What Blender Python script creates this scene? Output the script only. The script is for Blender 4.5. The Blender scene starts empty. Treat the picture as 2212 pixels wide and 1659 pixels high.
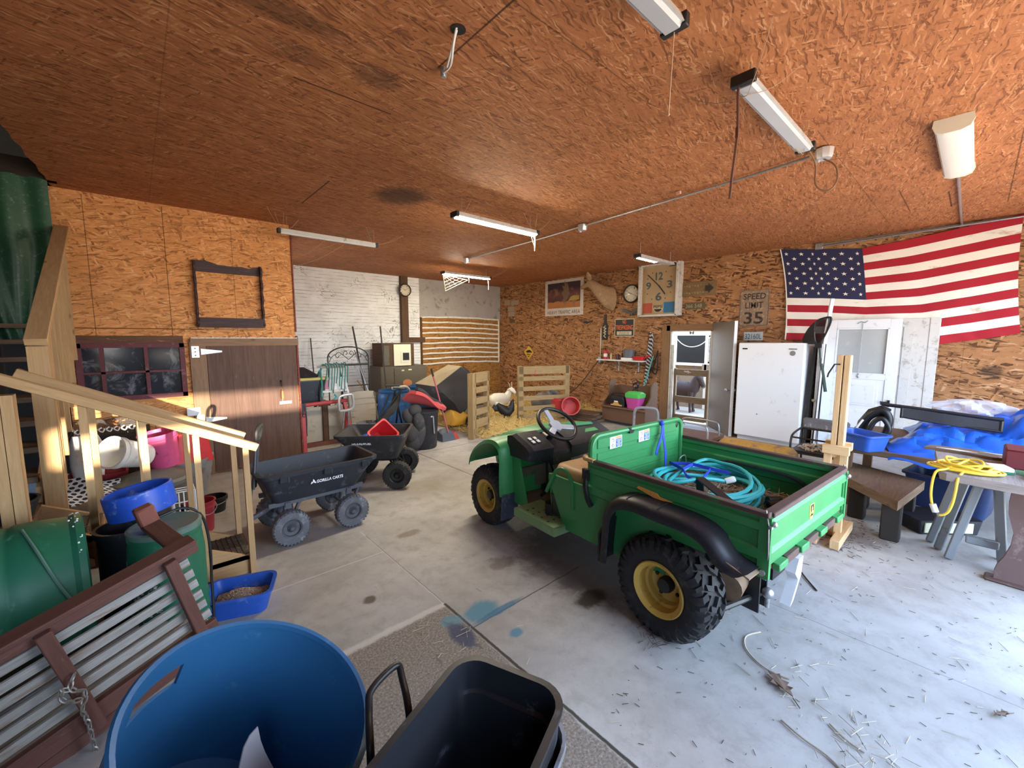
EXPOSURE=1.2; SKY=5.6; LAMP=120.0; GLEAM=9000.0
import bpy, math, random
from mathutils import Vector, Matrix, Euler, noise as MN
random.seed(7)
SC=bpy.context.scene; COL=SC.collection
PI=math.pi; R=math.radians; V=Vector
def rot(e): return Euler([R(a) for a in e]).to_matrix().to_4x4() if not isinstance(e,Matrix) else e.to_4x4()
def TR(loc=(0,0,0),e=(0,0,0)): return Matrix.Translation(V(loc))@rot(e)
def basis(o,x,y,z):
    m=Matrix((V(x),V(y),V(z))).transposed().to_4x4(); m.translation=V(o); return m
class B:
    """collects shapes into one mesh"""
    def __init__(s,M=None): s.v=[];s.f=[];s.m=[];s.u=[];s.M=M or Matrix();s.mi=0
    def add(s,vs,fs,uv=None):
        n=len(s.v)
        for p in vs: s.v.append((s.M@V(p))[:])
        for k,f in enumerate(fs):
            s.f.append(tuple(n+i for i in f)); s.m.append(s.mi)
            s.u.append(uv[k] if uv else [(vs[i][0]+vs[i][2],vs[i][1]+vs[i][2]*.3) for i in f])
        return s
    def box(s,c,d,e=(0,0,0),bev=0):
        h=[x/2 for x in d]; b=min(bev,min(h)*.9)
        if b<=0:
            vs=[V((x*h[0],y*h[1],z*h[2])) for x in(-1,1) for y in(-1,1) for z in(-1,1)]
            fs=[(0,1,3,2),(4,6,7,5),(0,4,5,1),(2,3,7,6),(0,2,6,4),(1,5,7,3)]
        else:
            vs=[];ix={}
            for x in(-1,1):
                for y in(-1,1):
                    for z in(-1,1):
                        for a in range(3):
                            q=[x*(h[0]-(b if a!=0 else 0)),y*(h[1]-(b if a!=1 else 0)),z*(h[2]-(b if a!=2 else 0))]
                            ix[x,y,z,a]=len(vs); vs.append(V(q))
            fs=[]
            for a in range(3):
                o=[i for i in range(3) if i!=a]
                for sg in(-1,1):
                    f=[]
                    for p,q in((-1,-1),(1,-1),(1,1),(-1,1)):
                        k=[0,0,0];k[a]=sg;k[o[0]]=p;k[o[1]]=q;f.append(ix[k[0],k[1],k[2],a])
                    fs.append(tuple(f))
                for p in(-1,1):
                    for q in(-1,1):
                        k0=[0,0,0];k0[a]=-1;k0[o[0]]=p;k0[o[1]]=q;k1=list(k0);k1[a]=1
                        fs.append((ix[(*k0,o[0])],ix[(*k1,o[0])],ix[(*k1,o[1])],ix[(*k0,o[1])]))
            for x in(-1,1):
                for y in(-1,1):
                    for z in(-1,1): fs.append(tuple(ix[x,y,z,a] for a in range(3)))
        L=sorted(range(3),key=lambda i:-d[i]); ou,ov=random.random()*9,random.random()*9
        uv=[]
        for f in fs:
            n=(vs[f[1]]-vs[f[0]]).cross(vs[f[2]]-vs[f[0]])
            k=max(range(3),key=lambda i:abs(n[i])); ax=[i for i in L if i!=k]
            uv.append([(vs[i][ax[0]]+ou,vs[i][ax[1]]+ov) for i in f])
        m=TR(c,e); return s.add([m@p for p in vs],fs,uv)
    def beam(s,p0,p1,w,h,up=(0,0,1),bev=0):
        p0,p1=V(p0),V(p1); x=(p1-p0); l=x.length; x=x.normalized(); y=V(up).cross(x)
        if y.length<1e-4: y=V((0,1,0)).cross(x)
        y=y.normalized(); z=x.cross(y); m=basis((p0+p1)/2,x,y,z); o=s.M; s.M=o@m; s.box((0,0,0),(l,w,h),bev=bev); s.M=o; return s
    def tube(s,pts,r,n=8,closed=False,cap=True,sq=None):
        P=[V(p) for p in pts]; N=len(P); rs=r if isinstance(r,(list,tuple)) else [r]*N
        t=[]
        for i in range(N):
            a=P[(i-1)%N] if closed or i>0 else P[i]; b=P[(i+1)%N] if closed or i<N-1 else P[i]; t.append((b-a).normalized())
        u=t[0].orthogonal().normalized() if sq is None else (V(sq)-t[0]*V(sq).dot(t[0])).normalized(); vs=[]
        for i in range(N):
            u=(u-t[i]*u.dot(t[i])).normalized() if sq is None else (V(sq)-t[i]*V(sq).dot(t[i])).normalized(); w=t[i].cross(u)
            for k in range(n):
                a=2*PI*k/n; vs.append(P[i]+(u*math.cos(a)+w*math.sin(a))*rs[i])
        fs=[]
        for i in range(N if closed else N-1):
            for k in range(n):
                j=(i+1)%N; fs.append((i*n+k,i*n+(k+1)%n,j*n+(k+1)%n,j*n+k))
        if cap and not closed: fs+= [tuple(range(n))[::-1],tuple((N-1)*n+k for k in range(n))]
        return s.add(vs,fs)
    def strap(s,pts,w,t=.003,side=(0,0,1)):
        P=[V(p) for p in pts]; vs=[];N=len(P)
        for i in range(N):
            d=(P[min(i+1,N-1)]-P[max(i-1,0)]).normalized(); b=side(i) if callable(side) else V(side)
            b=(V(b)-d*V(b).dot(d)).normalized(); n=d.cross(b)
            vs+=[P[i]+b*w/2+n*t/2,P[i]-b*w/2+n*t/2,P[i]-b*w/2-n*t/2,P[i]+b*w/2-n*t/2]
        fs=[(i*4+k,i*4+(k+1)%4,i*4+4+(k+1)%4,i*4+4+k) for i in range(N-1) for k in range(4)]+[(3,2,1,0),tuple(4*N-4+k for k in range(4))]
        return s.add(vs,fs)
    def lathe(s,prof,n=32,c=(0,0,0),e=(0,0,0),a0=0,a1=360,sc=(1,1)):
        m=TR(c,e); full=abs(a1-a0)>=359.9; K=n if full else n+1; vs=[];ids=[]
        for r,z in prof:
            if r<1e-6: ids.append([len(vs)]*K); vs.append(m@V((0,0,z)))
            else:
                ids.append(list(range(len(vs),len(vs)+K)))
                for k in range(K):
                    a=R(a0+(a1-a0)*k/n); vs.append(m@V((r*math.cos(a)*sc[0],r*math.sin(a)*sc[1],z)))
        fs=[];uv=[]
        for i in range(len(prof)-1):
            A,C=ids[i],ids[i+1]
            for k in range(n):
                q=(k+1)%K; f=[]
                for x in (A[k],A[q],C[q],C[k]):
                    if x not in f: f.append(x)
                if len(f)>2:
                    fs.append(tuple(f)); uv.append([(k*.05,i*.05+j*.02) for j in range(len(f))])
        return s.add(vs,fs,uv)
    def cyl(s,c,r,h,n=24,e=(0,0,0)): return s.lathe([(0,-h/2),(r,-h/2),(r,h/2),(0,h/2)],n,c,e)
    def rod(s,p0,p1,r,n=8): return s.tube([p0,p1],r,n)
    def prism(s,poly,d,c=(0,0,0),e=(0,0,0)):
        m=TR(c,e); n=len(poly); vs=[m@V((x,y,0)) for x,y in poly]+[m@V((x,y,d)) for x,y in poly]
        fs=[tuple(range(n))[::-1],tuple(range(n,2*n))]+[(i,(i+1)%n,n+(i+1)%n,n+i) for i in range(n)]
        uv=[[(poly[i%n][0],poly[i%n][1]) for i in f] for f in fs[:2]]+[[(poly[i%n][0]+poly[i%n][1],(i//n)*d) for i in f] for f in fs[2:]]
        return s.add(vs,fs,uv)
    def sheet(s,fn,nu,nv,cu=False,cv=False,th=0):
        g=[[V(fn(i/nu,j/nv)) for j in range(nv+(not cv))] for i in range(nu+(not cu))]
        a,b=len(g),len(g[0]); vs=[p for r in g for p in r]
        fs=[(i*b+j,((i+1)%a)*b+j,((i+1)%a)*b+(j+1)%b,i*b+(j+1)%b) for i in range(nu) for j in range(nv)]
        uv=[[(i/nu,j/nv),((i+1)/nu,j/nv),((i+1)/nu,(j+1)/nv),(i/nu,(j+1)/nv)] for i in range(nu) for j in range(nv)]
        if th:
            nr=[V() for _ in vs]
            for f in fs:
                q=(vs[f[2]]-vs[f[0]]).cross(vs[f[3]]-vs[f[1]])
                for i in f: nr[i]+=q
            N=len(vs); vs=vs+[p-q.normalized()*th for p,q in zip(vs,nr)]
            cnt={}
            for f in fs:
                for i in range(4): e=(f[i],f[(i+1)%4]); cnt[tuple(sorted(e))]=cnt.get(tuple(sorted(e)),0)+1
            ex=[]
            for f in fs:
                for i in range(4):
                    p,q=f[i],f[(i+1)%4]
                    if cnt[tuple(sorted((p,q)))]==1: ex.append((q,p,p+N,q+N))
            uv=uv+uv+[[(0,0)]*4]*len(ex); fs=fs+[tuple(N+i for i in f[::-1]) for f in fs]+ex
        return s.add(vs,fs,uv)
    def loft(s,rings,cap0=True,cap1=True,closed=True):
        n=len(rings[0]); vs=[V(p) for r in rings for p in r]; fs=[]
        for i in range(len(rings)-1):
            for k in range(n if closed else n-1): fs.append((i*n+k,i*n+(k+1)%n,(i+1)*n+(k+1)%n,(i+1)*n+k))
        if cap0: fs.append(tuple(range(n))[::-1])
        if cap1: fs.append(tuple((len(rings)-1)*n+k for k in range(n)))
        return s.add(vs,fs)
    def ell(s,c,r,e=(0,0,0),n=16,m=10):
        r=r if isinstance(r,(tuple,list)) else (r,r,r); M=TR(c,e)@Matrix.Diagonal((*r,1)); o=s.M; s.M=o@M
        s.lathe([(math.sin(PI*i/m),-math.cos(PI*i/m)) if 0<i<m else (0,-1 if i==0 else 1) for i in range(m+1)],n); s.M=o; return s
    def obj(s,name,mats,parent=None,smooth=40,loc=None,rz=0,kind=None,label=None):
        me=bpy.data.meshes.new(name); me.from_pydata(s.v,[],s.f)
        for m in (mats if isinstance(mats,(list,tuple)) else [mats]): me.materials.append(m)
        me.polygons.foreach_set('material_index',s.m)
        l=me.uv_layers.new(name='UVMap'); l.data.foreach_set('uv',[c for f in s.u for p in f for c in p])
        import bmesh
        bm=bmesh.new(); bm.from_mesh(me); bmesh.ops.recalc_face_normals(bm,faces=bm.faces[:]); bm.to_mesh(me); bm.free()
        if smooth:
            me.shade_smooth(); me.set_sharp_from_angle(angle=R(smooth))
        o=bpy.data.objects.new(name,me); COL.objects.link(o)
        if parent: o.parent=parent
        if loc: o.location=loc
        if rz: o.rotation_euler.z=R(rz)
        if kind: o['kind']=kind
        if label: o['label']=label
        return o
def tag(o,label,cat,group=None,kind=None):
    o['label']=label; o['category']=cat
    if group: o['group']=group
    if kind: o['kind']=kind
    return o
def thing(name,label,cat,loc=(0,0,0),rz=0,group=None,e=None):
    o=bpy.data.objects.new(name,None); COL.objects.link(o); o.empty_display_size=.1
    o.location=loc; o.rotation_euler=(0,0,R(rz)) if e is None else [R(a) for a in e]
    return tag(o,label,cat,group)
def dup(root,loc,rz=0,label=None,group=None,scale=None):
    r=root.copy(); COL.objects.link(r); r.location=loc; r.rotation_euler.z=R(rz)
    if label: r['label']=label
    if group: r['group']=group
    if scale: r.scale=(scale,)*3
    for ch in list(root.children):
        c=ch.copy(); COL.objects.link(c); c.parent=r
        for g in list(ch.children):
            d=g.copy(); COL.objects.link(d); d.parent=c
    return r
def txt(body,M,w,h,mat,parent=None,name='lettering',ext=.001,shear=0,al='CENTER',sp=1,bold=0):
    cu=bpy.data.curves.new('t','FONT'); cu.body=body; cu.align_x=al; cu.shear=shear; cu.space_character=sp; cu.offset=bold; cu.resolution_u=3
    cu.extrude=.02
    t=bpy.data.objects.new('t',cu); COL.objects.link(t); dg=bpy.context.evaluated_depsgraph_get()
    me=bpy.data.meshes.new_from_object(t.evaluated_get(dg)); bpy.data.objects.remove(t); bpy.data.curves.remove(cu)
    xs=[v.co.x for v in me.vertices];ys=[v.co.y for v in me.vertices]
    x0,x1,y0,y1=min(xs),max(xs),min(ys),max(ys); sx,sy=w/(x1-x0),h/(y1-y0)
    m=M@Matrix.Diagonal((sx,sy,ext/.04,1))@Matrix.Translation((-(x0+x1)/2,-(y0+y1)/2,.02)); me.transform(m)
    me.name=name; me.materials.clear(); me.materials.append(mat)
    o=bpy.data.objects.new(name,me); COL.objects.link(o)
    if parent: o.parent=parent
    return o
def rrect(w,d,r,n=5,z=0,cx=0,cy=0):
    o=[]
    for sx,sy,a in((1,1,0),(-1,1,90),(-1,-1,180),(1,-1,270)):
        for k in range(n+1):
            q=R(a+90*k/n); o.append((cx+sx*(w/2-r)+r*math.cos(q),cy+sy*(d/2-r)+r*math.sin(q),z))
    return o
def spline(P,n=8,closed=False):
    P=[V(p) for p in P]; N=len(P); o=[]
    for i in range(N if closed else N-1):
        g=lambda k:P[k%N] if closed else P[max(0,min(N-1,k))]
        a,b,c,d=g(i-1),g(i),g(i+1),g(i+2)
        for k in range(n):
            t=k/n; o.append(.5*((2*b)+(c-a)*t+(2*a-5*b+4*c-d)*t*t+(3*b-a-3*c+d)*t**3))
    if not closed: o.append(P[-1])
    return o
# ---------------- materials
class NT:
    def __init__(s,name):
        s.mat=bpy.data.materials.new(name); s.mat.use_nodes=True; s.t=s.mat.node_tree; s.n=s.t.nodes; s.b=s.n['Principled BSDF']
    def N(s,t,**k):
        o=s.n.new('ShaderNode'+t)
        for a,b in k.items():
            if a in('op',): o.operation=b
            elif hasattr(o,a) and not a.startswith('i_'): setattr(o,a,b)
        return o
    def L(s,a,b): s.t.links.new(a,b)
    def val(s,sock,x):
        if hasattr(x,'is_output'): s.L(x,sock)
        else: sock.default_value=x
    def math(s,op,a,b=0,c=None,clamp=False):
        o=s.N('Math',op=op); o.use_clamp=clamp; s.val(o.inputs[0],a); s.val(o.inputs[1],b)
        if c is not None: s.val(o.inputs[2],c)
        return o.outputs[0]
    def mix(s,f,a,b,mode='MIX'):
        o=s.N('Mix'); o.data_type='RGBA'; o.blend_type=mode; s.val(o.inputs[0],f)
        s.val(o.inputs[6],c4(a)); s.val(o.inputs[7],c4(b)); return o.outputs[2]
    def ramp(s,f,stops,mode='LINEAR'):
        o=s.N('ValToRGB'); e=o.color_ramp.elements; o.color_ramp.interpolation=mode
        while len(e)<len(stops): e.new(.5)
        for x,(p,c) in zip(e,stops): x.position=p; x.color=c4(c)
        s.L(f,o.inputs[0]); return o.outputs[0]
    def coord(s,k='Object'): return s.N('TexCoord').outputs[k]
    def map(s,v,sc=(1,1,1),r=(0,0,0),l=(0,0,0)):
        o=s.N('Mapping'); s.L(v,o.inputs[0]); o.inputs[1].default_value=l; o.inputs[2].default_value=[R(a) for a in r]; o.inputs[3].default_value=sc; return o.outputs[0]
    def noise(s,v,sc,det=3,rough=.5,dist=0):
        o=s.N('TexNoise'); s.L(v,o.inputs['Vector']); o.inputs['Scale'].default_value=sc; o.inputs['Detail'].default_value=det; o.inputs['Roughness'].default_value=rough; o.inputs['Distortion'].default_value=dist; return o.outputs[0]
    def step(s,x,a,b):
        o=s.N('MapRange'); o.interpolation_type='SMOOTHSTEP'; s.L(x,o.inputs[0]); o.inputs[1].default_value=a; o.inputs[2].default_value=b; return o.outputs[0]
    def bump(s,h,st=.3,d=.01):
        o=s.N('Bump'); o.inputs['Strength'].default_value=st; o.inputs['Distance'].default_value=d; s.L(h,o.inputs['Height']); s.L(o.outputs[0],s.b.inputs['Normal'])
    def out(s,col,rough=.6,metal=0,spec=.4):
        s.val(s.b.inputs['Base Color'],c4(col)); s.val(s.b.inputs['Roughness'],rough); s.b.inputs['Metallic'].default_value=metal; s.b.inputs['Specular IOR Level'].default_value=spec; return s.mat
def c4(c): return c if hasattr(c,'is_output') else (*c[:3],1)
def sr(h):
    c=[int(h[i:i+2],16)/255 for i in(0,2,4)]; return tuple(x/12.92 if x<.04045 else ((x+.055)/1.055)**2.4 for x in c)
def mul(c,k): return tuple(x*k for x in c)
def pm(name,col,rough=.55,metal=0,var=.15,vs=5,dirt=0,dcol=(.12,.1,.08),ds=9,bump=0,bs=60,spec=.4,stretch=(1,1,1)):
    """painted, plastic, metal: colour variation plus patches of wear or dirt"""
    if isinstance(col,str): col=sr(col)
    if isinstance(dcol,str): dcol=sr(dcol)
    t=NT(name); v=t.map(t.coord(),stretch); c=col
    n=t.noise(v,vs,4,.6); c=t.mix(n,mul(col,1-var),tuple(min(1,x*(1+var)) for x in col))
    if dirt:
        d=t.noise(v,ds,6,.7,.4); c=t.mix(t.math('MULTIPLY',t.step(d,.62-dirt*.25,.72-dirt*.12),min(1,.55+dirt*.45)),c,dcol)
    if bump: t.bump(t.noise(v,bs,4),bump,.004)
    return t.out(c,rough,metal,spec)
def wood(name,c0,c1,rough=.7,gs=1,knots=.5,wear=0,wcol=(.5,.48,.44),bump=.15):
    """board grain along u of the board UV"""
    c0=sr(c0) if isinstance(c0,str) else c0; c1=sr(c1) if isinstance(c1,str) else c1
    wcol=sr(wcol) if isinstance(wcol,str) else wcol
    t=NT(name); uv=t.coord('UV'); v=t.map(uv,(2.2*gs,28*gs,1)); g=t.noise(v,1.6,6,.65,.9)
    fine=t.noise(t.map(uv,(6*gs,160*gs,1)),1.2,3,.6); g2=t.math('ADD',t.math('MULTIPLY',g,.7),t.math('MULTIPLY',fine,.3))
    c=t.ramp(g2,[(.3,c0),(.7,c1)]); big=t.noise(t.map(uv,(.9,5,1)),1.3,2); c=t.mix(t.math('MULTIPLY',big,.35),c,mul(c0,.8))
    if knots:
        o=t.N('TexVoronoi'); t.L(t.map(uv,(3.2,7,1)),o.inputs['Vector']); o.inputs['Scale'].default_value=1
        k=t.math('SUBTRACT',1,t.step(o.outputs[0],.05,.13)); c=t.mix(t.math('MULTIPLY',k,knots),c,mul(c0,.35))
    if wear:
        d=t.noise(t.map(uv,(3,18,1)),1.5,6,.7); c=t.mix(t.step(d,.68-wear*.3,.76-wear*.3),c,wcol)
    if bump: t.bump(g2,bump,.003)
    return t.out(c,rough,0,.3)
def osb(name,ax,dark,mid,light,lines=(),blobs=(),fine_=0,fl=1,contrast=1):
    t=NT(name); s=t.N('SeparateXYZ'); t.L(t.coord(),s.inputs[0]); c=t.N('CombineXYZ'); t.L(s.outputs[ax[0]],c.inputs[0]); t.L(s.outputs[ax[1]],c.inputs[1]); v=c.outputs[0]
    wz=t.N('TexNoise'); t.L(v,wz.inputs['Vector']); wz.inputs['Scale'].default_value=9; wz.inputs['Detail'].default_value=2
    wm=t.N('VectorMath',op='MULTIPLY_ADD'); t.L(wz.outputs['Color'],wm.inputs[0]); wm.inputs[1].default_value=(.05,.05,0); t.L(v,wm.inputs[2]); vw=wm.outputs[0]
    val=None
    for a,l,w,th in(((0,.15,.020,0),(24,.11,.016,.5),(-27,.12,.017,.5),(8,.17,.011,.55),(60,.07,.012,.75),(-12,.10,.008,.6)) if fine_ else ((0,.16,.03,0),(28,.12,.024,.5),(-33,.13,.026,.55),(8,.2,.02,.6),(70,.08,.02,.75),(-12,.1,.012,.62))):
        o=t.N('TexVoronoi'); o.voronoi_dimensions='2D'; t.L(t.map(t.map(vw,(1,1,1),(0,0,a),(a*.37,a*.11,0)),(1/(l*fl),1/(w*fl),1)),o.inputs['Vector']); o.inputs['Scale'].default_value=1
        q=t.N('SeparateColor'); t.L(o.outputs['Color'],q.inputs[0]); x=q.outputs[0]
        x=t.math('SUBTRACT',x,t.math('MULTIPLY',t.math('POWER',o.outputs[0],2),.35))
        if val is None: val=x
        else:
            m=t.N('Mix'); t.L(t.math('GREATER_THAN',q.outputs[1],th),m.inputs[0]); t.L(val,m.inputs[2]); t.L(x,m.inputs[3]); val=m.outputs[0]
    fine=t.noise(t.map(v,(14,70,1)),1.5,4,.7); val=t.math('ADD',t.math('MULTIPLY',val,.75),t.math('MULTIPLY',fine,.3))
    c=t.ramp(val,[(.06*contrast,dark),(.34,mid),(.72,mul(mid,1.2)),(1.0,light)])
    big=t.noise(v,.9,3); c=t.mix(t.math('MULTIPLY',t.step(big,.35,.75),.35),c,mul(mid,.62))
    for k,p,w,lo,hi,am in lines:
        x=s.outputs[ax[k]]; y=s.outputs[ax[1-k]]
        d=t.math('SUBTRACT',1,t.step(t.math('ABSOLUTE',t.math('SUBTRACT',x,p)),w*.5,w)); d=t.math('MULTIPLY',d,t.math('MULTIPLY',t.math('GREATER_THAN',y,lo),t.math('LESS_THAN',y,hi)))
        c=t.mix(t.math('MULTIPLY',d,am),c,mul(dark,.25))
    for p,q,rp,rq,am in blobs:
        dx=t.math('DIVIDE',t.math('SUBTRACT',s.outputs[ax[0]],p),rp); dy=t.math('DIVIDE',t.math('SUBTRACT',s.outputs[ax[1]],q),rq)
        d=t.math('SQRT',t.math('ADD',t.math('MULTIPLY',dx,dx),t.math('MULTIPLY',dy,dy))); d=t.math('ADD',d,t.math('MULTIPLY',t.math('SUBTRACT',fine,.5),1.6))
        c=t.mix(t.math('MULTIPLY',t.math('SUBTRACT',1,t.step(d,.45,1.1)),am),c,(.035,.022,.015))
    t.bump(val,.12,.004); return t.out(c,.75,0,.25)
def emit(name,col,st):
    t=NT(name); t.b.inputs['Emission Color'].default_value=c4(col); t.b.inputs['Emission Strength'].default_value=st; return t.out(col,.5)
def glass(name,tint=(.9,.95,.95),al=.25,rough=.08):
    t=NT(name); t.b.inputs['Alpha'].default_value=al; return t.out(tint,rough,0,.6)
# ================= room
XE,YN,YL,ZC=7.7,9.05,5.95,3.02
OSB_D,OSB_M,OSB_L=(.10,.034,.010),(.34,.125,.036),(.66,.36,.15)
m_ceil=osb('osb_ceiling',(0,1),(.14,.048,.018),(.37,.142,.056),(.70,.40,.21),fine_=1,
  lines=[(0,.215,.004,1,5.9,.3),(0,1.295,.007,-1.3,2.02,.85),(0,1.42,.009,4.05,4.9,.85),(1,2.62,.009,.75,1.32,.85),(1,2.62,.003,1.32,7,.3),(0,2.5,.005,2.0,6,.3),
         (1,.85,.004,3.6,7.1,.5),(1,-.1,.006,4.6,6.9,.7),(0,3.72,.004,-1,9,.3),(0,5.0,.004,2,9,.25),(1,5.05,.005,1,7.7,.25),(1,7.5,.005,1.5,7.7,.3),(1,1.43,.005,1.3,2.4,.5),(0,6.2,.005,-1,1.5,.4),(1,.3,.008,6.0,6.7,.8),(1,.62,.006,5.6,6.6,.7)],
  blobs=[(.55,2.15,.4,.10,.5),(.72,2.4,.18,.10,.35),(1.1,2.32,.16,.12,.5),(2.1,4.0,.30,.36,.75)])
m_left=osb('osb_left_wall',(0,2),(.26,.095,.03),(.62,.27,.095),(.86,.54,.28),
  lines=[(0,-.285,.004,1.55,3,.75),(0,.315,.004,1.55,3,.85),(0,.925,.004,1.6,2.9,.6),(1,1.70,.006,-.5,.6,.9),(1,1.70,.003,.6,1.6,.5)],fl=.85)
m_east=osb('osb_east_wall',(1,2),(.085,.035,.014),(.335,.160,.068),(.66,.43,.25),
  lines=[(1,1.22,.004,3.9,9,.3),(0,7.8,.004,0,3,.4),(0,5.1,.004,1.2,3,.35),(0,2.9,.004,1.9,3,.3),(0,.1,.004,0,1.6,.3)],blobs=[(-.15,1.2,.12,.1,.7)],fl=1.35,contrast=3)
m_osb_n=osb('osb_north_wall',(0,2),(.10,.045,.012),(.33,.155,.040),(.58,.33,.12))
# concrete floor
t=NT('concrete_floor'); s=t.N('SeparateXYZ'); co=t.coord(); t.L(co,s.inputs[0]); X_,Y_=s.outputs[0],s.outputs[1]
n1=t.noise(co,.9,6,.62); n2=t.noise(co,7,6,.7,.3); n3=t.noise(co,48,5,.75)
c=t.ramp(n1,[(.3,(.27,.255,.24)),(.72,(.50,.49,.48))]); c=t.mix(t.math('MULTIPLY',t.step(n2,.42,.75),.45),c,(.20,.185,.165))
c=t.mix(t.math('MULTIPLY',t.step(n3,.60,.72),.5),c,(.12,.105,.09)); c=t.mix(t.math('MULTIPLY',t.step(n3,.30,.24),.35),c,(.72,.70,.66))
wob=t.math('MULTIPLY',t.math('SUBTRACT',t.noise(co,11,4,.7),.5),.05)
def band(x,a,b,f): return t.math('MULTIPLY',t.step(x,a-f,a+f),t.math('SUBTRACT',1,t.step(x,b-f,b+f)))
Xw,Yw=t.math('ADD',X_,wob),t.math('ADD',Y_,wob)
apron=t.math('MULTIPLY',t.math('SUBTRACT',1,t.step(Xw,1.255,1.275)),t.math('SUBTRACT',1,t.step(Yw,2.0,2.03)))
grit=t.noise(co,90,4,.7); ac=t.ramp(grit,[(.35,(.10,.085,.07)),(.6,(.27,.235,.20)),(.72,(.46,.42,.37))])
c=t.mix(t.math('MULTIPLY',apron,.9),c,ac)
edge=t.math('MULTIPLY',band(Yw,2.005,2.05,.012),t.math('LESS_THAN',X_,1.28)); c=t.mix(t.math('MULTIPLY',edge,.7),c,(.55,.54,.51))
def line(x,p,w,y,lo,hi,col,am):
    global c
    d=t.math('SUBTRACT',1,t.step(t.math('ABSOLUTE',t.math('SUBTRACT',x,p)),w*.4,w)); d=t.math('MULTIPLY',d,t.math('MULTIPLY',t.math('GREATER_THAN',y,lo),t.math('LESS_THAN',y,hi)))
    c=t.mix(t.math('MULTIPLY',d,am),c,col)
Xs=t.math('ADD',X_,t.math('MULTIPLY',wob,.25)); Ys=t.math('ADD',Y_,t.math('MULTIPLY',wob,.3))
line(Xs,1.278,.012,Y_,-2,2.03,(.03,.028,.02),.95); line(Xs,1.276,.008,Y_,2.03,3.3,(.55,.53,.5),.55); line(Xs,1.28,.004,Y_,2.03,3.2,(.06,.05,.05),.6)
line(Ys,1.745,.007,X_,1.28,2.2,(.06,.07,.08),.8); line(Ys,2.864,.008,X_,-.6,1.27,(.6,.57,.53),.6)
line(Xs,2.83,.012,Y_,3.6,5.2,(.10,.085,.06),.8); line(Ys,5.08,.012,X_,2.2,4.3,(.13,.11,.08),.7); line(Xs,2.75,.005,Y_,-1.2,.75,(.15,.15,.15),.6)
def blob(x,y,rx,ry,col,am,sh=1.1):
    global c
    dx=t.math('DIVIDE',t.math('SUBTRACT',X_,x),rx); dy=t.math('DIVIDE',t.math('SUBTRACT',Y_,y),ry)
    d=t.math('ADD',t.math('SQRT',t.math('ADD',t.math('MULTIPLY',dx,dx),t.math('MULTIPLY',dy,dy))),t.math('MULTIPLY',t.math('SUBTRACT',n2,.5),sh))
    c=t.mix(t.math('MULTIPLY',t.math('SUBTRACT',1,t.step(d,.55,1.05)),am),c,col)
blob(1.40,1.83,.13,.09,(.04,.20,.29),.8); blob(1.47,1.76,.2,.03,(.03,.14,.24),.8); blob(1.22,1.87,.07,.07,(.09,.24,.30),.75); blob(1.20,1.74,.07,.14,(.035,.045,.10),.85); blob(1.43,1.555,.05,.04,(.05,.20,.30),.8)
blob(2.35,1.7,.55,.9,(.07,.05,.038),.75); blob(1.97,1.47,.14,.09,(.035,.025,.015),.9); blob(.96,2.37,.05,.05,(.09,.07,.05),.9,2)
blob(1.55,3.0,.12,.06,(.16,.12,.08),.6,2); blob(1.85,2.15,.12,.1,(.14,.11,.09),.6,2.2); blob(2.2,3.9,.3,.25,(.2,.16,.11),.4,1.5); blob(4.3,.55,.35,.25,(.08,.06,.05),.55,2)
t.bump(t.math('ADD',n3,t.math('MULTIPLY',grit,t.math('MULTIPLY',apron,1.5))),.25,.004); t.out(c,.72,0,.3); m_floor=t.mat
def struct(b,name,m,**k): return b.obj(name,m,kind='structure',**k)
b=B(); b.box(((-3.3+7.85)/2,3.9,-.05),(11.15,10.5,.1)); struct(b,'floor',m_floor,smooth=0)
# ceiling with a ragged edge over the stair well
edge=[(-.62,-1.35),(-.6,1),(-.59,2.5),(-.6,3.4),(-.575,4.2),(-.56,4.5),(-.545,4.62),(-.55,4.75),(-.525,4.9),(-.53,5.1),(-.50,5.3),(-.505,5.5),(-.485,5.62),(-.49,5.8),(-.475,5.95)]
b=B(); b.prism(edge+[(1.5,YL),(1.5,YN+.1),(XE+.1,YN+.1),(XE+.1,-1.35)],.08,(0,0,ZC)); struct(b,'ceiling',m_ceil,smooth=0)
# east wall with doorway
b=B()
for y0,y1,z0,z1 in((-1.35,3.17,0,ZC),(3.96,YN,0,ZC),(3.17,3.96,1.745,ZC)): b.box((XE+.05,(y0+y1)/2,(z0+z1)/2),(.1,y1-y0,z1-z0))
struct(b,'wall_east',m_east,smooth=0)
# left wall with window hole, and the partition running back from its corner
b=B()
for x0,x1,z0,z1 in((-.52,1.56,1.545,ZC),(.40,1.56,0,1.545),(-.52,.40,0,.955),(-.52,-.445,.955,1.545)): b.box(((x0+x1)/2,YL+.05,(z0+z1)/2),(x1-x0,.1,z1-z0))
struct(b,'wall_left',m_left,smooth=0)
b=B()
for y0,y1,z0,z1 in((YL+.1,7.3,0,ZC),(8.9,YN+.1,0,ZC),(7.3,8.9,0,.8),(7.3,8.9,2.55,ZC)): b.box((1.51,(y0+y1)/2,(z0+z1)/2),(.1,y1-y0,z1-z0))
struct(b,'wall_partition',m_left,smooth=0)
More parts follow.
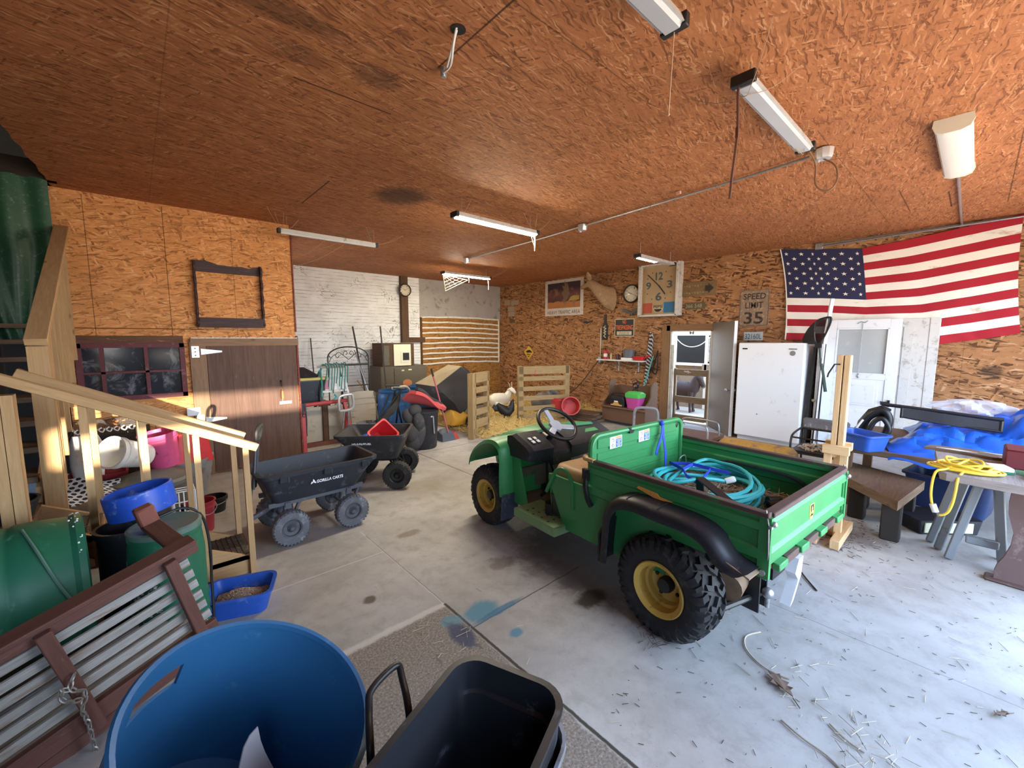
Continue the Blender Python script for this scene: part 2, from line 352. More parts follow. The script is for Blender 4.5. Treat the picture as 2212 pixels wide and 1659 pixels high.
# trim on the corner: red painted edge, and weathered board over window
m_redtrim=pm('red_trim_paint',(.20,.03,.028),.6,dirt=.5,dcol=(.25,.14,.08),ds=20)
m_brownwood=wood('brown_stained_wood',(.085,.036,.022),(.20,.095,.055),wear=.25,wcol=(.35,.25,.18))
b=B(); b.box((1.567,YL-.004,2.35),(.014,.03,1.34)); b.box((1.57,YL-.006,.82),(.02,.04,1.62)); struct(b,'trim_1',m_redtrim)
b=B(); b.box((-.03,YL-.012,1.575),(.86,.024,.10)); struct(b,'trim_2',m_brownwood)
# north wall: white boards, grey sheet, striped lower part
t=NT('white_boards'); s=t.N('SeparateXYZ'); co=t.coord(); t.L(co,s.inputs[0])
wob=t.math('MULTIPLY',t.math('SUBTRACT',t.noise(co,3,3),.5),.03); z=t.math('ADD',s.outputs[2],wob)
ln=t.math('ABSOLUTE',t.math('SUBTRACT',t.math('FRACT',t.math('DIVIDE',z,.068)),.5)); n=t.noise(t.map(co,(1,1,9)),3,6,.7); n2=t.noise(co,2.2,4,.6)
c=t.ramp(n2,[(.3,(.66,.66,.65)),(.7,(.86,.87,.88))]); c=t.mix(t.math('MULTIPLY',t.math('SUBTRACT',1,t.step(ln,.0,.13)),t.step(n,.40,.62)),c,(.20,.19,.17))
vn=t.N('TexNoise'); t.L(co,vn.inputs['Vector']); vn.inputs['Scale'].default_value=2.6; vn.inputs['Detail'].default_value=4; vn.inputs['Distortion'].default_value=1.8
cr=t.math('SUBTRACT',1,t.step(t.math('ABSOLUTE',t.math('SUBTRACT',vn.outputs[0],.5)),.004,.011)); cr=t.math('MULTIPLY',cr,t.step(t.noise(co,1.4,2),.48,.6))
c=t.mix(t.math('MULTIPLY',cr,.85),c,(.13,.10,.075)); d=t.noise(co,5,6,.75); c=t.mix(t.math('MULTIPLY',t.step(d,.6,.75),.5),c,(.35,.31,.26))
t.bump(n,.3,.006); m_white_boards=t.out(c,.7)
m_greysheet=pm('grey_sheet',(.36,.33,.31),.7,var=.15,vs=3,dirt=.35,dcol=(.16,.12,.09),ds=5)
b=B(); b.box(((1.56+5.15)/2,YN+.05,ZC/2),(3.59,.1,ZC)); b.mi=1; b.box(((5.15+7.7)/2,YN+.05,2.56),(2.55,.1,.92)); b.mi=2; b.box(((5.15+7.7)/2,YN+.05,1.05),(2.55,.1,2.1))
struct(b,'wall_north',[m_white_boards,m_greysheet,m_osb_n],smooth=0)
m_foam=pm('white_caulk',(.78,.76,.70),.6,dirt=.3,dcol=(.4,.3,.18),ds=14)
b=B()
for k in range(10):
    z=2.10-k*.127; b.tube([(5.2+i*.244,YN-.008,z+(.006*math.sin(i*2.1+k*1.7))-.018*(i/10)*(0 if k==0 else 1)+.03*math.sin(i/10*3.1)) for i in range(11)],.022,6)
b.tube([(5.19,YN-.008,2.12),(5.19,YN-.008,.96)],.014,6); b.tube([(7.64,YN-.008,2.08),(7.64,YN-.008,.95)],.02,6)
struct(b,'trim_3',m_foam)
m_post=wood('dark_post_wood',(.055,.028,.014),(.15,.08,.04))
b=B(); b.box((4.72,YN-.05,2.26),(.17,.10,1.52)); b.box((5.03,YN-.035,1.56),(.45,.06,.12)); b.box((5.18,YN-.02,1.5),(.03,.04,1.2)); struct(b,'trim_4',m_post)
# the dark loft area to the west and the wall behind the camera
m_dark=wood('old_dark_boards',(.020,.013,.009),(.055,.036,.024)); m_dkwall=pm('dark_barn_wall',(.05,.04,.033),.8)
b=B(); b.box((-3.25,3.9,2.2),(.1,10.6,4.4)); struct(b,'wall_west',m_dkwall,smooth=0)
b=B(); b.box((-1.9,9.1,2.2),(2.8,.1,4.4)); b.box((-.9,7.15,2.2),(4.7,.1,4.4)); b.box((.05,4.5,3.75),(.1,12,1.3)); struct(b,'wall_loft',m_dkwall,smooth=0)  # end wall, plus added boxes that block sky behind the window and above ceiling
b=B(); b.box((-1.6,3.9,4.42),(3.4,10.6,.06)); struct(b,'ceiling_loft',m_dkwall,smooth=0)
b=B()
SL=(.30,1.10,1.150,1.248)  # slit added to this wall to shape the spot lamp's stripe
for x0,x1,z0,z1 in((-3.3,-1.9,0,4.4),(-1.9,-.36,0,1.0),(-1.9,-.36,2.5,4.4),(-1.53,-1.50,1.0,2.5),(-1.14,-1.11,1.0,2.5),(-.76,-.73,1.0,2.5),(-1.9,-.36,1.28,1.31),(-1.9,-.36,1.58,1.61),(-1.9,-.36,1.9,1.93),(-1.9,-.36,2.2,2.23),(-.36,SL[0],0,4.4),(SL[0],SL[1],0,SL[2]),(SL[0],SL[1],SL[3],4.4),(SL[1],1.35,0,4.4),(1.35,6.9,2.62,4.4),(6.9,7.8,0,4.4)): b.box(((x0+x1)/2,-1.3,(z0+z1)/2),(x1-x0,.1,z1-z0))
struct(b,'wall_south',m_dkwall,smooth=0)
# yard beyond the open door
m_yard=pm('yard_earth',(.30,.25,.19),.9,var=.4,vs=3)
b=B(); b.box((11.8,3.5,-.06),(7.9,14,.1)); struct(b,'ground',m_yard,smooth=0)
# ---------------- camera and light
cam=bpy.data.cameras.new('camera'); cam.sensor_width=36; cam.lens=36*899.4/2212; cam.clip_start=.02
co_=bpy.data.objects.new('camera',cam); COL.objects.link(co_); co_.location=(0,0,1.6); co_.rotation_euler=(R(90-6.288),0,R(-42.02)); SC.camera=co_
SC.view_settings.view_transform='Standard'; SC.view_settings.look='None'; SC.view_settings.gamma=1; SC.view_settings.use_curve_mapping=False
SC.view_settings.exposure=EXPOSURE
w=bpy.data.worlds.new('sky'); SC.world=w; w.use_nodes=True; nt=w.node_tree; bg=nt.nodes['Background']
g=nt.nodes.new('ShaderNodeTexCoord'); sp=nt.nodes.new('ShaderNodeSeparateXYZ'); rp=nt.nodes.new('ShaderNodeValToRGB'); mr=nt.nodes.new('ShaderNodeMapRange')
mr.inputs[1].default_value=-1; mr.inputs[2].default_value=1
nt.links.new(g.outputs['Generated'],sp.inputs[0]); nt.links.new(sp.outputs[2],mr.inputs[0]); nt.links.new(mr.outputs[0],rp.inputs[0]); nt.links.new(rp.outputs[0],bg.inputs[0])
e=rp.color_ramp.elements; e[0].position=0; e[0].color=(.50,.42,.34,1); e[1].position=1; e[1].color=(.36,.58,1,1)
for p,c in((.485,(.60,.52,.43,1)),(.515,(.70,.85,1,1))): q=e.new(p); q.color=c
bg.inputs[1].default_value=SKY
def portal(loc,e,sx,sy):
    l=bpy.data.lights.new('opening_portal','AREA'); l.shape='RECTANGLE'; l.size=sx; l.size_y=sy; l.cycles.is_portal=True
    q=bpy.data.objects.new('opening_portal',l); COL.objects.link(q); q.location=loc; q.rotation_euler=[R(a) for a in e]
portal((-1.13,-1.36,1.75),(90,0,0),1.54,1.5); portal((1.44,8.1,1.675),(0,-90,0),1.75,1.6); portal((XE+.12,3.56,.87),(0,90,0),1.74,.78)
pl=bpy.data.lights.new('door_portal','AREA'); pl.shape='RECTANGLE'; pl.size=5.55; pl.size_y=2.62; pl.cycles.is_portal=True
po=bpy.data.objects.new('door_portal',pl); COL.objects.link(po); po.location=(4.125,-1.36,1.31); po.rotation_euler=(R(90),0,0)
# ================= green utility vehicle
gt=thing('utility_vehicle','green utility vehicle with yellow rims, open cargo bed and black steering wheel','utility vehicle',(2.60,.985,0),-4.5)
m_green=pm('green_vehicle_paint',(.034,.235,.072),.42,var=.18,vs=4,dirt=.22,dcol=(.10,.20,.11),ds=14,spec=.5)
m_rust=pm('rusty_rail',(.085,.048,.042),.75,var=.35,vs=14,dirt=.25,dcol=(.028,.17,.05),ds=7)
m_tire=pm('tire_rubber',(.020,.020,.023),.68,var=.3,vs=12,dirt=.3,dcol=(.075,.07,.065),ds=12,spec=.35)
m_rim=pm('yellow_rim_paint',(.56,.36,.075),.45,var=.15,dirt=.3,dcol=(.22,.13,.05),ds=16)
m_blkp=pm('black_plastic',(.018,.018,.024),.45,var=.2,dirt=.2,dcol=(.09,.085,.09),ds=18)
m_blkm=pm('black_steel',(.015,.015,.016),.4,0,var=.2)
m_steel=pm('grey_steel',(.42,.43,.45),.38,.8,dirt=.3,ds=20)
m_dirtfloor=pm('dirty_footwell',(.15,.12,.09),.85,var=.35,dirt=.3,dcol=(.06,.09,.05))
def wheel(name,x,y,r,w,rim,parent,sgn,lug=20,flat=.02,mats=None,lugh=.02):
    """tyre with chevron lugs, dished rim and hub, axle along x; sgn -1 = outer side at -x"""
    E_=(0,90,0)
    b=B(); hw=w/2; ri=rim
    prof=[(ri,-hw*.72),(ri+.012,-hw*.86),(ri+(r-ri)*.45,-hw*1.0),(r-.045,-hw*.97),(r-.018,-hw*.80),(r-.012,-hw*.4),(r-.010,0),(r-.012,hw*.4),(r-.018,hw*.8),(r-.045,hw*.97),(ri+(r-ri)*.45,hw),(ri+.012,hw*.86),(ri,hw*.72),(ri,-hw*.72)]
    b.lathe(prof,48,e=E_)
    def lg(pts,wd,r1):
        rg=[]
        for px,a,ro in pts:
            q=[]
            for da,rr in((-wd,ro-.02),(wd,ro-.02),(wd*.8,ro+r1),(-wd*.8,ro+r1)):
                an=a+da; q.append((px,rr*math.cos(an),rr*math.sin(an)))
            rg.append(q)
        b.loft(rg)
    for i in range(lug):
        a=2*PI*i/lug; st=2*PI/lug
        for sg,o in((-1,0),(1,.5)):
            a0=a+o*st
            lg([(sg*hw*.02,a0+st*.05,r-.012),(sg*hw*.30,a0+st*.42,r-.012),(sg*hw*.62,a0+st*.25,r-.016)],st*.17,lugh)
            lg([(sg*hw*.66,a0+st*.62,r-.018),(sg*hw*.90,a0+st*.78,r-.034),(sg*hw*1.0,a0+st*.8,r-.062)],st*.2,lugh)
            lg([(sg*hw*.52,a0+st*.75,r-.014),(sg*hw*.80,a0+st*1.18,r-.024),(sg*hw*1.0,a0+st*1.26,r-.052)],st*.13,lugh)
    vs=b.v; lo=-r+flat-.008
    for i,p in enumerate(vs):
        if p[2]<lo: vs[i]=(p[0]*(1+min(.12,(lo-p[2])*2.5)),p[1],lo+(p[2]-lo)*.06)
    o=b.obj(name,(mats or [m_tire])[0],parent,30,loc=(x,y,-lo-.0005+0))
    b=B(); s=sgn
    b.lathe([(rim*.99,s*hw*.66),(rim*1.07,s*hw*.90),(rim*1.03,s*hw*.95),(rim*.95,s*hw*.88),(rim*.86,s*hw*.80),(rim*.84,s*hw*.35),(rim*.74,s*hw*.30),(rim*.70,s*hw*.02),(rim*.5,-s*hw*.08),(rim*.3,s*hw*.02),(0,s*hw*.02)],36,e=(0,90,0))
    b.lathe([(rim*.99,-s*hw*.66),(rim*1.05,-s*hw*.9),(rim*.9,-s*hw*.85),(rim*.84,-s*hw*.2),(rim*.74,s*hw*.0)],36,e=(0,90,0))
    b.obj('rim',(mats or [0,m_rim])[1] if mats else m_rim,o)
    b=B(); b.lathe([(rim*.30,0),(rim*.31,s*.03),(rim*.26,s*.05),(0,s*.055)],20,e=(0,90,0))
    for k in range(4): b.ell((s*.012,rim*.5*math.cos(k*PI/2+.5),rim*.5*math.sin(k*PI/2+.5)),.011,n=8,m=6)
    b.obj('hub_cap',m_blkm,o)
    return o
for s in(-1,1): wheel('wheel',s*.52,0,.275,.235,.142,gt,s,17)
for s in(-1,1): wheel('wheel',s*.50,1.70,.262,.19,.134,gt,s,19,lugh=.013)
# cargo bed
b=B(); b.box((0,.04,.555),(1.07,1.03,.02)); b.mi=1; b.box((0,.3,.53),(.9,.05,.04)); b.box((0,-.2,.53),(.9,.05,.04)); b.box((-.3,.04,.525),(.06,1.0,.05)); b.box((.3,.04,.525),(.06,1.0,.05))
m_bedfloor=pm('rusty_bed_floor',(.17,.075,.04),.85,var=.4,vs=9,dirt=.3,dcol=(.08,.06,.04))
b.obj('bed_floor',[m_bedfloor,m_blkm],gt)
for s in(-1,1):
    b=B(); x=s*.54
    # pressed steel side with two long ribs
    pr=[(0,.53),(0,.60),(s*.012,.61),(s*.012,.655),(0,.665),(0,.735),(s*.010,.745),(s*.010,.78),(0,.79),(0,.812)]
    rg=[[(x+dx-s*.0,y,z) for dx,z in pr]+[(x+dx-s*.018,y,z) for dx,z in pr[::-1]] for y in(-.485,.57)]
    b.loft(rg); b.box((x,-.47,.67),(.022,.05,.285)); o=b.obj('side_panel',m_green,gt,25)
    b=B(); b.box((x,.045,.822),(.036,1.06,.026),bev=.004); b.obj('top_rail',m_rust,o)
# tailgate
b=B(); y=-.48
pr=[(0,.575),(0,.60),(-.014,.615),(-.014,.645),(0,.66),(0,.74),(-.014,.755),(-.014,.785),(0,.8),(0,.812)]
b.loft([[(x,y+dy,z) for dy,z in pr]+[(x,y+dy+.02,z) for dy,z in pr[::-1]] for x in(-.525,.525)]); b.box((-.52,y+.01,.695),(.02,.034,.24)); b.box((.52,y+.01,.695),(.02,.034,.24))
tg=b.obj('tailgate',m_green,gt,25)
b=B(); b.box((0,y+.006,.822),(1.05,.045,.026),bev=.004); b.obj('top_rail',m_rust,tg)
b=B()
for k in range(4): b.box((-.41+k*.275,y-.012,.557),(.10,.035,.035),bev=.004)
b.mi=1
for k in range(3): b.box((-.27+k*.275,y-.005,.552),(.15,.028,.04),bev=.003)
b.obj('hinge',[m_green,m_rust],tg)
# badge
m_yel=pm('yellow_decal',(.78,.60,.12),.5); m_blk=pm('black_decal',(.012,.012,.012),.5); m_wht=pm('white_decal',(.80,.80,.78),.5,var=.06); m_ora=pm('orange_decal',(.75,.33,.08),.6,dirt=.3,dcol=(.03,.2,.06),ds=40)
m_blud=pm('blue_decal',(.06,.14,.45),.5)
FM=basis((.005,y-.0005,.705),(1,0,0),(0,0,1),(0,-1,0))
def shield(w,h): return [(-w,h*.9),(-w*.8,h),(w*.8,h),(w,h*.9),(w*.95,-h*.2),(w*.75,-h*.8),(w*.5,-h),(-w*.5,-h),(-w*.75,-h*.8),(-w*.95,-h*.2)]
b=B(FM); b.prism(shield(.034,.045),.0012); b.mi=1; b.prism(shield(.031,.042),.0018); b.mi=0; b.prism(shield(.028,.039),.0022); b.mi=1
b.prism([(-.022,.032),(.022,.032),(.024,.0),(.016,-.012),(.02,-.03),(-.02,-.03),(-.02,-.02),(-.012,-.022),(-.024,.01)],.0026); b.mi=0
b.prism([(-.018,-.014),(-.006,-.002),(-.010,.010),(-.006,.016),(-.002,.026),(.002,.016),(.010,.012),(.004,.006),(.010,-.006),(.020,-.008),(.008,-.012),(0,-.020),(-.004,-.012)],.0032)
b.obj('badge',[m_yel,m_blk],tg,0)
b=B()
for s in(-1,1):
    b.tube([(s*.553,-.47,.845),(s*.556,-.485,.78),(s*.552,-.49,.65),(s*.54,-.487,.56)],.0035,6); b.box((s*.54,-.495,.775),(.05,.012,.012)); b.cyl((s*.545,-.47,.555),.014,.03,12,(0,90,0)); b.ell((s*.535,-.50,.785),.014,n=8,m=6); b.obj('latch',m_steel,tg); b=B()
# load guard ahead of the bed
b=B(basis((0,.575,0),(1,0,0),(0,0,1),(0,-1,0)))
def arch(w,z0,z1,r,n=8): return [(-w,z0),(w,z0)]+[(w-r+r*math.cos(R(90*k/n)),z1-r+r*math.sin(R(90*k/n))) for k in range(n+1)]+[(-w+r+r*math.cos(R(90+90*k/n)),z1-r+r*math.sin(R(90+90*k/n))) for k in range(n+1)]
b.prism(arch(.535,.56,.985,.075),.012,(0,0,-.012))
for k in range(5): b.box((-.005,.595+k*.058,.002),(.92,.052,.007),bev=.003)
b.box((-.005,.915,.003),(.92,.066,.008),bev=.003)
M0=b.M; P=[(x,z,.004) for x,z in arch(.52,.56,.97,.07)]; b.tube(P[1:]+[P[0]],.017,8)
lgd=b.obj('load_guard',m_green,gt,35)
b=B(basis((0,.575,0),(1,0,0),(0,0,1),(0,-1,0)))
b.prism([(-.16,.985),(-.15,.945),(-.115,.945),(-.10,.965),(-.135,.972),(-.135,.987)],.0225,(0,0,-.001)); b.obj('notch',m_blkm,lgd); b=B(b.M); b.ell((.455,.93,.008),(.016,.024,.004),n=12,m=6); b.obj('hole',m_blkm,lgd)
for x in(-.285,.03):
    b=B(basis((x,.567,.905),(1,0,.03),(-.03,0,1),(0,-1,0))); b.box((0,0,0),(.125,.08,.002)); b.mi=1; b.box((.028,.030,.0012),(.06,.012,.002)); b.mi=2; b.box((.028,-.008,.0012),(.058,.056,.002)); b.mi=0
    for k in range(6): b.box((.028,.012-k*.009,.0024),(.05-.012*(k%3),.0028,.001))
    b.mi=3; b.tube([(-.045,.02,.002),(-.03,.028,.002),(-.02,.012,.002),(-.04,.005,.002)],.0016,4); b.tube([(-.045,-.02,.002),(-.032,-.008,.002),(-.018,-.02,.002),(-.035,-.03,.002),(-.045,-.02,.002)],.0016,4)
    b.obj('warning_label',[m_wht,m_ora,m_blud,m_blkm],lgd,0)
# rear fender
for s in(-1,1):
    out=[(.37,.28),(.355,.45),(.335,.59),(.27,.675),(.16,.705),(.0,.705),(-.18,.70),(-.28,.665),(-.36,.585),(-.44,.565)]
    b=B(); pts=spline([V((0,y,z)) for y,z in out],4); rg=[]
    for p in pts:
        c=V((0,0,.28)); n=(p-c).normalized(); q=[]
        for x,dr in((.485,.02),(.60,.02),(.655,.012),(.675,-.02),(.67,-.05),(.66,-.05),(.662,-.02),(.64,.0),(.60,.008),(.485,.008)): q.append((s*x,p.y+n.y*dr,p.z+n.z*dr))
        rg.append(q)
    b.loft(rg); 
    for i in(10,15,20): b.tube([(s*.49,pts[i].y,pts[i].z+.02),(s*.60,pts[i].y,pts[i].z+.021),(s*.655,pts[i].y,pts[i].z+.012)],.004,6)
    b.obj('rear_fender',m_blkp,gt,50)
    b=B(); b.prism([(-.07,0),(.07,0),(.07,.16),(.04,.2),(-.05,.2),(-.07,.17)],.012,(s*.59,.385,.27),(90,0,0)); b.obj('mud_flap',m_blkp,gt)
    b=B(); b.box((s*.585,-.40,.575),(.15,.13,.008),(18,0,0)); b.obj('fender_lip',pm('tan_plastic',(.30,.22,.15),.6,dirt=.3),gt)
# chassis, seat base, floor, step
b=B(); b.box((0,.75,.30),(.34,2.0,.07)); b.box((0,0,.27),(.80,.07,.07)); b.box((0,1.70,.25),(.80,.05,.05)); b.box((0,.05,.40),(.5,.5,.2)); b.box((-.22,-.30,.30),(.012,.09,.30)); b.box((-.13,-.30,.30),(.012,.09,.30)); b.rod((-.46,-.25,.22),(-.1,-.32,.21),.018); b.box((.05,-.32,.38),(.25,.06,.2))
b.box((-.25,-.1,.20),(.28,.34,.012)); b.obj('chassis',m_blkm,gt)
b=B(); b.cyl((-.25,-.22,.30),.075,.24,16,(0,90,10)); b.ell((-.12,-.23,.27),(.05,.06,.06)); b.obj('muffler',pm('burnt_steel',(.17,.11,.07),.6,.3,var=.5,vs=20),gt)
b=B(); b.prism([(0,.0),(.09,.12),(.10,.22),(.04,.22),(.0,.15),(.05,.1),(-.04,-.02)],.05,(-.06,-.40,.21),(90,0,0)); b.obj('tow_bracket',pm('white_enamel',(.72,.74,.78),.4),gt)
b=B(); b.ell((-.155,-.36,.245),.03); b.cyl((-.155,-.36,.2),.012,.07,10); b.box((-.155,-.34,.40),(.05,.03,.16)); b.obj('hitch_ball',[m_steel],gt)
b=B(); SK=[(.02,.30),(.30,.275),(.80,.27),(.82,.30),(.97,.60),(.97,.63),(.56,.63),(.02,.60)]
for s in(-1,1): b.prism(SK,.02,(s*.515-.01,0,0),Matrix(((0,0,1),(1,0,0),(0,1,0))))
b.box((0,.78,.60),(1.03,.40,.04)); b.box((0,.965,.46),(1.0,.02,.30),(-8,0,0)); b.obj('seat_base',m_green,gt)
b=B(); b.box((0,1.15,.285),(1.0,.66,.02)); b.box((0,1.44,.40),(.98,.02,.30),(18,0,0)); b.obj('footwell',m_dirtfloor,gt)
b=B(); b.prism([(-.63,.80),(-.63,1.24),(-.36,1.24),(-.36,1.08),(-.46,.98),(-.46,.80)],.014,(0,0,.293)); b.box((-.625,1.02,.272),(.016,.44,.055)); b.box((-.545,.80,.272),(.17,.016,.055)); b.box((-.5,1.235,.272),(.26,.016,.055))
b.mi=1
for i in range(4):
    for j in range(4):
        if not(j>1 and i>2): b.box((-.59+j*.055+.012*(i%2),.90+i*.08,.3075),(.012,.016,.002),(0,0,45))
m_step=pm('worn_green_step',(.20,.33,.16),.6,var=.25,dirt=.35,dcol=(.28,.22,.14),ds=12)
b.obj('step',[m_step,m_blkm],gt)
# front cowl, fenders, hood
b=B()
for s in(-1,1):
    out=spline([V((0,y,z)) for y,z in((1.93,.50),(1.90,.57),(1.82,.66),(1.68,.745),(1.55,.77),(1.46,.74),(1.43,.66),(1.425,.50),(1.41,.33))],4); rg=[]
    for p in out:
        n=(p-V((0,1.68,.3))).normalized(); rg.append([(s*x,p.y+n.y*d,p.z+n.z*d) for x,d in((.28,.012),(.55,.012),(.61,.0),(.625,-.03),(.618,-.03),(.60,-.006),(.55,0),(.28,0))])
    b.loft(rg); b.obj('front_fender',m_green,gt,50); b=B()
b=B(); hood=[]
for y,z,w in((1.98,.40,.26),(2.0,.55,.28),(1.93,.68,.30),(1.75,.76,.32),(1.5,.81,.36),(1.38,.82,.42)): hood.append([(-w,y,z-.02),(-w*.9,y,z+.012),(-w*.3,y,z+.03),(w*.3,y,z+.03),(w*.9,y,z+.012),(w,y,z-.02),(w,y-.06,z-.1),(-w,y-.06,z-.1)])
b.loft(hood)
for s in(-1,1):   # cowl sides running down to the floor beside the footwell
    b.prism([(1.43,.78),(1.50,.30),(1.36,.27),(1.24,.28),(1.26,.36),(1.33,.60),(1.35,.78)],.02,(s*.50-.01,0,0),Matrix(((0,0,1),(1,0,0),(0,1,0))))
b.box((0,1.46,.55),(1.0,.02,.5)); b.obj('front_cowl',m_green,gt,40)
b=B()
m_flap=pm('navy_flap',(.035,.042,.07),.5,dirt=.3,dcol=(.2,.2,.22))
for s in(-1,1): b=B(); b.box((s*.55,1.405,.245),(.17,.012,.22),(6,0,0),bev=.005); b.obj('front_mud_flap',m_flap,gt)
# dashboard
b=B(); dsec=lambda x,y0,z0,h: [(x,y0,z0-h),(x,y0-.02,z0-.03),(x,y0+.02,z0),(x,y0+.20,z0+.07),(x,y0+.26,z0+.055),(x,y0+.26,z0-h)]
b.loft([dsec(-.53,1.20,.76,.10),dsec(-.50,1.18,.775,.12),dsec(-.30,1.17,.775,.13)]); b.loft([dsec(-.10,1.17,.76,.14),dsec(.5,1.20,.74,.11),dsec(.53,1.22,.73,.09)])
b.loft([[(x,1.2,.74),(x,1.17,.70),(x,1.16,.60),(x,1.42,.60),(x,1.44,.80),(x,1.38,.82)] for x in(-.30,-.10)])
b.box((.2,1.42,.80),(.62,.035,.06),bev=.01); b.obj('dashboard',m_blkp,gt,30)
b=B(); N_=basis((-.42,1.25,.80),(1,0,0),(0,.943,.33),(0,-.33,.943)); b.M=N_
for i in range(2):
    for j in range(2): b.box((-.03+i*.05,-.02+j*.045,.004),(.028,.032,.008),bev=.002)
b.obj('switch_panel',m_wht,gt); b=B(N_); b.mi=0; b.box((.19,.05,.006),(.10,.05,.006)); b.obj('instruction_label',pm('cream_label',(.75,.72,.5),.6),gt); b=B(); b.box((.18,1.30,.783),(.36,.05,.006),(18,0,0))
b.obj('trim_strip',m_green,gt)
# steering wheel
sw=basis((-.245,1.18,.925),(1,0,0),(0,.80,.60),(0,-.60,.80))
b=B(sw); b.tube([(.165*math.cos(2*PI*k/40),.165*math.sin(2*PI*k/40),0) for k in range(40)],.015,10,True); o=b.obj('steering_wheel',m_blkm,gt)
m_silver=pm('silver_paint',(.50,.52,.58),.35,.3,var=.1,dirt=.2)
b=B(sw)
for a in(95,215,335):
    c,s_=math.cos(R(a)),math.sin(R(a)); b.beam((c*.02,s_*.02,-.028),(c*.158,s_*.158,-.002),.05,.012,(0,0,1),bev=.004)
b.prism([(.06*math.cos(R(a)),.06*math.sin(R(a))) for a in(95,150,215,275,335,35)],.02,(0,0,-.035)); b.obj('spoke',m_silver,o)
b=B(); b.rod((-.245,1.20,.90),(-.20,1.42,.62),.028,12); b.rod((-.22,1.32,.66),(-.27,1.26,.40),.012); b.rod((-.20,1.33,.62),(-.16,1.30,.48),.012); b.box((-.16,1.28,.46),(.07,.03,.09),(30,0,0)); b.box((-.30,1.25,.36),(.05,.02,.10),(35,0,20)); b.obj('steering_column',m_blkm,gt)
# seats
m_tan=pm('tan_vinyl',(.40,.245,.115),.55,var=.15,dirt=.25,dcol=(.2,.12,.06))
for s in(-1,1):
    b=B(); rg=[]
    for z,k in((.60,.93),(.625,1),(.665,1),(.69,.95),(.70,.8)): rg.append(rrect(.44*k,.36*k,.08,5,z,s*.27,.79))
    b.loft(rg); b.loft([rrect(.36,.1,.04,5,.69,s*.27,.66),rrect(.36,.09,.04,5,.73,s*.27,.645),rrect(.30,.05,.025,5,.745,s*.27,.64)]); o=b.obj('seat',m_tan,gt,50)
    b=B(); b.box((s*.27,.79,.585),(.40,.32,.03)); b.obj('seat_pan',m_blkm,o)
for s in(-1,1):
    b=B(); b.tube(spline([(s*.525,.72,.44),(s*.53,.73,.60),(s*.535,.77,.685),(s*.535,.83,.70),(s*.535,.89,.66),(s*.53,.95,.56),(s*.525,.99,.49)],5),.014,8); b.obj('grab_rail',m_green,gt)
b=B(); b.cyl((-.455,.925,.40),.058,.15,20); b.cyl((-.455,.925,.47),.066,.02,20); b.cyl((-.47,.99,.34),.05,.1,16); b.mi=1; b.cyl((-.455,.925,.495),.05,.03,8); b.obj('oil_filler',[m_blkm,pm('dusty_cap',(.16,.14,.12),.8)],gt)
b=B(); b.tube(spline([(-.55,.585,.72),(-.565,.58,.66),(-.565,.56,.58),(-.55,.54,.53)],4),.017,8); b.box((-.555,.585,.73),(.02,.05,.07)); b.cyl((-.56,.58,.75),.014,.03,12,(0,90,0)); b.obj('bed_latch',m_blkm,gt)
b=B(); b.ell((-.545,.60,.835),.02); b.box((-.548,.555,.83),(.03,.06,.02)); b.obj('rail_cap',pm('worn_yellow',(.5,.3,.12),.6),gt)
# worn lettering and stripe on the left side
LM=basis((-.5425,0,0),(0,-1,0),(0,0,1),(-1,0,0))
txt('EERE',LM@Matrix.Translation((-.305,.762,0)),.16,.026,m_ora,gt,ext=.0012)
b=B(LM); b.prism([(-.20,.752),(-.19,.766),(-.07,.757),(-.055,.742),(.02,.736),(-.03,.728),(-.09,.728),(-.16,.744)],.0125); b.obj('stripe_decal',m_ora,gt,0)
# ================= things on the east wall
def EW(y,z,d=.002): return basis((XE-d,y,z),(0,-1,0),(0,0,1),(-1,0,0))
def NW(x,z,d=.002): return basis((x,YN-d,z),(1,0,0),(0,0,1),(0,-1,0))
m_paper=pm('faded_paper',(.62,.56,.50),.8,var=.1,dirt=.25,dcol=(.35,.26,.16),ds=4)
def flat(name,label,cat,M,w,h,mat,t=.004,group=None):
    o=thing(name,label,cat,M.translation,0,group); o.rotation_euler=M.to_euler(); b=B(); b.box((0,0,t/2),(w,h,t),bev=.001); b.obj('panel',mat,o,0); return o
o=flat('poster','faded photo poster lettered HEAVY TRAFFIC AREA high on the chipboard wall','poster',EW(6.70,2.565),1.20,.85,m_paper)
t=NT('poster_picture'); s=t.N('SeparateXYZ'); co=t.coord(); t.L(co,s.inputs[0]); n=t.noise(co,7,5,.6,.6)
y=t.math('ADD',s.outputs[1],t.math('MULTIPLY',t.math('SUBTRACT',n,.5),.12)); c=t.ramp(t.math('ADD',t.math('MULTIPLY',y,1.6),.5),[(.05,(.42,.15,.045)),(.33,(.46,.20,.07)),(.36,(.09,.045,.05)),(.62,(.16,.06,.05)),(.85,(.05,.03,.04))]); c=t.mix(t.step(t.noise(co,4,4),.52,.7),c,(.30,.14,.08)); m_pic=t.out(c,.7)
b=B(); b.box((0,.055,.005),(1.02,.60,.003)); b.obj('picture',m_pic,o,0)
b=B(); b.prism([(.16,-.09),(.48,-.07),(.48,.02),(.30,.03),(.22,.0)],.002,(0,.0,.0062)); b.obj('picture_detail',pm('mustard_patch',(.42,.28,.06),.7),o,0)
b=B(); b.prism([(.02+.10*math.cos(2*PI*k/17)*(1+.45*math.sin(k*2.9)),.14+.22*math.sin(2*PI*k/17)*(1+.3*math.cos(k*3.7))) for k in range(17)],.002,(.05,.0,.0075)); b.obj('cobweb_patch',pm('dusty_web',(.20,.135,.085),.9),o,0)
m_dkbrown=pm('brown_ink',(.10,.045,.035),.7)
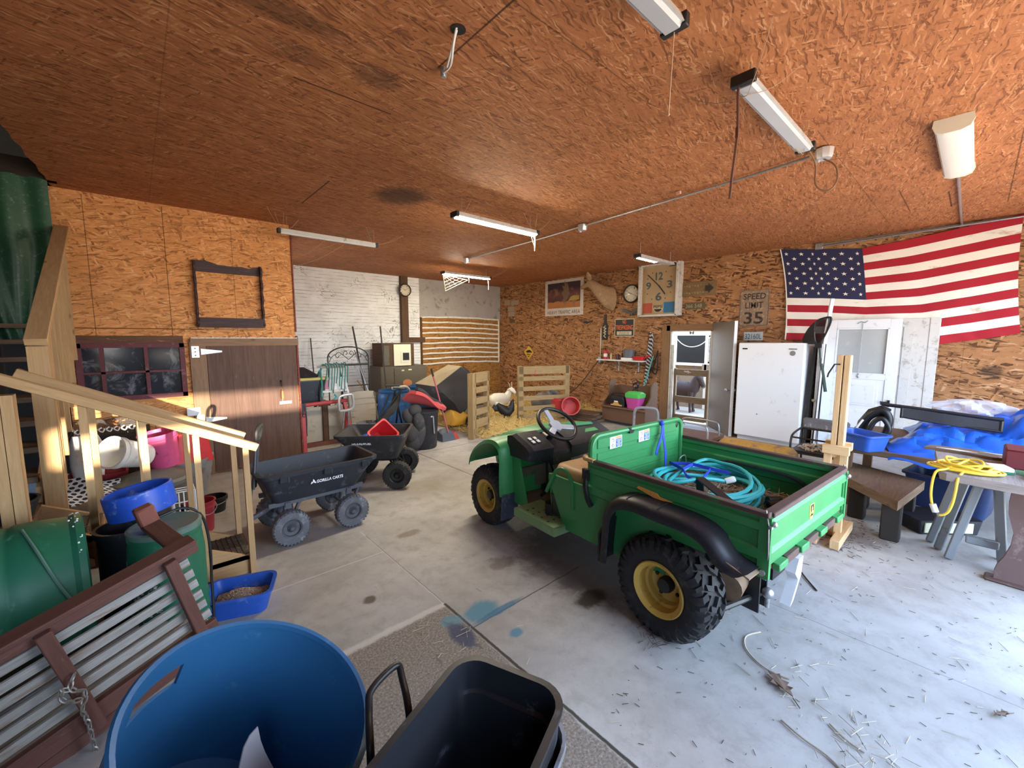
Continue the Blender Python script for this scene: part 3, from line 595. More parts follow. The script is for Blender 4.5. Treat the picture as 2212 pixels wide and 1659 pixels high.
txt('HEAVY TRAFFIC AREA',Matrix.Translation((0,-.345,.0042)),1.02,.085,m_dkbrown,o)
# mounted deer head looking along the wall
o=thing('deer_mount','taxidermy doe head and neck mounted on chipboard wall beside the poster','deer mount',(XE-.01,5.33,2.47))
m_fur=pm('deer_fur',(.36,.225,.125),.95,var=.3,vs=22,dirt=.3,dcol=(.52,.40,.27),ds=6,bump=.4,bs=90)
b=B(); rg=[]
for x,y,z,rx,rz,tl in((0,0,-.04,.17,.26,0),(-.07,.05,.0,.15,.23,10),(-.15,.14,.08,.125,.17,25),(-.21,.24,.19,.10,.125,35),(-.235,.32,.27,.085,.10,35),(-.235,.40,.315,.082,.095,20),(-.225,.47,.315,.072,.08,0),(-.215,.55,.285,.05,.056,-15),(-.21,.62,.255,.04,.042,-15),(-.21,.665,.24,.036,.034,-10),(-.21,.685,.236,.016,.016,0)):
    d=V((0,math.cos(R(tl)),math.sin(R(tl)))) if y>.02 else V((-.9,.3,.2)).normalized(); up=V((0,-d.z,d.y)) if y>.02 else V((0,0,1)); sd=d.cross(up) if y>.02 else V((.3,.95,0))
    rg.append([V((x,y,z))+sd*rx*math.cos(2*PI*k/16)+up*rz*math.sin(2*PI*k/16) for k in range(16)])
b.loft(rg); b.obj('head_and_neck',m_fur,o,60)
for sx in(-1,1):
    b=B(); er=[]
    for q,w in((0,.025),(.05,.065),(.11,.07),(.17,.04),(.21,.006)): er.append([V((-.235+sx*(.06+q*.75),.365-q*.25+w*math.cos(a),.37+q*.75+.2*w*math.sin(a))) for a in(0,1,2,3,4,5,6)])
    b.loft(er); b.obj('ear',m_fur,o,60)
    b=B(); b.ell((-.225+sx*.076,.475,.335),.02,n=10,m=6); b.obj('eye',m_blkm,o)
b=B(); b.ell((-.21,.675,.245),(.03,.02,.022)); b.obj('nose',m_blkm,o)
# wall clocks
m_face=pm('cream_clock_face',(.60,.50,.36),.5,var=.1,dirt=.2,dcol=(.4,.3,.18))
def round_clock(label,M,r,h,mi,frame,brow=False,num=True,web=0):
    o=thing('wall_clock',label,'clock',M.translation); o.rotation_euler=M.to_euler()
    b=B(); b.lathe([(0,0),(r,0),(r*1.02,.03),(r*.97,.055),(r*.86,.045),(r*.84,.02),(0,.02)],40); b.obj('case',frame,o)
    b=B(); b.lathe([(r*.85,.021),(0,.0215)],40); b.obj('dial',m_face,o)
    if num:
        for k in range(1,13):
            a=R(90-30*k); txt(str(k),Matrix.Translation((r*.68*math.cos(a),r*.68*math.sin(a),.022)),r*(.13 if k<10 else .2),r*.19,m_blk,o,'numeral')
    for nm,ang,l,w in(('hour_hand',h,.42,.05),('minute_hand',mi,.66,.035)):
        a=R(90-ang); b=B(); b.beam((-r*.08*math.cos(a),-r*.08*math.sin(a),.026),(r*l*math.cos(a),r*l*math.sin(a),.026),r*w,.003); b.obj(nm,m_blkm,o)
    b=B(); b.lathe([(r*.85,.042),(r*.5,.046),(0,.048)],32); b.obj('glass',glass('clock_glass',(.9,.92,.93),.10,.05),o)
    return o
m_dkframe=pm('dark_clock_frame',(.035,.022,.015),.4,dirt=.2)
round_clock('round dark framed wall clock beside the tall square soda clock',EW(4.842,2.51),.19,294,115,m_dkframe)
m_oldface=pm('yellowed_face',(.50,.43,.30),.7,var=.2,dirt=.3,dcol=(.3,.22,.13),ds=12)
o=round_clock('round clock with dusty yellowed face on the dark post of the white wall',NW(4.72,2.70,.102),.145,300,60,m_dkframe,num=True)
# tall square soda advertising clock
o=thing('advertising_clock','large rectangular soda advertising clock in battered white frame above doorway','clock',EW(4.205,2.525).translation); o.rotation_euler=EW(0,0).to_euler()
m_wf=pm('chipped_white_frame',(.62,.59,.53),.6,var=.2,dirt=.4,dcol=(.25,.18,.12),ds=22); m_cface=pm('amber_clock_face',(.42,.285,.15),.5,var=.2,vs=3,dirt=.2,dcol=(.30,.19,.10))
b=B()
for x in(-.39,.39): b.box((x,0,.07),(.05,1.0,.14),bev=.006)
for y in(-.485,.485): b.box((0,y,.07),(.80,.04,.14),bev=.006)
b.box((.43,0,.05),(.03,1.0,.10),bev=.004); b.obj('frame',m_wf,o)
b=B(); b.box((0,0,.03),(.74,.94,.06)); b.obj('face',m_cface,o,0)
m_teal=pm('faded_teal',(.07,.105,.11),.6,var=.2)
for tx,x,y,w,h in(('12',0,.27,.15,.15),('3',.22,.10,.11,.14),('6',0,-.12,.13,.16),('9',-.22,.10,.11,.14)): txt(tx,Matrix.Translation((x-.01,y,.061)),w,h,m_teal,o,'numeral',bold=.03)
b=B()
for k in(1,2,4,5,7,8,10,11):
    a=R(90-30*k); b.box((-.01+.28*math.cos(a),.09+.29*math.sin(a),.061),(.022,.022,.002),(0,0,45))
b.obj('hour_mark',m_teal,o,0)
for nm,a0,l,w in(('minute_hand',137,.33,.016),('hour_hand',-52,.22,.022)):
    a=R(a0); b=B(); b.beam((-.01,.09,.07),(-.01+l*math.cos(a),.09+l*math.sin(a),.07),w,.004); b.obj(nm,m_blkm,o)
b=B(); b.box((-.01,-.335,.061),(.68,.23,.006)); b.mi=1; b.box((-.235,-.335,.0645),(.20,.20,.004)); b.mi=2; b.box((.215,-.335,.0645),(.22,.20,.004)); b.mi=3
b.prism([(.115*math.cos(R(a)),.10*math.sin(R(a))) for a in range(180,361,15)]+[(.115,.03),(-.115,.03)],.004,(-.01,-.32,.064)); b.mi=4; b.prism([(.085*math.cos(R(a)),.075*math.sin(R(a))) for a in range(195,346,15)],.003,(-.01,-.34,.067))
b.obj('brand_panel',[m_cface,pm('faded_red',(.42,.075,.04),.6,var=.15),pm('faded_blue',(.03,.16,.32),.6,var=.15),pm('cream_cap',(.55,.42,.24),.6),m_blk],o,0)
txt('PEPSI',Matrix.Translation((-.01,-.315,.0685)),.19,.055,m_blk,o,bold=.02)
# eagle plaque, small dark figure
o=thing('eagle_plaque','black spread-winged eagle plaque below the round clock','plaque',EW(4.85,2.14).translation); o.rotation_euler=EW(0,0).to_euler()
b=B(); b.prism([(-.25,.075),(-.14,.07),(-.06,.035),(-.02,.0),(0,.02),(.03,.0),(.07,.05),(.15,.08),(.25,.07),(.20,.02),(.10,-.02),(.04,-.035),(.06,-.075),(.01,-.06),(-.03,-.08),(-.02,-.04),(-.10,-.02),(-.19,.02)],.02); b.obj('eagle',m_blkm,o)
b=B(); b.prism([(-.14,-.01),(-.06,.03),(.03,.015),(.14,.04),(.12,.0),(.02,-.02),(-.02,-.04),(-.06,-.02)],.015); q=b.obj('wall_ornament',m_blkm,loc=EW(5.96,1.96).translation); q.rotation_euler=EW(0,0).to_euler(); tag(q,'small dark flying bird ornament below the deer head','ornament')
# painted signs and plates
m_signrust=pm('rusted_sign',(.25,.165,.105),.7,var=.35,vs=10,dirt=.5,dcol=(.50,.36,.24),ds=26)
o=flat('speed_limit_sign','rusted speed limit 35 sign on chipboard wall above the white freezer','sign',EW(2.525,2.10),.455,.60,m_signrust,.004)
m_ink=pm('dark_sign_ink',(.035,.025,.02),.7,dirt=.35,dcol=(.25,.165,.105),ds=30)
b=B(); P=[(x,y,.005) for x,y,_ in rrect(.43,.575,.03)]; b.tube(P,.003,4,True); b.obj('border',m_ink,o,0)
for tx,y,w,h in(('SPEED',.19,.34,.10),('LIMIT',.045,.27,.10),('35',-.165,.29,.20)): txt(tx,Matrix.Translation((0,y,.0042)),w,h,m_ink,o,bold=.015)
m_plate=pm('olive_plate',(.10,.08,.035),.6,dirt=.4,dcol=(.22,.16,.08),ds=30)
o=flat('licence_plate','old olive licence plate numbered 366548 under the arrow sign','licence plate',EW(3.52,2.19),.38,.125,m_plate,.003); txt('366 548',Matrix.Translation((-.02,0,.0032)),.30,.07,pm('tan_number',(.36,.28,.17),.7),o)
m_wplate=pm('pale_plate',(.55,.58,.58),.5,dirt=.2,dcol=(.35,.33,.3))
o=flat('licence_plate','pale licence plate reading 32160L just above the freezer','licence plate',EW(2.51,1.633,.001),.29,.14,m_wplate,.003); txt('32160L',Matrix.Translation((0,-.005,.0032)),.25,.085,pm('plate_green',(.05,.12,.13),.6),o)
o=flat('no_trespassing_sign','black and orange no trespassing sign above the wall shelf','sign',EW(5.0,1.82),.47,.37,pm('yellowed_border',(.60,.52,.36),.6),.003)
b=B(); b.box((0,0,.0035),(.44,.34,.002)); b.mi=1; b.box((0,-.115,.005),(.36,.075,.001)); b.obj('field',[m_blk,pm('label_cream',(.62,.52,.36),.6)],o,0)
m_or=pm('bright_orange',(.85,.17,.04),.6)
for tx,y,w,h,m in(('NO',.12,.085,.075,m_or),('TRESPASSING',.005,.41,.095,m_or),('VIOLATORS WILL',-.10,.26,.022,m_blk),('BE PROSECUTED',-.133,.24,.02,m_blk)): txt(tx,Matrix.Translation((0,y,.0056)),w,h,m,o,bold=.008)
o=flat('arrow_sign','weathered brown direction sign with dark arrow beside the soda clock','sign',EW(3.46,2.49),.60,.25,pm('weathered_brown_sign',(.20,.125,.06),.8,var=.3,dirt=.3,dcol=(.09,.055,.025),ds=14),.02)
b=B(); b.prism([(.12,-.05),(.12,.05),(.18,.05),(.18,.09),(.27,0),(.18,-.09),(.18,-.05)],.004,(0,0,.019)); b.mi=1
for y0,n in((.06,7),(-.065,8)):
    for k in range(n): b.box((-.26+k*.05,y0+.006*math.sin(k*2.3),.021),(.03,.014+.012*(k%3),.003),(0,0,10*math.sin(k*3)))
b.obj('worn_marking',[m_ink,pm('ochre_marking',(.30,.22,.09),.8)],o,0)
m_ys=pm('yellow_sign',(.66,.40,.05),.5,var=.08)
o=thing('diamond_sign','small yellow diamond animal crossing sign low on the chipboard wall','sign',EW(7.88,1.223).translation); o.rotation_euler=EW(0,0).to_euler()
b=B(); b.prism([(-.18,0),(0,-.18),(.18,0),(0,.18)],.004); b.obj('panel',m_ys,o,0)
b=B(); b.prism([(-.11,.02),(-.05,.055),(.04,.07),(.11,.03),(.13,-.01),(.10,.0),(.06,.01),(.05,-.03),(.03,.01),(-.01,.005),(-.03,-.035),(-.05,.01),(-.09,.0)],.003,(0,0,.004)); 
for y,w in((-.055,.15),(-.105,.08)):
    for k in range(int(w/.018)): b.box((-w/2+.009+k*.018,y,.005),(.012,.026,.002))
b.obj('symbol',m_blk,o,0)
m_gp=pm('grey_plate',(.36,.29,.22),.7,var=.3,vs=20,dirt=.4,dcol=(.2,.14,.08),ds=20)
for y,z,w,h,l in((8.74,2.57,.24,.13,'pale grey plate at upper left of the little wall plate cluster'),(8.42,2.55,.3,.12,'greenish plate at upper right of the little wall plate cluster'),(8.58,2.39,.27,.12,'tan oval plate in the middle of the wall plate cluster'),(8.57,2.25,.27,.12,'tan plate lowest but one in the wall plate cluster'),(8.53,2.06,.22,.1,'dark brown plate at the bottom of the wall plate cluster')):
    b=B(); b.prism([(x,y_) for x,y_,_ in rrect(w,h,.03)],.004); q=b.obj('wall_plate',m_gp if z>2.2 else m_plate,loc=EW(y,z).translation); q.rotation_euler=EW(0,0).to_euler(); tag(q,l,'plate','old plates on the wall by the corner')
# black bottle-shaped board with yellow script
o=thing('bottle_sign','tall black bottle-shaped sign with pale script beside no trespassing sign','sign',EW(5.48,1.83).translation); o.rotation_euler=EW(0,0).to_euler()
b=B(); b.prism([(-.06,-.27),(.06,-.27),(.065,-.25),(.065,.03),(.03,.11),(.025,.25),(.03,.255),(.03,.28),(-.03,.28),(-.03,.255),(-.025,.25),(-.03,.11),(-.065,.03),(-.065,-.25)],.018); b.obj('board',m_blk,o,0)
b=B(); b.tube(spline([(.02,.04,.02),(-.03,.0,.02),(.03,-.02,.02),(-.02,-.06,.02),(.03,-.09,.02),(-.03,-.11,.02),(.02,-.14,.02),(-.02,-.18,.02),(.03,-.22,.02)],5),.010,5); b.obj('script',pm('cream_script',(.6,.5,.3),.6),o)
# shelf and what stands on it
o=thing('wall_shelf','narrow white wall shelf on two grey brackets holding small cans','shelf',(XE,4.98,1.115))
b=B(); b.box((-.11,0,.02),(.22,1.12,.025)); b.obj('board',pm('white_shelf',(.75,.72,.66),.5,dirt=.15),o)
for y in(-.36,.12):
    b=B(); b.box((-.01,y,-.10),(.02,.025,.22)); b.beam((-.18,y,.0),(-.01,y,-.10),.012,.02); b.obj('bracket',m_steel,o)
zs=1.148
m_red=pm('red_plastic',(.55,.025,.03),.4,var=.12,dirt=.1)
o=thing('fire_extinguisher','small red fire extinguisher at the far end of the wall shelf','fire extinguisher',(XE-.10,5.39,zs))
b=B(); b.lathe([(0,0),(.04,0),(.042,.01),(.042,.16),(.03,.19),(.014,.20),(0,.20)],20); b.obj('cylinder',m_red,o); b=B(); b.lathe([(.0428,.05),(.0428,.12)],20); b.obj('label_band',m_wht,o)
b=B(); b.box((0,0,.22),(.03,.02,.04)); b.beam((0,0,.24),(-.07,.0,.25),.015,.008); b.tube([(0,0,.225),(.04,.02,.23),(.055,.03,.16),(.05,.03,.08)],.006,6); b.obj('valve',m_blkm,o)
for y,h,r,c,l in((5.24,.13,.022,(.55,.42,.25),'tan spray bottle second along the wall shelf'),(5.07,.125,.03,(.05,.035,.05),'squat dark bottle third along the wall shelf'),(4.97,.14,.025,(.16,.04,.035),'dark red can beside the grey pot on the wall shelf')):
    b=B(); b.lathe([(0,0),(r,0),(r,h*.7),(r*.5,h*.85),(r*.45,h),(0,h)],16); q=b.obj('spray_bottle',pm('bottle_paint',c,.4),loc=(XE-.11,y,zs)); tag(q,l,'bottle')
b=B(); b.box((0,0,.025),(.13,.25,.05)); q=b.obj('paper_box',m_wht,loc=(XE-.12,4.82,zs)); tag(q,'flat white box under the grey pot on the wall shelf','box')
o=thing('cooking_pot','grey cooking pot resting on a white box on the wall shelf','pot',(XE-.12,4.80,zs+.051))
b=B(); b.lathe([(0,0),(.10,0),(.115,.01),(.13,.16),(.125,.16),(.11,.015),(0,.012)],28,sc=(.8,1)); b.obj('pot',pm('grey_enamel',(.14,.15,.17),.4),o); b=B(); b.box((0,.14,.13),(.03,.03,.02)); b.obj('handle',m_blkm,o)
o=thing('feed_scoop','red plastic feed scoop lying on the near end of wall shelf','scoop',(XE-.12,4.55,zs+.05))
b=B(); b.loft([rrect(.10,.20,.03,4,-.045,0,0),rrect(.13,.26,.04,4,.03,0,.02),rrect(.12,.25,.04,4,.03,0,.02),rrect(.09,.19,.03,4,-.04,0,0)]); b.obj('bowl',m_red,o); b=B(); b.rod((0,-.10,.0),(-.02,-.24,.06),.016); b.obj('handle',m_red,o)
# conduit drop with box, cord
o=thing('outlet_conduit','thin white conduit drop ending in a grey outlet box beside the shelf','conduit',(XE,5.585,1.1))
b=B(); b.rod((-.015,0,.10),(-.015,0,.72),.012); b.obj('pipe',pm('white_pipe',(.62,.58,.5),.5),o); b=B(); b.box((-.03,0,.03),(.06,.08,.13),bev=.006); b.cyl((-.065,.03,.02),.02,.02,12,(0,90,0)); b.obj('outlet_box',m_steel,o)
b=B(); b.tube(spline([(XE-.07,5.6,1.1),(XE-.05,5.75,.95),(XE-.05,6.1,.55),(XE-.06,6.5,.22),(XE-.1,6.75,.05)],6),.008,6); q=b.obj('power_cord',m_blkm); tag(q,'dark power cord running down chipboard wall from the outlet box','cord')
# braided black and white lead ropes
m_rope=NT('black_white_rope'); wv=m_rope.N('TexWave'); m_rope.L(m_rope.map(m_rope.coord(),(1,1,1),(0,30,20)),wv.inputs[0]); wv.inputs['Scale'].default_value=9; m_rope=m_rope.out(m_rope.mix(m_rope.step(wv.outputs['Fac'],.45,.55),(.02,.02,.025),(.55,.55,.55)),.8)
b=B(); r_=[]
for k in range(3): b.tube(spline([(XE-.04-.02*k,4.36-.03*k,1.72-.02*k),(XE-.05,4.40-.035*k,1.3),(XE-.05-.01*k,4.44-.03*k,.85),(XE-.05,4.47-.035*k,.62+.05*k)],6),.02,8)
q=b.obj('lead_rope',m_rope); tag(q,'bundle of black and white lead ropes hanging left of the doorway','rope')
b=B(); b.tube(spline([(XE-.1,4.26,1.25),(XE-.1,4.36,.9),(XE-.1,4.45,.62)],6),.012,6); q=b.obj('teal_rope',pm('teal_cord',(.12,.45,.38),.6)); tag(q,'teal cord hanging in front of the black and white lead ropes','cord')
b=B(); b.tube(spline([(XE-.07,4.18,1.36),(XE-.08,4.24,1.1),(XE-.08,4.28,.95),(XE-.08,4.20,.9),(XE-.08,4.17,1.1),(XE-.07,4.18,1.36)],6),.014,6); q=b.obj('halter',m_blk); tag(q,'black halter strap hanging beside the door frame','halter')
# ================= doorway, open door, half gate, donkey outside
m_trimw=wood('brown_door_trim',(.20,.10,.045),(.36,.20,.10),knots=0); m_jamb=pm('dirty_white_jamb',(.62,.60,.54),.6,dirt=.4,dcol=(.30,.25,.2),ds=10)
b=B(); b.box((XE-.015,4.05,.92),(.03,.165,1.84)); b.box((XE-.015,3.56,1.80),(.03,.95,.12)); b.mi=1; b.box((XE+.05,3.945,.87),(.14,.03,1.74)); b.box((XE+.05,3.56,1.735),(.14,.78,.02)); b.box((XE+.05,3.185,.87),(.14,.03,1.74)); b.box((XE+.0,3.90,.75),(.03,.05,1.45)); struct(b,'trim_5',[m_trimw,m_jamb])
dv=V((-.60,-.585,0)); dl=dv.length; ang=math.degrees(math.atan2(dv.y,dv.x))
o=bpy.data.objects.new('door_1',None); COL.objects.link(o); o.location=(XE-.02,3.15,0); o.rotation_euler.z=R(ang); o['kind']='structure'
m_doorgrey=pm('grey_brown_door',(.155,.125,.10),.6,var=.12,vs=2,dirt=.15,dcol=(.10,.08,.065)); 
b=B(); b.box((dl/2,.0,.94),(dl,.04,1.86)); b.obj('door_leaf',m_doorgrey,o,kind='structure')
b=B(); b.box((dl+.004,0,.94),(.012,.045,1.86)); b.box((dl-.01,.024,.94),(.02,.006,1.86)); b.obj('door_edge',pm('white_door_edge',(.78,.80,.82),.5),o,kind='structure')
b=B()
for s in(-1,1): b.rod((dl-.07,0,.76),(dl-.07,s*.05,.76),.012); b.ell((dl-.07,s*.065,.76),.026)
b.obj('door_handle',m_steel,o,kind='structure')
m_gate=wood('weathered_gate_wood',(.13,.085,.05),(.30,.21,.13),wear=.15)
o=thing('half_gate','weathered wooden half gate filling the lower part of the doorway','gate',(XE+.06,3.57,.03))
for nm,c,d in(('rail',(0,0,.92),(.04,.74,.115)),('rail',(0,0,.40),(.04,.60,.12)),('rail',(0,0,.05),(.04,.60,.1)),('post',(0,.33,.5),(.045,.12,.98)),('post',(0,-.35,.5),(.045,.10,.98))):
    b=B(); b.box(c,d,bev=.004); b.obj(nm,m_gate,o)
b=B(); b.tube([(-.03,.10,.93),(-.035,.04,.95),(-.03,-.02,.915)],.008,5); b.box((-.03,.06,.93),(.01,.1,.02),(20,0,0)); b.obj('twine',pm('pale_twine',(.5,.42,.33),.8),o)
# white framed coop front beyond the yard
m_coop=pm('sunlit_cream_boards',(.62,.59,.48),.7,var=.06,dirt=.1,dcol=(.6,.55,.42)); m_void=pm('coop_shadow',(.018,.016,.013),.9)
o=thing('coop_front','cream painted coop front with dark openings beyond the doorway','shed',(9.5,4.3,0))
b=B(); b.box((0,.0,1.74),(.06,2.4,.16)); b.box((0,.0,1.0),(.06,2.4,.06)); b.obj('beam',m_coop,o)
for y,w in((.47,.07),(-.27,.05),(1.0,.07),(-.9,.07)):
    b=B(); b.box((-.005,y,.87),(.06,w,1.74)); b.obj('post',m_coop,o)
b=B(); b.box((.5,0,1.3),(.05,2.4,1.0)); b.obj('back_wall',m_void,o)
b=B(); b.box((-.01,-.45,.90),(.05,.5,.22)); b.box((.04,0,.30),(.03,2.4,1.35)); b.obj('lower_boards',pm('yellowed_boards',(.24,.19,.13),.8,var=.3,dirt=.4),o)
b=B()
for k in range(6): b.box((-.02,-.55,1.08+k*.035),(.015,.55,.012),(3,0,0))
for k in range(3): b.box((-.02,-.55,1.36+k*.09),(.012,.55,.006))
for k in range(3): b.box((-.02,-.33-k*.09,1.35),(.01,.008,.55))
b.obj('wire_panel',m_coop,o)
b=B(); b.tube(spline([(-.05,.46,1.62),(-.05,.28,1.46),(-.05,.08,1.40),(-.05,-.14,1.45),(-.05,-.36,1.63)],6),.010,6); q=b.obj('white_rope',m_coop,loc=(9.525,4.3,0)); tag(q,'white rope swagged across the coop front beyond doorway','rope')
b=B(); b.prism([(-.04,.05),(-.05,-.02),(-.03,-.06),(-.02,-.02),(.02,-.02),(.03,-.06),(.05,-.02),(.04,.05),(.02,.05),(.03,-.01),(0,-.01),(-.03,-.01),(-.02,.05)],.01); q=b.obj('horseshoe',m_blkm,loc=(9.4705,4.37,1.74)); q.rotation_euler=EW(0,0).to_euler(); tag(q,'horseshoe nailed to the cream beam beyond the doorway','horseshoe')
# donkey: standing side-on, head to the right
def beast(b,rings,n=16):
    rg=[]
    for i,(p,w,h) in enumerate(rings):
        p=V(p); a=V(rings[max(0,i-1)][0]); c=V(rings[min(len(rings)-1,i+1)][0]); d=(c-a).normalized()
        sd=d.cross(V((0,0,1))); sd=(V((1,0,0)) if sd.length<.2 else sd).normalized(); up=sd.cross(d)
        rg.append([p+sd*w*math.cos(2*PI*k/n)+up*h*math.sin(2*PI*k/n) for k in range(n)])
    b.loft(rg)
o=thing('donkey','dark brown miniature donkey standing side-on behind the half gate','donkey',(8.9,4.19,-.01)); o.scale=(.82,.82,.82)
m_donk=pm('donkey_coat',(.045,.030,.026),.9,var=.3,vs=18,bump=.4,bs=80)
b=B(); beast(b,[((0,.34,.62),.06,.08),((0,.30,.62),.15,.18),((0,.18,.62),.175,.205),((0,0,.60),.18,.20),((0,-.14,.62),.165,.20),((0,-.22,.68),.13,.17),((0,-.26,.78),.095,.14),((0,-.28,.88),.08,.11),((0,-.31,.95),.075,.095),((0,-.37,.90),.07,.085),((0,-.43,.80),.055,.065),((0,-.47,.72),.05,.055),((0,-.485,.68),.03,.03)])
for x in(-.09,.09):
    for y,h in((.24,1),(-.18,0)): b.tube([(x,y,.56),(x,y+.01,.42),(x,y+(.03 if h else .0),.28),(x,y,.12),(x,y-.01,.05),(x,y-.02,.012)],[.085,.06,.04,.03,.038,.04],10)
b.obj('body',m_donk,o,60)
for s in(-1,1):
    b=B(); b.loft([[(s*.045+w*math.cos(a),-.28+d+.4*w*math.sin(a)+0,z) for a in [k*PI/4 for k in range(8)]] for w,d,z in((.02,0,1.0),(.035,.01,1.06),(.034,.02,1.13),(.012,.03,1.20))]); b.obj('ear',m_donk,o,60)
b=B(); b.tube([(0,.36,.66),(0,.40,.55),(0,.40,.40),(0,.39,.28)],[.02,.018,.015,.035],8); b.obj('tail',m_donk,o)
b=B(); b.ell((0,-.475,.70),(.045,.03,.04)); b.obj('muzzle',pm('pale_muzzle',(.20,.17,.15),.9),o)
b=B()
for s in(-1,1): b.ell((s*.066,-.37,.93),.012,n=8,m=6)
b.obj('eye',m_blkm,o)
# ================= freezer, leaning doors, flag, right-hand tables
m_appl=pm('white_enamel_front',(.80,.81,.83),.30,var=.03,vs=2,dirt=.04,dcol=(.5,.48,.45),ds=5)
o=thing('upright_freezer','tall white upright freezer standing against the chipboard wall','freezer',(7.30,2.03,0),0)
b=B(); b.box((.03,0,.80),(.60,.86,1.46),bev=.012); b.box((.03,0,.045),(.56,.82,.07)); b.obj('cabinet',m_appl,o)
b=B(); b.box((-.315,.0,.81),(.06,.865,1.44),bev=.012); d=b.obj('door',m_appl,o)
b=B(); b.box((-.347,.34,1.44),(.004,.07,.02)); b.mi=1; b.box((-.347,-.29,1.445),(.004,.10,.018)); b.lathe([(0,.003),(.036,.003),(.036,0)],20,(-.346,-.29,1.385),(0,-90,0)); b.obj('badge',[m_blkm,m_steel],d)
b=B(); b.ell((-.347,.12,.45),.008,n=8,m=6); b.obj('lock',m_blkm,d)
b=B(); b.box((0,0,.74),(.06,.035,1.48)); q=b.obj('dark_board',pm('black_board',(.022,.02,.018),.8,var=.4,dirt=.2),loc=(7.05,1.555,0)); q.rotation_euler=(R(1.5),R(4),0); tag(q,'narrow black board leaning beside right side of the freezer','board')
m_wdoor=pm('dirty_white_door',(.74,.76,.79),.45,var=.05,vs=2,dirt=.22,dcol=(.45,.42,.38),ds=6)
# slab door seen on edge
o=thing('slab_door','white slab door standing edge-on with brass knob right of the freezer','door',(7.22,1.50,0)); 
b=B(); b.box((.20,.0,.77),(.62,.045,1.52),(0,0,8)); b.obj('leaf',m_wdoor,o); b=B(); b.ell((-.12,-.015,.72),.026); b.rod((-.15,-.02,.72),(-.05,0,.72),.012); b.obj('knob',pm('worn_brass',(.45,.36,.22),.35,.7),o)
b=B(); b.box((7.52,1.505,.76),(.3,.03,1.5),(0,0,4)); q=b.obj('door_panel',m_wdoor); tag(q,'second white door panel stacked behind the slab door','door')
# storm door with glass
o=thing('storm_door','white storm door with dusty glass pane leaning under the flag','door',(7.50,1.075,.0),0,e=(0,2.2,0))
b=B(); W,H=.80,1.86
def fr(y0,y1,z0,z1,t=.04,x=0): b.box((x,(y0+y1)/2,(z0+z1)/2),(t,y1-y0,z1-z0),bev=.003)
fr(-.40,-.285,0,H); fr(.285,.40,0,H); fr(-.285,.285,1.74,H); fr(-.285,.285,.0,.18); fr(-.285,.285,1.03,1.10); fr(-.285,.285,.18,1.03,.025,.004)
b.obj('frame',m_wdoor,o)
b=B()
for z0,z1 in((.66,.98),(.24,.60)):
    fr(-.22,.22,z0,z1,.012,-.012); fr(-.19,.19,z0+.03,z1-.03,.012,-.018)
b.obj('raised_panel',m_wdoor,o)
b=B(); 
for a in((-.265,-.285,1.10,1.74),(.285,.265,1.10,1.74)): fr(min(a[0],a[1]),max(a[0],a[1]),a[2],a[3],.02,-.015)
fr(-.285,.285,1.72,1.745,.02,-.015); fr(-.285,.285,1.095,1.115,.02,-.015); b.obj('window_trim',m_wdoor,o)
b=B(); b.box((.004,0,1.42),(.006,.54,.62)); b.obj('pane',pm('dusty_pane',(.42,.44,.44),.35,var=.12,vs=3,dirt=.2,dcol=(.6,.6,.6),ds=5),o)
b=B(); b.box((-.03,-.345,.72),(.02,.025,.09)); b.rod((-.04,-.345,.73),(-.045,-.26,.735),.009); b.obj('handle',m_blkm,o)
b=B(); pts=[(-.03,.0,1.80-.016*k) for k in range(46)]
for k,p in enumerate(pts): b.ell(p,(.004,.006,.009) if k%2 else (.006,.004,.009),n=6,m=4)
b.ell((-.03,.0,1.07),(.01,.015,.03)); b.tube([(-.03,.06,1.80),(-.03,.02,1.83),(-.03,-.02,1.81),(-.03,-.05,1.84)],.005,5); q=b.obj('door_chain',m_steel,o)
o=thing('panel_door','battered white panel door leaning behind the storm door under flag','door',(7.62,.80,0),0,e=(0,1.2,0))
b=B(); b.box((0,-.08,.93),(.035,.80,1.86),bev=.004); b.box((-.02,-.19,1.0),(.012,.10,1.5)); b.box((-.02,-.43,.93),(.012,.09,1.86)); b.obj('leaf',pm('scuffed_white',(.60,.59,.57),.6,var=.1,dirt=.45,dcol=(.34,.30,.26),ds=12),o,0)
# landing net and white pole
m_net=pm('black_net',(.02,.02,.022),.7); m_net.node_tree.nodes['Principled BSDF'].inputs['Alpha'].default_value=.9
o=thing('landing_net','black fishing landing net with green handle hanging by the storm door','fishing net',(7.02,1.42,0))
b=B(); hoop=spline([(0,.10,1.70),(-.02,.085,1.82),(-.03,.0,1.87),(-.02,-.085,1.865),(0,-.04,1.68),(0,.03,1.53),(0,.08,1.56)],6,True); b.tube(hoop,.012,8,True); b.box((0,.04,1.50),(.05,.07,.07)); b.obj('hoop',m_blkm,o)
b=B(); b.rod((0,.03,1.5),(.03,-.005,1.2),.012); b.rod((.03,-.005,1.25),(.06,-.07,.86),.020); b.obj('handle',pm('dark_green_grip',(.035,.06,.045),.5),o)
b=B(); cen=V((.06,.20,1.60)); rg=[]
for k in range(6):
    f=k/5; rg.append([p*(1-f*f*.75)+cen*(f*f*.75)+V((.10*f,.09*f*(2-f),-.05*f)) for p in hoop])
b.loft(rg,False,True); b.obj('net_bag',m_net,o)
b=B(); b.beam((7.06,1.40,1.52),(7.02,1.345,2.13),.05,.02); b.beam((7.05,1.43,.0),(7.06,1.40,1.54),.03,.02); q=b.obj('white_pole',m_wdoor); tag(q,'white plastic pole standing upright behind the landing net','pole')
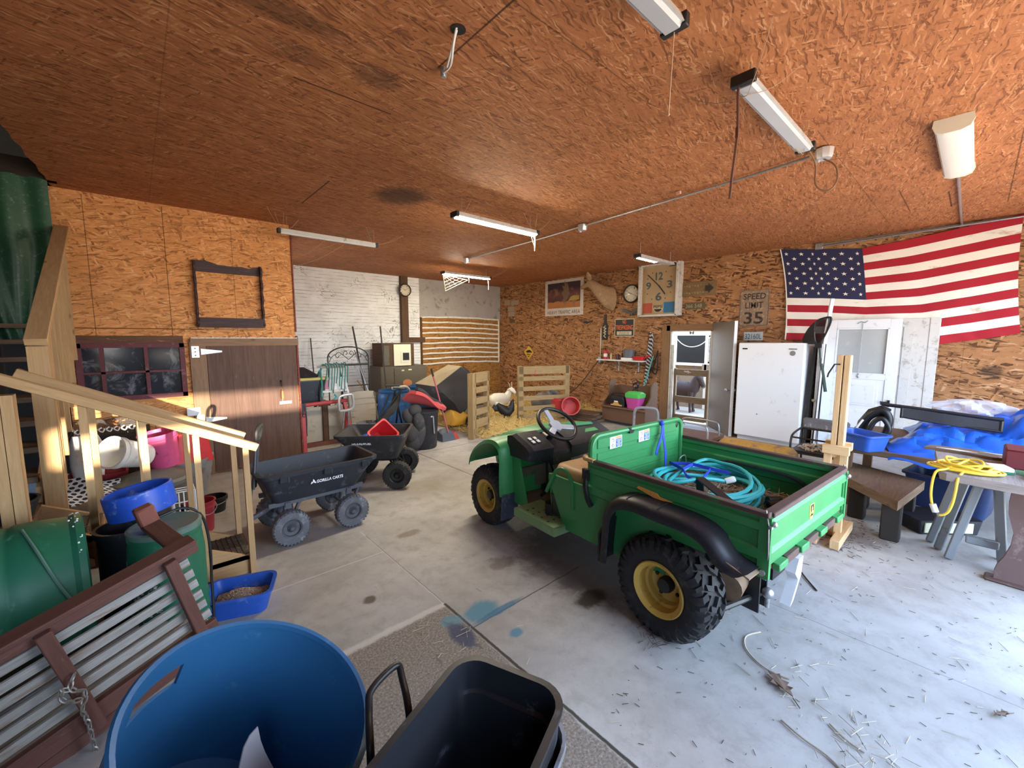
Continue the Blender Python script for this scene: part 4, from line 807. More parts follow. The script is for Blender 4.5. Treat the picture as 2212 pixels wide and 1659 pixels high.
b=B(); b.rod((7.10,1.46,0),(7.08,1.40,1.72),.010); b.rod((7.12,1.43,0),(7.08,1.385,1.6),.007); q=b.obj('fishing_rod',m_blkm); tag(q,'thin dark fishing rod standing beside the white pole','fishing rod')
# flag
def lerp(T,u):
    for (a,p),(c,q) in zip(T,T[1:]):
        if u<=c: f=(u-a)/(c-a); f=f*f*(3-2*f)*.5+f*.5; return V(p).lerp(V(q),f)
    return V(T[-1][1])
TT=[(0,(2.183,2.99)),(.16,(1.79,2.93)),(.412,(1.181,2.850)),(.583,(.764,2.882)),(.756,(.343,2.936)),(.91,(-.032,2.985)),(1,(-.246,3.01))]
TB=[(0,(2.03,1.575)),(.2,(1.53,1.565)),(.4,(1.06,1.525)),(.65,(.447,1.50)),(.82,(.037,1.574)),(1,(-.337,1.656))]
def flg(u,v,d=0):
    p=lerp(TT,u).lerp(lerp(TB,u),v); p.x-=.05*(1-u)*4*v*(1-v)+.03*u*4*v*(1-v)*-1
    w=.006*math.sin((u*26+v*10)+1.5*math.sin(v*4))*min(1,.3+v)+.012*math.sin(u*7+v*4)*v+.009*math.sin(u*62-v*24+math.sin(u*9))*max(0,v-.30)*(1 if u>.42 or v>.54 else 0)
    return (XE-.03-w-d,p.x,p.y)
m_fr=pm('flag_red',(.36,.012,.025),.8,var=.15,vs=3); m_fb=pm('flag_navy',(.022,.024,.075),.8,var=.15,vs=3)
m_fw=pm('flag_white',(.80,.77,.70),.8,var=.06,vs=3,dirt=.16,dcol=(.36,.25,.14),ds=2.2,stretch=(1,1,3))
o=thing('flag','large stained stars and stripes flag pinned across chipboard wall','flag',(XE,1.0,2.2))
b=B(Matrix.Translation((-XE,-1.0,-2.2))); b.sheet(lambda u,v:flg(u,v),82,52,th=.002); n=82*52; C_=round(.412*82)
for k in range(len(b.m)):
    kk=k%n if k<2*n else 0
    i,j=divmod(kk,52); b.m[k]=2 if i<C_ and j<28 else (0 if (j//4)%2==0 else 1)
b.obj('cloth',[m_fr,m_fw,m_fb],o,60)
b=B(Matrix.Translation((-XE,-1.0,-2.2)))
for r in range(9):
    for c in range(6 if r%2==0 else 5):
        uc=.412*((c*2+1+(r%2))/12.0); vc=(7/13)*((r+1)/10); pts=[]
        for k in range(10):
            a=PI/2+k*PI/5; rr=.030 if k%2==0 else .0115; pts.append(V(flg(uc+rr*math.cos(a)/2.43,vc-rr*math.sin(a)/1.40,.010)))
        ce=V(flg(uc,vc,.011)); n0=len(b.v); b.add([ce]+pts,[(0,k+1,(k+1)%10+1) for k in range(10)])
b.obj('star_field',m_fw,o,0,kind=None)
b=B(Matrix.Translation((-XE,-1.0,-2.2))); b.sheet(lambda u,v:flg(u*.018-.014,v,.003),2,30,th=.002); b.obj('hoist_band',pm('hoist_white',(.78,.76,.70),.8),o)
b=B(); b.rod((XE-.02,1.66,2.985),(XE-.02,-.9,3.00),.011); b.rod((XE-.05,1.66,2.945),(XE-.09,-.9,2.99),.011); b.box((XE-.03,1.68,2.955),(.05,.10,.09),bev=.006); q=b.obj('conduit_run',m_steel); tag(q,'twin metal conduits with small box along the wall top above flag','conduit')
# ---------- black tubes, low slab, tables
o=thing('tank','old yellow and brown horizontal metal tank lying between the vehicle and freezer','tank',(5.42,1.66,.0))
m_oldy=pm('peeling_yellow',(.40,.22,.045),.6,var=.2,dirt=.55,dcol=(.13,.085,.07),ds=5)
b=B(); b.lathe([(0,-.42),(.12,-.41),(.165,-.36),(.17,-.30),(.17,.30),(.165,.36),(.12,.41),(0,.42)],28,(0,0,.20),(90,0,0)); b.lathe([(.172,-.155),(.174,-.15),(.172,-.145)],28,(0,0,.20),(90,0,0)); b.obj('shell',m_oldy,o)
b=B(); b.box((0,-.25,.02),(.30,.05,.04)); b.box((0,.25,.02),(.30,.05,.04)); b.cyl((.0,-.43,.22),.03,.05,12,(90,0,0)); b.obj('cradle',m_blkm,o)
o=thing('platform','low dark wooden platform with bent rod rails behind the green vehicle','platform',(5.5,2.55,0))
b=B(); b.box((0,0,.30),(.5,.8,.05),bev=.005)
for x in(-.2,.2):
    for y in(-.35,.35): b.box((x,y,.14),(.06,.06,.28))
b.obj('frame',m_brownwood,o)
for x in(-.23,.12):
    b=B(); b.tube(spline([(x,-.38,.32),(x,-.37,.45),(x,-.30,.50),(x,.05,.50),(x,.12,.46),(x+.04,.10,.40)],5),.011,8); b.obj('rail',m_steel,o)
o=thing('cart_handle','grey rounded loop handle of a hand cart showing behind the load guard','cart',(5.6,3.22,0),-60)
b=B(); hd=spline([(-.17,0,.0),(-.17,0,.40),(-.16,0,.51),(-.11,0,.56),(.11,0,.56),(.16,0,.51),(.17,0,.40),(.17,0,.0)],5); b.tube(hd,.020,8); b.obj('loop',pm('scuffed_grey',(.22,.22,.25),.4,var=.2,dirt=.3),o); b=B(); b.box((0,.05,.03),(.36,.3,.05)); b.obj('plate',m_blkm,o)
# rusty frame chair with shavings
o=thing('frame_chair','black metal frame chair with pale shavings on its seat before the storm door','chair',(5.86,1.14,0))
b=B()
for y in(-.22,.22): b.tube(spline([(-.25,y,.0),(-.25,y,.30),(-.24,y,.42),(-.16,y,.48),(.18,y,.50),(.24,y,.47),(.25,y,.30),(.26,y,.0)],5),.012,8)
b.rod((-.25,-.22,.28),(-.25,.22,.28),.012); b.rod((.25,-.22,.28),(.25,.22,.28),.012); b.rod((-.22,-.22,.45),(-.22,.22,.45),.010); b.rod((.22,-.22,.49),(.22,.22,.49),.010); b.obj('frame',m_blkm,o)
b=B(); b.box((0,0,.295),(.5,.44,.03),bev=.006); b.obj('seat',m_blkp,o)
b=B(); b.box((.28,0,.55),(.06,.46,.14),(0,10,0),bev=.02); b.obj('cushion',pm('torn_grey_cushion',(.16,.16,.17),.8,var=.4,dirt=.4,dcol=(.55,.55,.55),ds=14),o)
m_shav=pm('pale_shavings',(.62,.55,.44),.9,var=.3,vs=30)
b=B(); random.seed(4)
for k in range(220):
    a,r=random.random()*6.28,math.sqrt(random.random()); b.box((r*.2*math.cos(a),r*.19*math.sin(a),.315+random.random()*.06*(1-r)),(.035,.012,.004),(random.uniform(-40,40),random.uniform(-40,40),random.random()*180))
q=b.obj('wood_shavings',m_shav,loc=(5.86,1.14,0),smooth=0); tag(q,'heap of pale wood shavings on the black frame chair seat','shavings',kind='stuff')
# post stand made of pale lumber
m_pine=wood('pale_pine',(.50,.31,.15),(.74,.53,.31),knots=.6); 
o=thing('saddle_stand','pale pine lumber stand with one tall post behind the tailgate','stand',(4.05,.665,0))
for nm,c,d in(('post',(0,-.022,1.08),(.085,.038,.78)),('post',(0,.022,1.07),(.085,.036,.80)),('crosspiece',(-.05,.0,.735),(.05,.17,.07)),('crosspiece',(.05,.0,.755),(.05,.17,.06)),('upright',(-.03,.05,.36),(.045,.05,.70)),('upright',(-.03,-.05,.36),(.045,.05,.70)),('upright',(.05,0,.36),(.045,.05,.70)),('foot',(.02,.07,.045),(.52,.06,.07)),('foot',(.02,-.07,.045),(.52,.06,.07))):
    b=B(); b.box(c,d,bev=.003); b.obj(nm,m_pine,o)
b=B(); b.tube([(-.045,.02,1.40),(-.07,.05,1.40),(-.09,.08,1.33),(-.09,.085,1.30)],.006,5); b.obj('hook',m_blkm,o)
# low slab and table with tarpaulin
m_oldw=wood('old_grey_brown_wood',(.095,.058,.036),(.23,.155,.10),wear=.1,wcol=(.35,.29,.23))
o=thing('low_slab_bench','low thick dark plank slab on blocks beneath the tarpaulin table','bench',(4.7,.5,0))
b=B(); b.prism([(-.48,-.20),(-.02,.22),(.55,.24),(.30,-.30)],.075,(0,0,.29)); b.obj('slab',m_oldw,o,0)
for x,y in((-.32,-.16),(0.02,.10),(.35,.12),(.2,-.2)):
    b=B(); b.box((x,y,.145),(.12,.12,.289),bev=.01); b.obj('block',pm('dark_block',(.022,.018,.016),.9),o)
o=thing('long_work_table','long dark plank table along the wall under blue tarpaulin','table',(5.7,-.1,0))
b=B(); b.box((0,0,.545),(1.45,1.95,.05),bev=.005); b.obj('tabletop',m_oldw,o)
for x in(-.65,.65):
    for y in(-.85,.85):
        b=B(); b.box((x,y,.26),(.08,.08,.519)); b.obj('leg',m_oldw,o)
m_navy=pm('navy_plastic',(.018,.035,.11),.4,var=.2,dirt=.15)
b=B(); b.loft([rrect(.5,.36,.05,4,0),rrect(.58,.44,.06,4,.30),rrect(.62,.48,.06,4,.30),rrect(.62,.48,.06,4,.32),rrect(.56,.42,.06,4,.32),rrect(.48,.34,.05,4,.02)]); q=b.obj('storage_tub',m_navy,loc=(5.62,.05,.001),rz=80); tag(q,'dark blue plastic tub in the shadow under the tarpaulin table','tub')
m_blu=pm('blue_plastic',(.020,.085,.42),.38,var=.15,dirt=.12,dcol=(.25,.3,.5),ds=8)
def tub(b,w,d,h,t=.012,tap=.85,r=.05,lip=.02):
    b.loft([rrect(w*tap,d*tap,r,5,0),rrect(w,d,r,5,h-.012),rrect(w+lip*2,d+lip*2,r+lip,5,h-.012),rrect(w+lip*2,d+lip*2,r+lip,5,h),rrect(w-2*t,d-2*t,r,5,h),rrect(w*tap-2*t,d*tap-2*t,r,5,t)])
b=B(); tub(b,.36,.26,.15,r=.04); q=b.obj('dish_tub',m_blu,loc=(5.0,.70,.571),rz=58); tag(q,'blue rectangular dish tub on the near end of tarpaulin table','tub')
q.location=(5.02,.66,.571)
m_tarp=pm('blue_tarp',(.012,.12,.62),.28,var=.15,vs=6,spec=.6)
random.seed(11); BUMP=[(random.uniform(4.9,6.5),random.uniform(-1.0,.5),random.uniform(.03,.10),random.uniform(.08,.25)) for _ in range(46)]
FOLD=[(random.uniform(0,PI),random.uniform(-1,1),random.uniform(18,40)) for _ in range(8)]
def tz(x,y):
    h=.03+.12*math.exp(-((x-5.85)/.45)**2-((y-.1)/.45)**2)+.30*math.exp(-((x-5.75)/.42)**2-((y+.45)/.26)**2)
    for a,c,d,s in BUMP: h+=.3*d*max(0,1-math.hypot((x-a),(y-c))/s)
    for a,p,f in FOLD: h+=.010*abs(math.sin((x*math.cos(a)+y*math.sin(a)+p)*f*.35))
    h+=.11*abs(MN.noise((x*3.2,y*3.2,0)))+.07*abs(MN.noise((x*8,y*8,3)))
    return h
def tp(u,v):
    x=5.0+1.38*u; y=.44-1.25*v+.06*math.sin(u*7); ed=min(1,min(u*5,1)); 
    if u<.02: return (4.955,y+.02*math.sin(v*30),.53+.02*math.sin(v*23)-.02)
    return (x,y,.572+tz(x,y)*ed*min(1,v*6+.1))
b=B(); b.sheet(tp,60,80,th=.003); q=b.obj('blue_tarpaulin',m_tarp,smooth=14); tag(q,'crumpled bright blue tarpaulin heaped over the long work table','tarpaulin')
# folded black mesh frame and black hoses on the tarp
o=thing('mesh_frame','folded black mesh playpen frame lying across the blue tarpaulin','frame',(5.38,.16,.895),-88)
b=B()
for z,dx,x0 in((.05,0,-.42),(.03,.09,-.40),(-.055,.0,-.26),(-.055,.09,-.26)): b.tube(spline([(x0,dx,z+.02),(-.1,dx+.01,z+.0),(.2,dx,z-.02),(.37,dx,z-.03)],5),.013,8)
for x in(-.26,.02,.36):
    for y in(0,.09): b.rod((x,y,.045-.06*(x+.26)),(x,y,-.05-.05*(x+.26)),.013)
b.rod((-.26,0,-.04),(-.26,.09,-.04),.012); b.rod((.36,0,-.08),(.36,.09,-.08),.012); b.rod((-.41,0,.07),(-.40,.09,.05),.013); b.obj('rails',m_blkm,o)
b=B(); b.sheet(lambda u,v:(-.26+.62*u,-.004+.006*math.sin(u*9),.05-.095*v-.05*u),14,4,th=.004); b.obj('mesh_panel',pm('dark_mesh',(.03,.03,.035),.8,var=.3,vs=60),o)
m_clear=glass('clear_plastic',(.75,.75,.80),.42,.15)
random.seed(2)
def bagp(u,v):
    a=2*PI*u; f=math.sin(PI*v); r=1+.25*math.sin(a*5+v*9)+.15*math.sin(a*11-v*14); return (.13*r*f*math.cos(a),.24*r*f*math.sin(a)-.0,.075-.075*math.cos(PI*v)+.015*math.sin(a*3)*f)
b=B(); b.sheet(bagp,40,18,cu=True); q=b.obj('plastic_bag',m_clear,loc=(5.85,-.02,.87),smooth=15); tag(q,'crumpled clear plastic bag on top of the tarpaulin heap','bag')
o=thing('hose_bundle','bundle of fat black rubber hoses and bag standing at tarpaulin edge','hoses',(5.35,.62,.575),0)
b=B()
b.tube(spline([(0,.13,0),(0,.08,.18),(0,.0,.30),(0,-.08,.32),(0,-.12,.24),(0,-.10,.10),(0,-.08,.02)],6),.030,10); b.tube(spline([(-.05,.06,0),(-.05,.02,.12),(-.05,-.02,.22),(-.05,-.08,.25),(-.05,-.13,.15),(-.05,-.09,.05),(-.05,-.13,.02)],6),.022,10)
b.tube(spline([(.05,.1,.0),(.05,.04,.22),(.05,-.06,.28),(.05,-.11,.18),(.05,-.06,.06),(.05,.02,.02)],6),.024,10); b.obj('hose',m_blkm,o)
b=B(); b.tube(spline([(-.03,.155,.01),(-.03,.11,.14),(-.03,.07,.22)],5),.010,6); b.obj('rail_strip',m_wht,o)
b=B(); rg=[]
for y,z,r in((.14,.02,.03),(.12,.16,.07),(.05,.28,.08),(-.05,.34,.06),(-.12,.33,.02)): rg.append([(.06+r*.6*math.cos(a),y+.0,z+r*math.sin(a)*.5) for a in [k*PI/5 for k in range(10)]])
b.loft(rg); b.obj('bag_cover',m_blkp,o)
# front trestle table
o=thing('trestle_table','old wooden table with scalloped end panel at the right edge','table',(4.25,-.4,0))
b=B(); b.prism([(-.38,.46),(-.36,.49),(.40,.55),(.48,.53),(.48,-.55),(-.46,-.55)],.05,(0,0,.675)); b.obj('tabletop',wood('grey_plank_top',(.17,.14,.13),(.36,.31,.29),wear=.2,wcol=(.55,.52,.5)),o,0)
b=B(); P=[(.20,.0),(.20,.05),(.19,.10),(.165,.16),(.145,.24),(.14,.32),(.155,.38),(.17,.44),(.175,.52),(.17,.60),(.17,.672),(-.2,.672),(-.2,0)]
b.prism(P,.03,(-.16,0,.03),Matrix(((0,0,1),(1,0,0),(0,1,0)))); m_maroon=pm('maroon_brown_paint',(.11,.065,.062),.6,var=.15,dirt=.25,dcol=(.2,.15,.14),ds=14); b.obj('end_panel',m_maroon,o,0)
b=B(); b.beam((-.12,.24,.015),(-.16,-.5,.015),.09,.03,bev=.01); b.obj('runner',m_maroon,o)
m_sawh=pm('grey_plastic_sawhorse',(.25,.28,.31),.5,var=.1,dirt=.15)
o=thing('sawhorse','grey plastic folding sawhorse under the front corner of wooden table','sawhorse',(4.35,-.08,0))
for y0,y1,x in((.09,-.02,-.06),(-.17,-.10,-.06),(.15,.04,.08),(.20,.08,.20),(-.17,-.10,.2)):
    b=B(); b.beam((x,y0,.005),(x,y1,.62),.05,.045,(1,0,0),bev=.008); b.obj('leg',m_sawh,o)
for z,h in((.19,.06),(.61,.08)): b=B(); b.box((-.075,-.06,z),(.03,.16,h),bev=.008); b.obj('crossbar',m_sawh,o)
b=B(); b.box((.08,-.05,.645),(.42,.12,.055),bev=.01); b.obj('top_beam',m_sawh,o)
b=B(); b.loft([rrect(.46,.28,.02,3,0),rrect(.5,.3,.02,3,.12)]); b.mi=1
for k,w in((-.17,.08),(-.02,.16),(.13,.08)): b.box((k,-.150,.06),(w,.012,.085),bev=.004)
q=b.obj('vent_tray',[m_blkp,pm('cream_panel',(.50,.49,.36),.6)],loc=(4.98,.02,.001),rz=-45); q.location=(4.93,.12,.001); tag(q,'black plastic tray with cream panels on the floor beneath the table','tray')
b=B(); b.prism([(-.26,-.02),(-.25,.10),(-.05,.17),(.12,.14),(.22,.17),(.28,.02),(.1,-.03),(-.05,.0)],.018,(0,0,0)); b.mi=1; b.prism([(-.2,.02),(-.1,.05),(.02,.04),(-.08,.01)],.004,(0,0,.018)); b.prism([(.02,.1),(.16,.12),(.2,.1),(.1,.09)],.004,(0,0,.018)); b.prism([(.12,.0),(.2,.06),(.24,.0)],.004,(0,0,.018))
q=b.obj('bark_board',[m_oldw,pm('peeling_white',(.66,.60,.56),.8,var=.1)],loc=(4.58,-.05,.727),rz=-98,smooth=0); tag(q,'rough brown board with peeling white paint on the wooden table','board')
b=B(); b.box((0,0,.065),(.26,.42,.13),bev=.01); q=b.obj('maroon_case',pm('maroon_case_paint',(.12,.014,.018),.5,var=.2),loc=(4.42,-.40,.727)); tag(q,'dark maroon case at the back of wooden table','case')
b=B(); b.box((0,0,.02),(.12,.10,.04),bev=.006); b.mi=1; b.box((0,0,.008),(.122,.102,.016)); q=b.obj('small_box',[m_wht,pm('green_band',(.02,.18,.07),.5)],loc=(4.16,-.165,.727),rz=20); tag(q,'small white and green box beside yellow cord on the table','box')
b=B(); b.strap(spline([(4.18,-.24,.735),(4.12,-.30,.745),(4.02,-.34,.74),(3.95,-.42,.735)],5),.035,.004,(0,0,1)); b.strap(spline([(4.10,-.27,.742),(4.02,-.30,.75),(3.93,-.36,.74)],5),.02,.004,(.3,.3,1)); q=b.obj('green_strap',pm('green_white_strap',(.18,.34,.22),.6,var=.5,vs=14)); tag(q,'green and white strap trailing from the small box on table','strap')
# yellow extension cord, coiled and hanging off the edge
random.seed(5); P=[]
for k in range(0,7*24):
    a=2*PI*k/24; n=k//24; rx,ry=.105+.006*math.sin(n*2.1)-.004*n,.165+.01*math.sin(n*1.7)-.012*n
    P.append((4.02+.012*math.sin(n*1.3)+rx*math.cos(a),-.02+.012*math.cos(n*2.2)+ry*math.sin(a),.736+.0095*n*(.6+.4*math.sin(a*1.5+n))+.004))
tail=[(3.92,.06,.745),(3.875,.11,.72),(3.87,.122,.60),(3.87,.11,.50),(3.87,.08,.44),(3.865,.04,.46),(3.86,.02,.53),(3.86,.012,.62),(3.868,.008,.70),(3.90,-.01,.742)]
b=B(); b.tube(P+spline([P[-1]]+tail,6)[1:],.0075,8); m_ycord=pm('yellow_cord',(.72,.50,.05),.4,var=.08); 
o=thing('extension_cord','yellow extension cord coiled on the wooden table and looping off the edge','extension cord',(4.0,0,.727)); b.v=[(x-4.0,y,z-.727) for x,y,z in b.v]; b.obj('cord',m_ycord,o)
b=B(); b.rod((-.13,.108,-.225),(-.13,.09,-.275),.018,10); b.mi=1; b.rod((-.13,.09,-.275),(-.13,.083,-.30),.016,10); b.obj('connector',[pm('clear_connector',(.6,.6,.58),.4),m_blkm],o)
b=B(); b.box((0,0,0),(.12,.2,.12),bev=.004); b.box((0,0,.066),(.14,.22,.012)); q=b.obj('blue_crate',m_blu,loc=(5.35,-.66,.64+.12)); tag(q,'small bright blue crate half hidden at the edge of tarpaulin','crate'); q.location=(5.2,-.82,.632)
# ================= left side: stairs, wall fittings, tubs, bench, carts
m_2x4=wood('yellow_pine_lumber',(.40,.235,.105),(.62,.40,.20),knots=.7,wear=.0)
m_stepw=wood('dark_stair_wood',(.10,.065,.04),(.23,.15,.095))
o=thing('staircase','rough pine staircase with two handrails rising left to a landing','staircase',(0,3.42,0))
RX=lambda x:.893-.5*(x-.557)
for y in(-.22,.23):
    b=B(); b.beam((.56,y,RX(.56)-.025),(-.52,y,RX(-.52)-.025),.055,.05,bev=.003); b.obj('handrail',m_2x4,o)
    for x in((.492,.235,-.005,-.238) if y<0 else(.485,.215,-.02,-.235)):
        zb=0 if x>.45 else max(0,.30-.62*(x-.02)-.13) ; b=B(); b.box((x,y+(.0 if y<0 else .0),(zb+RX(x)-.05)/2),(.034,.034,RX(x)-.05-zb)); b.obj('baluster',m_2x4,o)
for x in(-.49,-.535):
    b=B(); b.box((x,-.22,.66),(.042,.085,1.32)); b.obj('newel_post',m_2x4,o)
for y in(-.185,.195):
    b=B(); b.prism([(.50,.0),(.50,.10),(-.48,.62),(-1.35,.62),(-1.35,.55),(-.46,.50),(.28,.0)],.03,(0,y+.015,0),(90,0,0)); b.obj('stringer',m_2x4,o,0)
m_mat=pm('straw_strewn_mat',(.075,.065,.055),.9,var=.3,dirt=.35,dcol=(.38,.31,.20),ds=30)
for k in range(4):
    b=B(); x0=.505-.245*k; z=.125*(k+1); b.box((x0-.135,0,z-.016),(.27,.40,.032)); b.mi=1; b.box((x0-.005,0,z-.075),(.02,.40,.09)); b.mi=2; b.box((x0-.14,0,z+.004),(.23,.36,.008))
    for i in range(7): b.box((x0-.05-.03*i,0,z+.009),(.010,.36,.006))
    b.obj('tread',[m_stepw,m_2x4,m_mat],o,0)
b=B(); b.box((-.92,.0,.605),(.88,.60,.04)); b.obj('landing',m_stepw,o,0)
for k in range(8):
    b=B(); b.box((-.92,.40+.255*k,.76+.135*k),(.86,.27,.035)); b.obj('tread',m_stepw,o,0)
b=B(); b.prism([(.24,.60),(.24,.72),(2.35,1.80),(2.35,1.66)],.035,(-.50,0,0),Matrix(((0,0,1),(1,0,0),(0,1,0)))); b.obj('stringer',m_2x4,o,0)
b=B(); b.beam((-.425,.21,1.575),(-.43,2.35,2.62),.095,.042,bev=.003); b.obj('rail_cap',m_2x4,o)
for y,zb in((.235,.02),(.285,.02),(.52,.60),(.575,.62),(.82,.78),(1.1,.90),(1.4,1.05),(1.75,1.22),(2.1,1.40)):
    b=B(); zt=1.555+.488*(y-.21)-.015; b.box((-.445+(.02 if y<.3 else 0),y,(zb+zt)/2),(.085,.04,zt-zb)); b.obj('stud',m_2x4,o)
# loft clutter seen past the stairs
t_=pm('green_tarp',(.025,.085,.045),.4,var=.3,vs=7,dirt=.25,dcol=(.16,.22,.18),ds=30)
def tpf(u,v):
    z=3.0-1.42*v; x0=-1.6+.62*v*v; x1=-.485-.0*v-.20*max(0,v-.45)**1.3*2; f=.05*math.sin(u*14+v*3)*(.3+v)+.03*math.sin(u*31); return (x0+(x1-x0)*u,5.74+f*.6,z+.03*math.sin(u*9))
b=B(); b.sheet(tpf,40,26,th=.004); q=b.obj('green_tarpaulin',t_,smooth=60); tag(q,'dark green tarpaulin hanging from the loft edge above stairs','tarpaulin')
b=B(); b.box((-1.3,5.78,3.1),(1.75,.08,.16)); b.box((-1.9,4.6,3.08),(.1,2.3,.14)); struct(b,'trim_6',m_dark)
b=B(); b.box((-1.25,6.0,3.42),(1.5,.04,.46),(12,0,0)); q=b.obj('sheet_metal',pm('dull_grey_sheet',(.17,.17,.165),.6,var=.1)); tag(q,'dull grey sheet leaning in the loft above the tarpaulin','panel')
b=B(); b.box((-1.05,6.55,2.27),(.5,.4,.24),bev=.01); b.mi=1; b.box((-.87,6.347,2.29),(.03,.006,.09)); b.box((-.93,6.347,2.29),(.03,.006,.09)); q=b.obj('red_carton',[pm('red_carton_card',(.30,.035,.03),.7,var=.15),m_blk]); tag(q,'red carton on the loft shelf behind the green tarpaulin','box')
b=B(); b.box((-1.1,6.6,2.58),(.6,.4,.16),bev=.03); q=b.obj('white_sack',pm('white_sack_cloth',(.6,.58,.53),.8,dirt=.2)); tag(q,'white sack on the loft shelf above the red carton','sack')
b=B(); b.box((-1.6,6.55,2.12),(2.0,.6,.05)); b.box((-1.6,6.55,2.46),(2.0,.6,.05)); b.box((-1.0,6.3,1.4),(.08,.08,1.4)); struct(b,'trim_7',m_dark)
# small-paned window
o=bpy.data.objects.new('window_1',None); COL.objects.link(o); o.location=(-.022,YL,1.25); o['kind']='structure'
m_rw=pm('old_red_window_paint',(.13,.028,.035),.6,var=.2,dirt=.3,dcol=(.25,.12,.11),ds=16)
b=B(); W2,H2=.425,.295
for x in(-W2+.02,W2-.02): b.box((x,-.012,0),(.045,.05,2*H2))
for z in(-H2+.02,H2-.02): b.box((0,-.012,z),(2*W2,.05,.05))
for x in(-.24,.10): b.box((x,-.012,0),(.032,.04,2*H2))
b.box((0,-.012,-.005),(2*W2,.04,.022)); b.obj('window_frame',m_rw,o,kind='structure')
t=NT('dusty_dark_glass'); n=t.noise(t.coord(),5,5,.7,1.2); c=t.mix(t.step(n,.5,.68),(.02,.025,.035),(.17,.18,.20)); m_dg=t.out(c,.12,0,.6)
b=B(); b.box((0,.02,0),(2*W2-.06,.006,2*H2-.06)); b.obj('window_pane',m_dg,o,0,kind='structure')
# boarded door with strap hinges
o=bpy.data.objects.new('door_2',None); COL.objects.link(o); o.location=(1.0,YL-.003,0); o['kind']='structure'
m_ply=wood('brown_plywood_door',(.085,.045,.034),(.20,.118,.088),gs=.5,knots=.2,wear=.12,wcol=(.33,.24,.19))
b=B(); b.box((.075,-.017,.765),(.94,.03,1.49)); b.box((-.155,-.034,.765),(.008,.004,1.49)); b.obj('door_leaf',m_ply,o,0,kind='structure')
m_case=wood('tan_casing',(.20,.115,.07),(.36,.225,.14),wear=.15,wcol=(.5,.42,.36))
b=B(); b.box((-.475,-.015,.78),(.15,.03,1.56)); b.box((.02,-.018,1.552),(1.12,.035,.085)); b.mi=1; b.box((.02,-.015,1.602),(1.1,.03,.012)); b.obj('door_frame',[m_case,pm('flaking_white',(.7,.68,.64),.7,dirt=.5,dcol=(.3,.2,.12),ds=30)],o,0,kind='structure')
m_galv=pm('galvanised',(.62,.63,.65),.35,.6,var=.15,dirt=.2,ds=24)
for z in(1.445,.655):
    b=B(); b.box((-.50,-.034,z),(.07,.008,.13)); b.prism([(-.45,-.035),(-.25,-.008),(-.25,.008),(-.45,.035)],.006,(0,-.032,z),(90,0,0))
    for k in(-.04,0,.04): b.ell((-.50,-.039,z+k),.008,n=8,m=4)
    b.obj('hinge',m_galv,o,kind='structure')
b=B(); b.box((-.56,-.036,.765),(.12,.008,.09)); b.obj('plate',m_galv,o,kind='structure')
b=B(); b.rod((.353,-.06,.83),(.353,-.06,.93),.016,10); b.rod((.353,-.06,.93),(.353,-.04,.95),.008); b.mi=1; b.rod((.353,-.05,.83),(.353,-.04,.80),.006); b.box((.39,-.036,.775),(.14,.008,.035)); b.obj('door_handle',[pm('orange_wood_grip',(.42,.16,.06),.5),m_galv],o,kind='structure')
b=B(); b.ell((.351,-.04,1.055),.014,n=8,m=6); b.tube([(.351,-.04,1.06),(.351,-.06,1.03),(.351,-.055,.985)],.006,6); b.obj('hook',m_blkm,o,kind='structure')
# wall rack with notched sides
m_darkw=wood('dark_rack_wood',(.045,.028,.030),(.105,.07,.075))
o=thing('gun_rack','empty dark wooden gun rack hanging on the left chipboard wall','rack',(.875,YL-.002,2.09))
b=B(); b.prism([(-.335,.26),(.335,.26),(.335,.365),(.26,.36),(.22,.335),(.14,.35),(.02,.345),(-.10,.35),(-.16,.37),(-.22,.385),(-.335,.38)],.022,(0,-.0,0),(90,0,0)); b.obj('top_board',m_darkw,o,0)
for x in(-.325,.325):
    b=B(); P=[(0,-.36),(0,.38)]
    for k in range(9): z=.36-k*.08; P+=[(.055 if k%2==0 else .085,z),(.085 if k%2==0 else .04,z-.045)]
    P.append((.05,-.36)); b.prism([(-y,z) for y,z in P][::-1],.02,(x-.01,0,0),Matrix(((0,0,1),(1,0,0),(0,1,0)))); b.obj('side_board',m_darkw,o,0)
b=B(); b.box((0,-.06,-.31),(.63,.02,.10)); b.box((0,-.035,-.355),(.65,.09,.02)); b.box((0,-.035,-.262),(.65,.06,.012)); b.obj('drawer_box',m_darkw,o,0)
b=B(); b.ell((-.22,-.012,.40),.015,n=8,m=6); b.ell((.22,-.012,.37),.015,n=8,m=6); b.obj('brass_hook',pm('bright_brass',(.7,.5,.2),.3,.8),o)
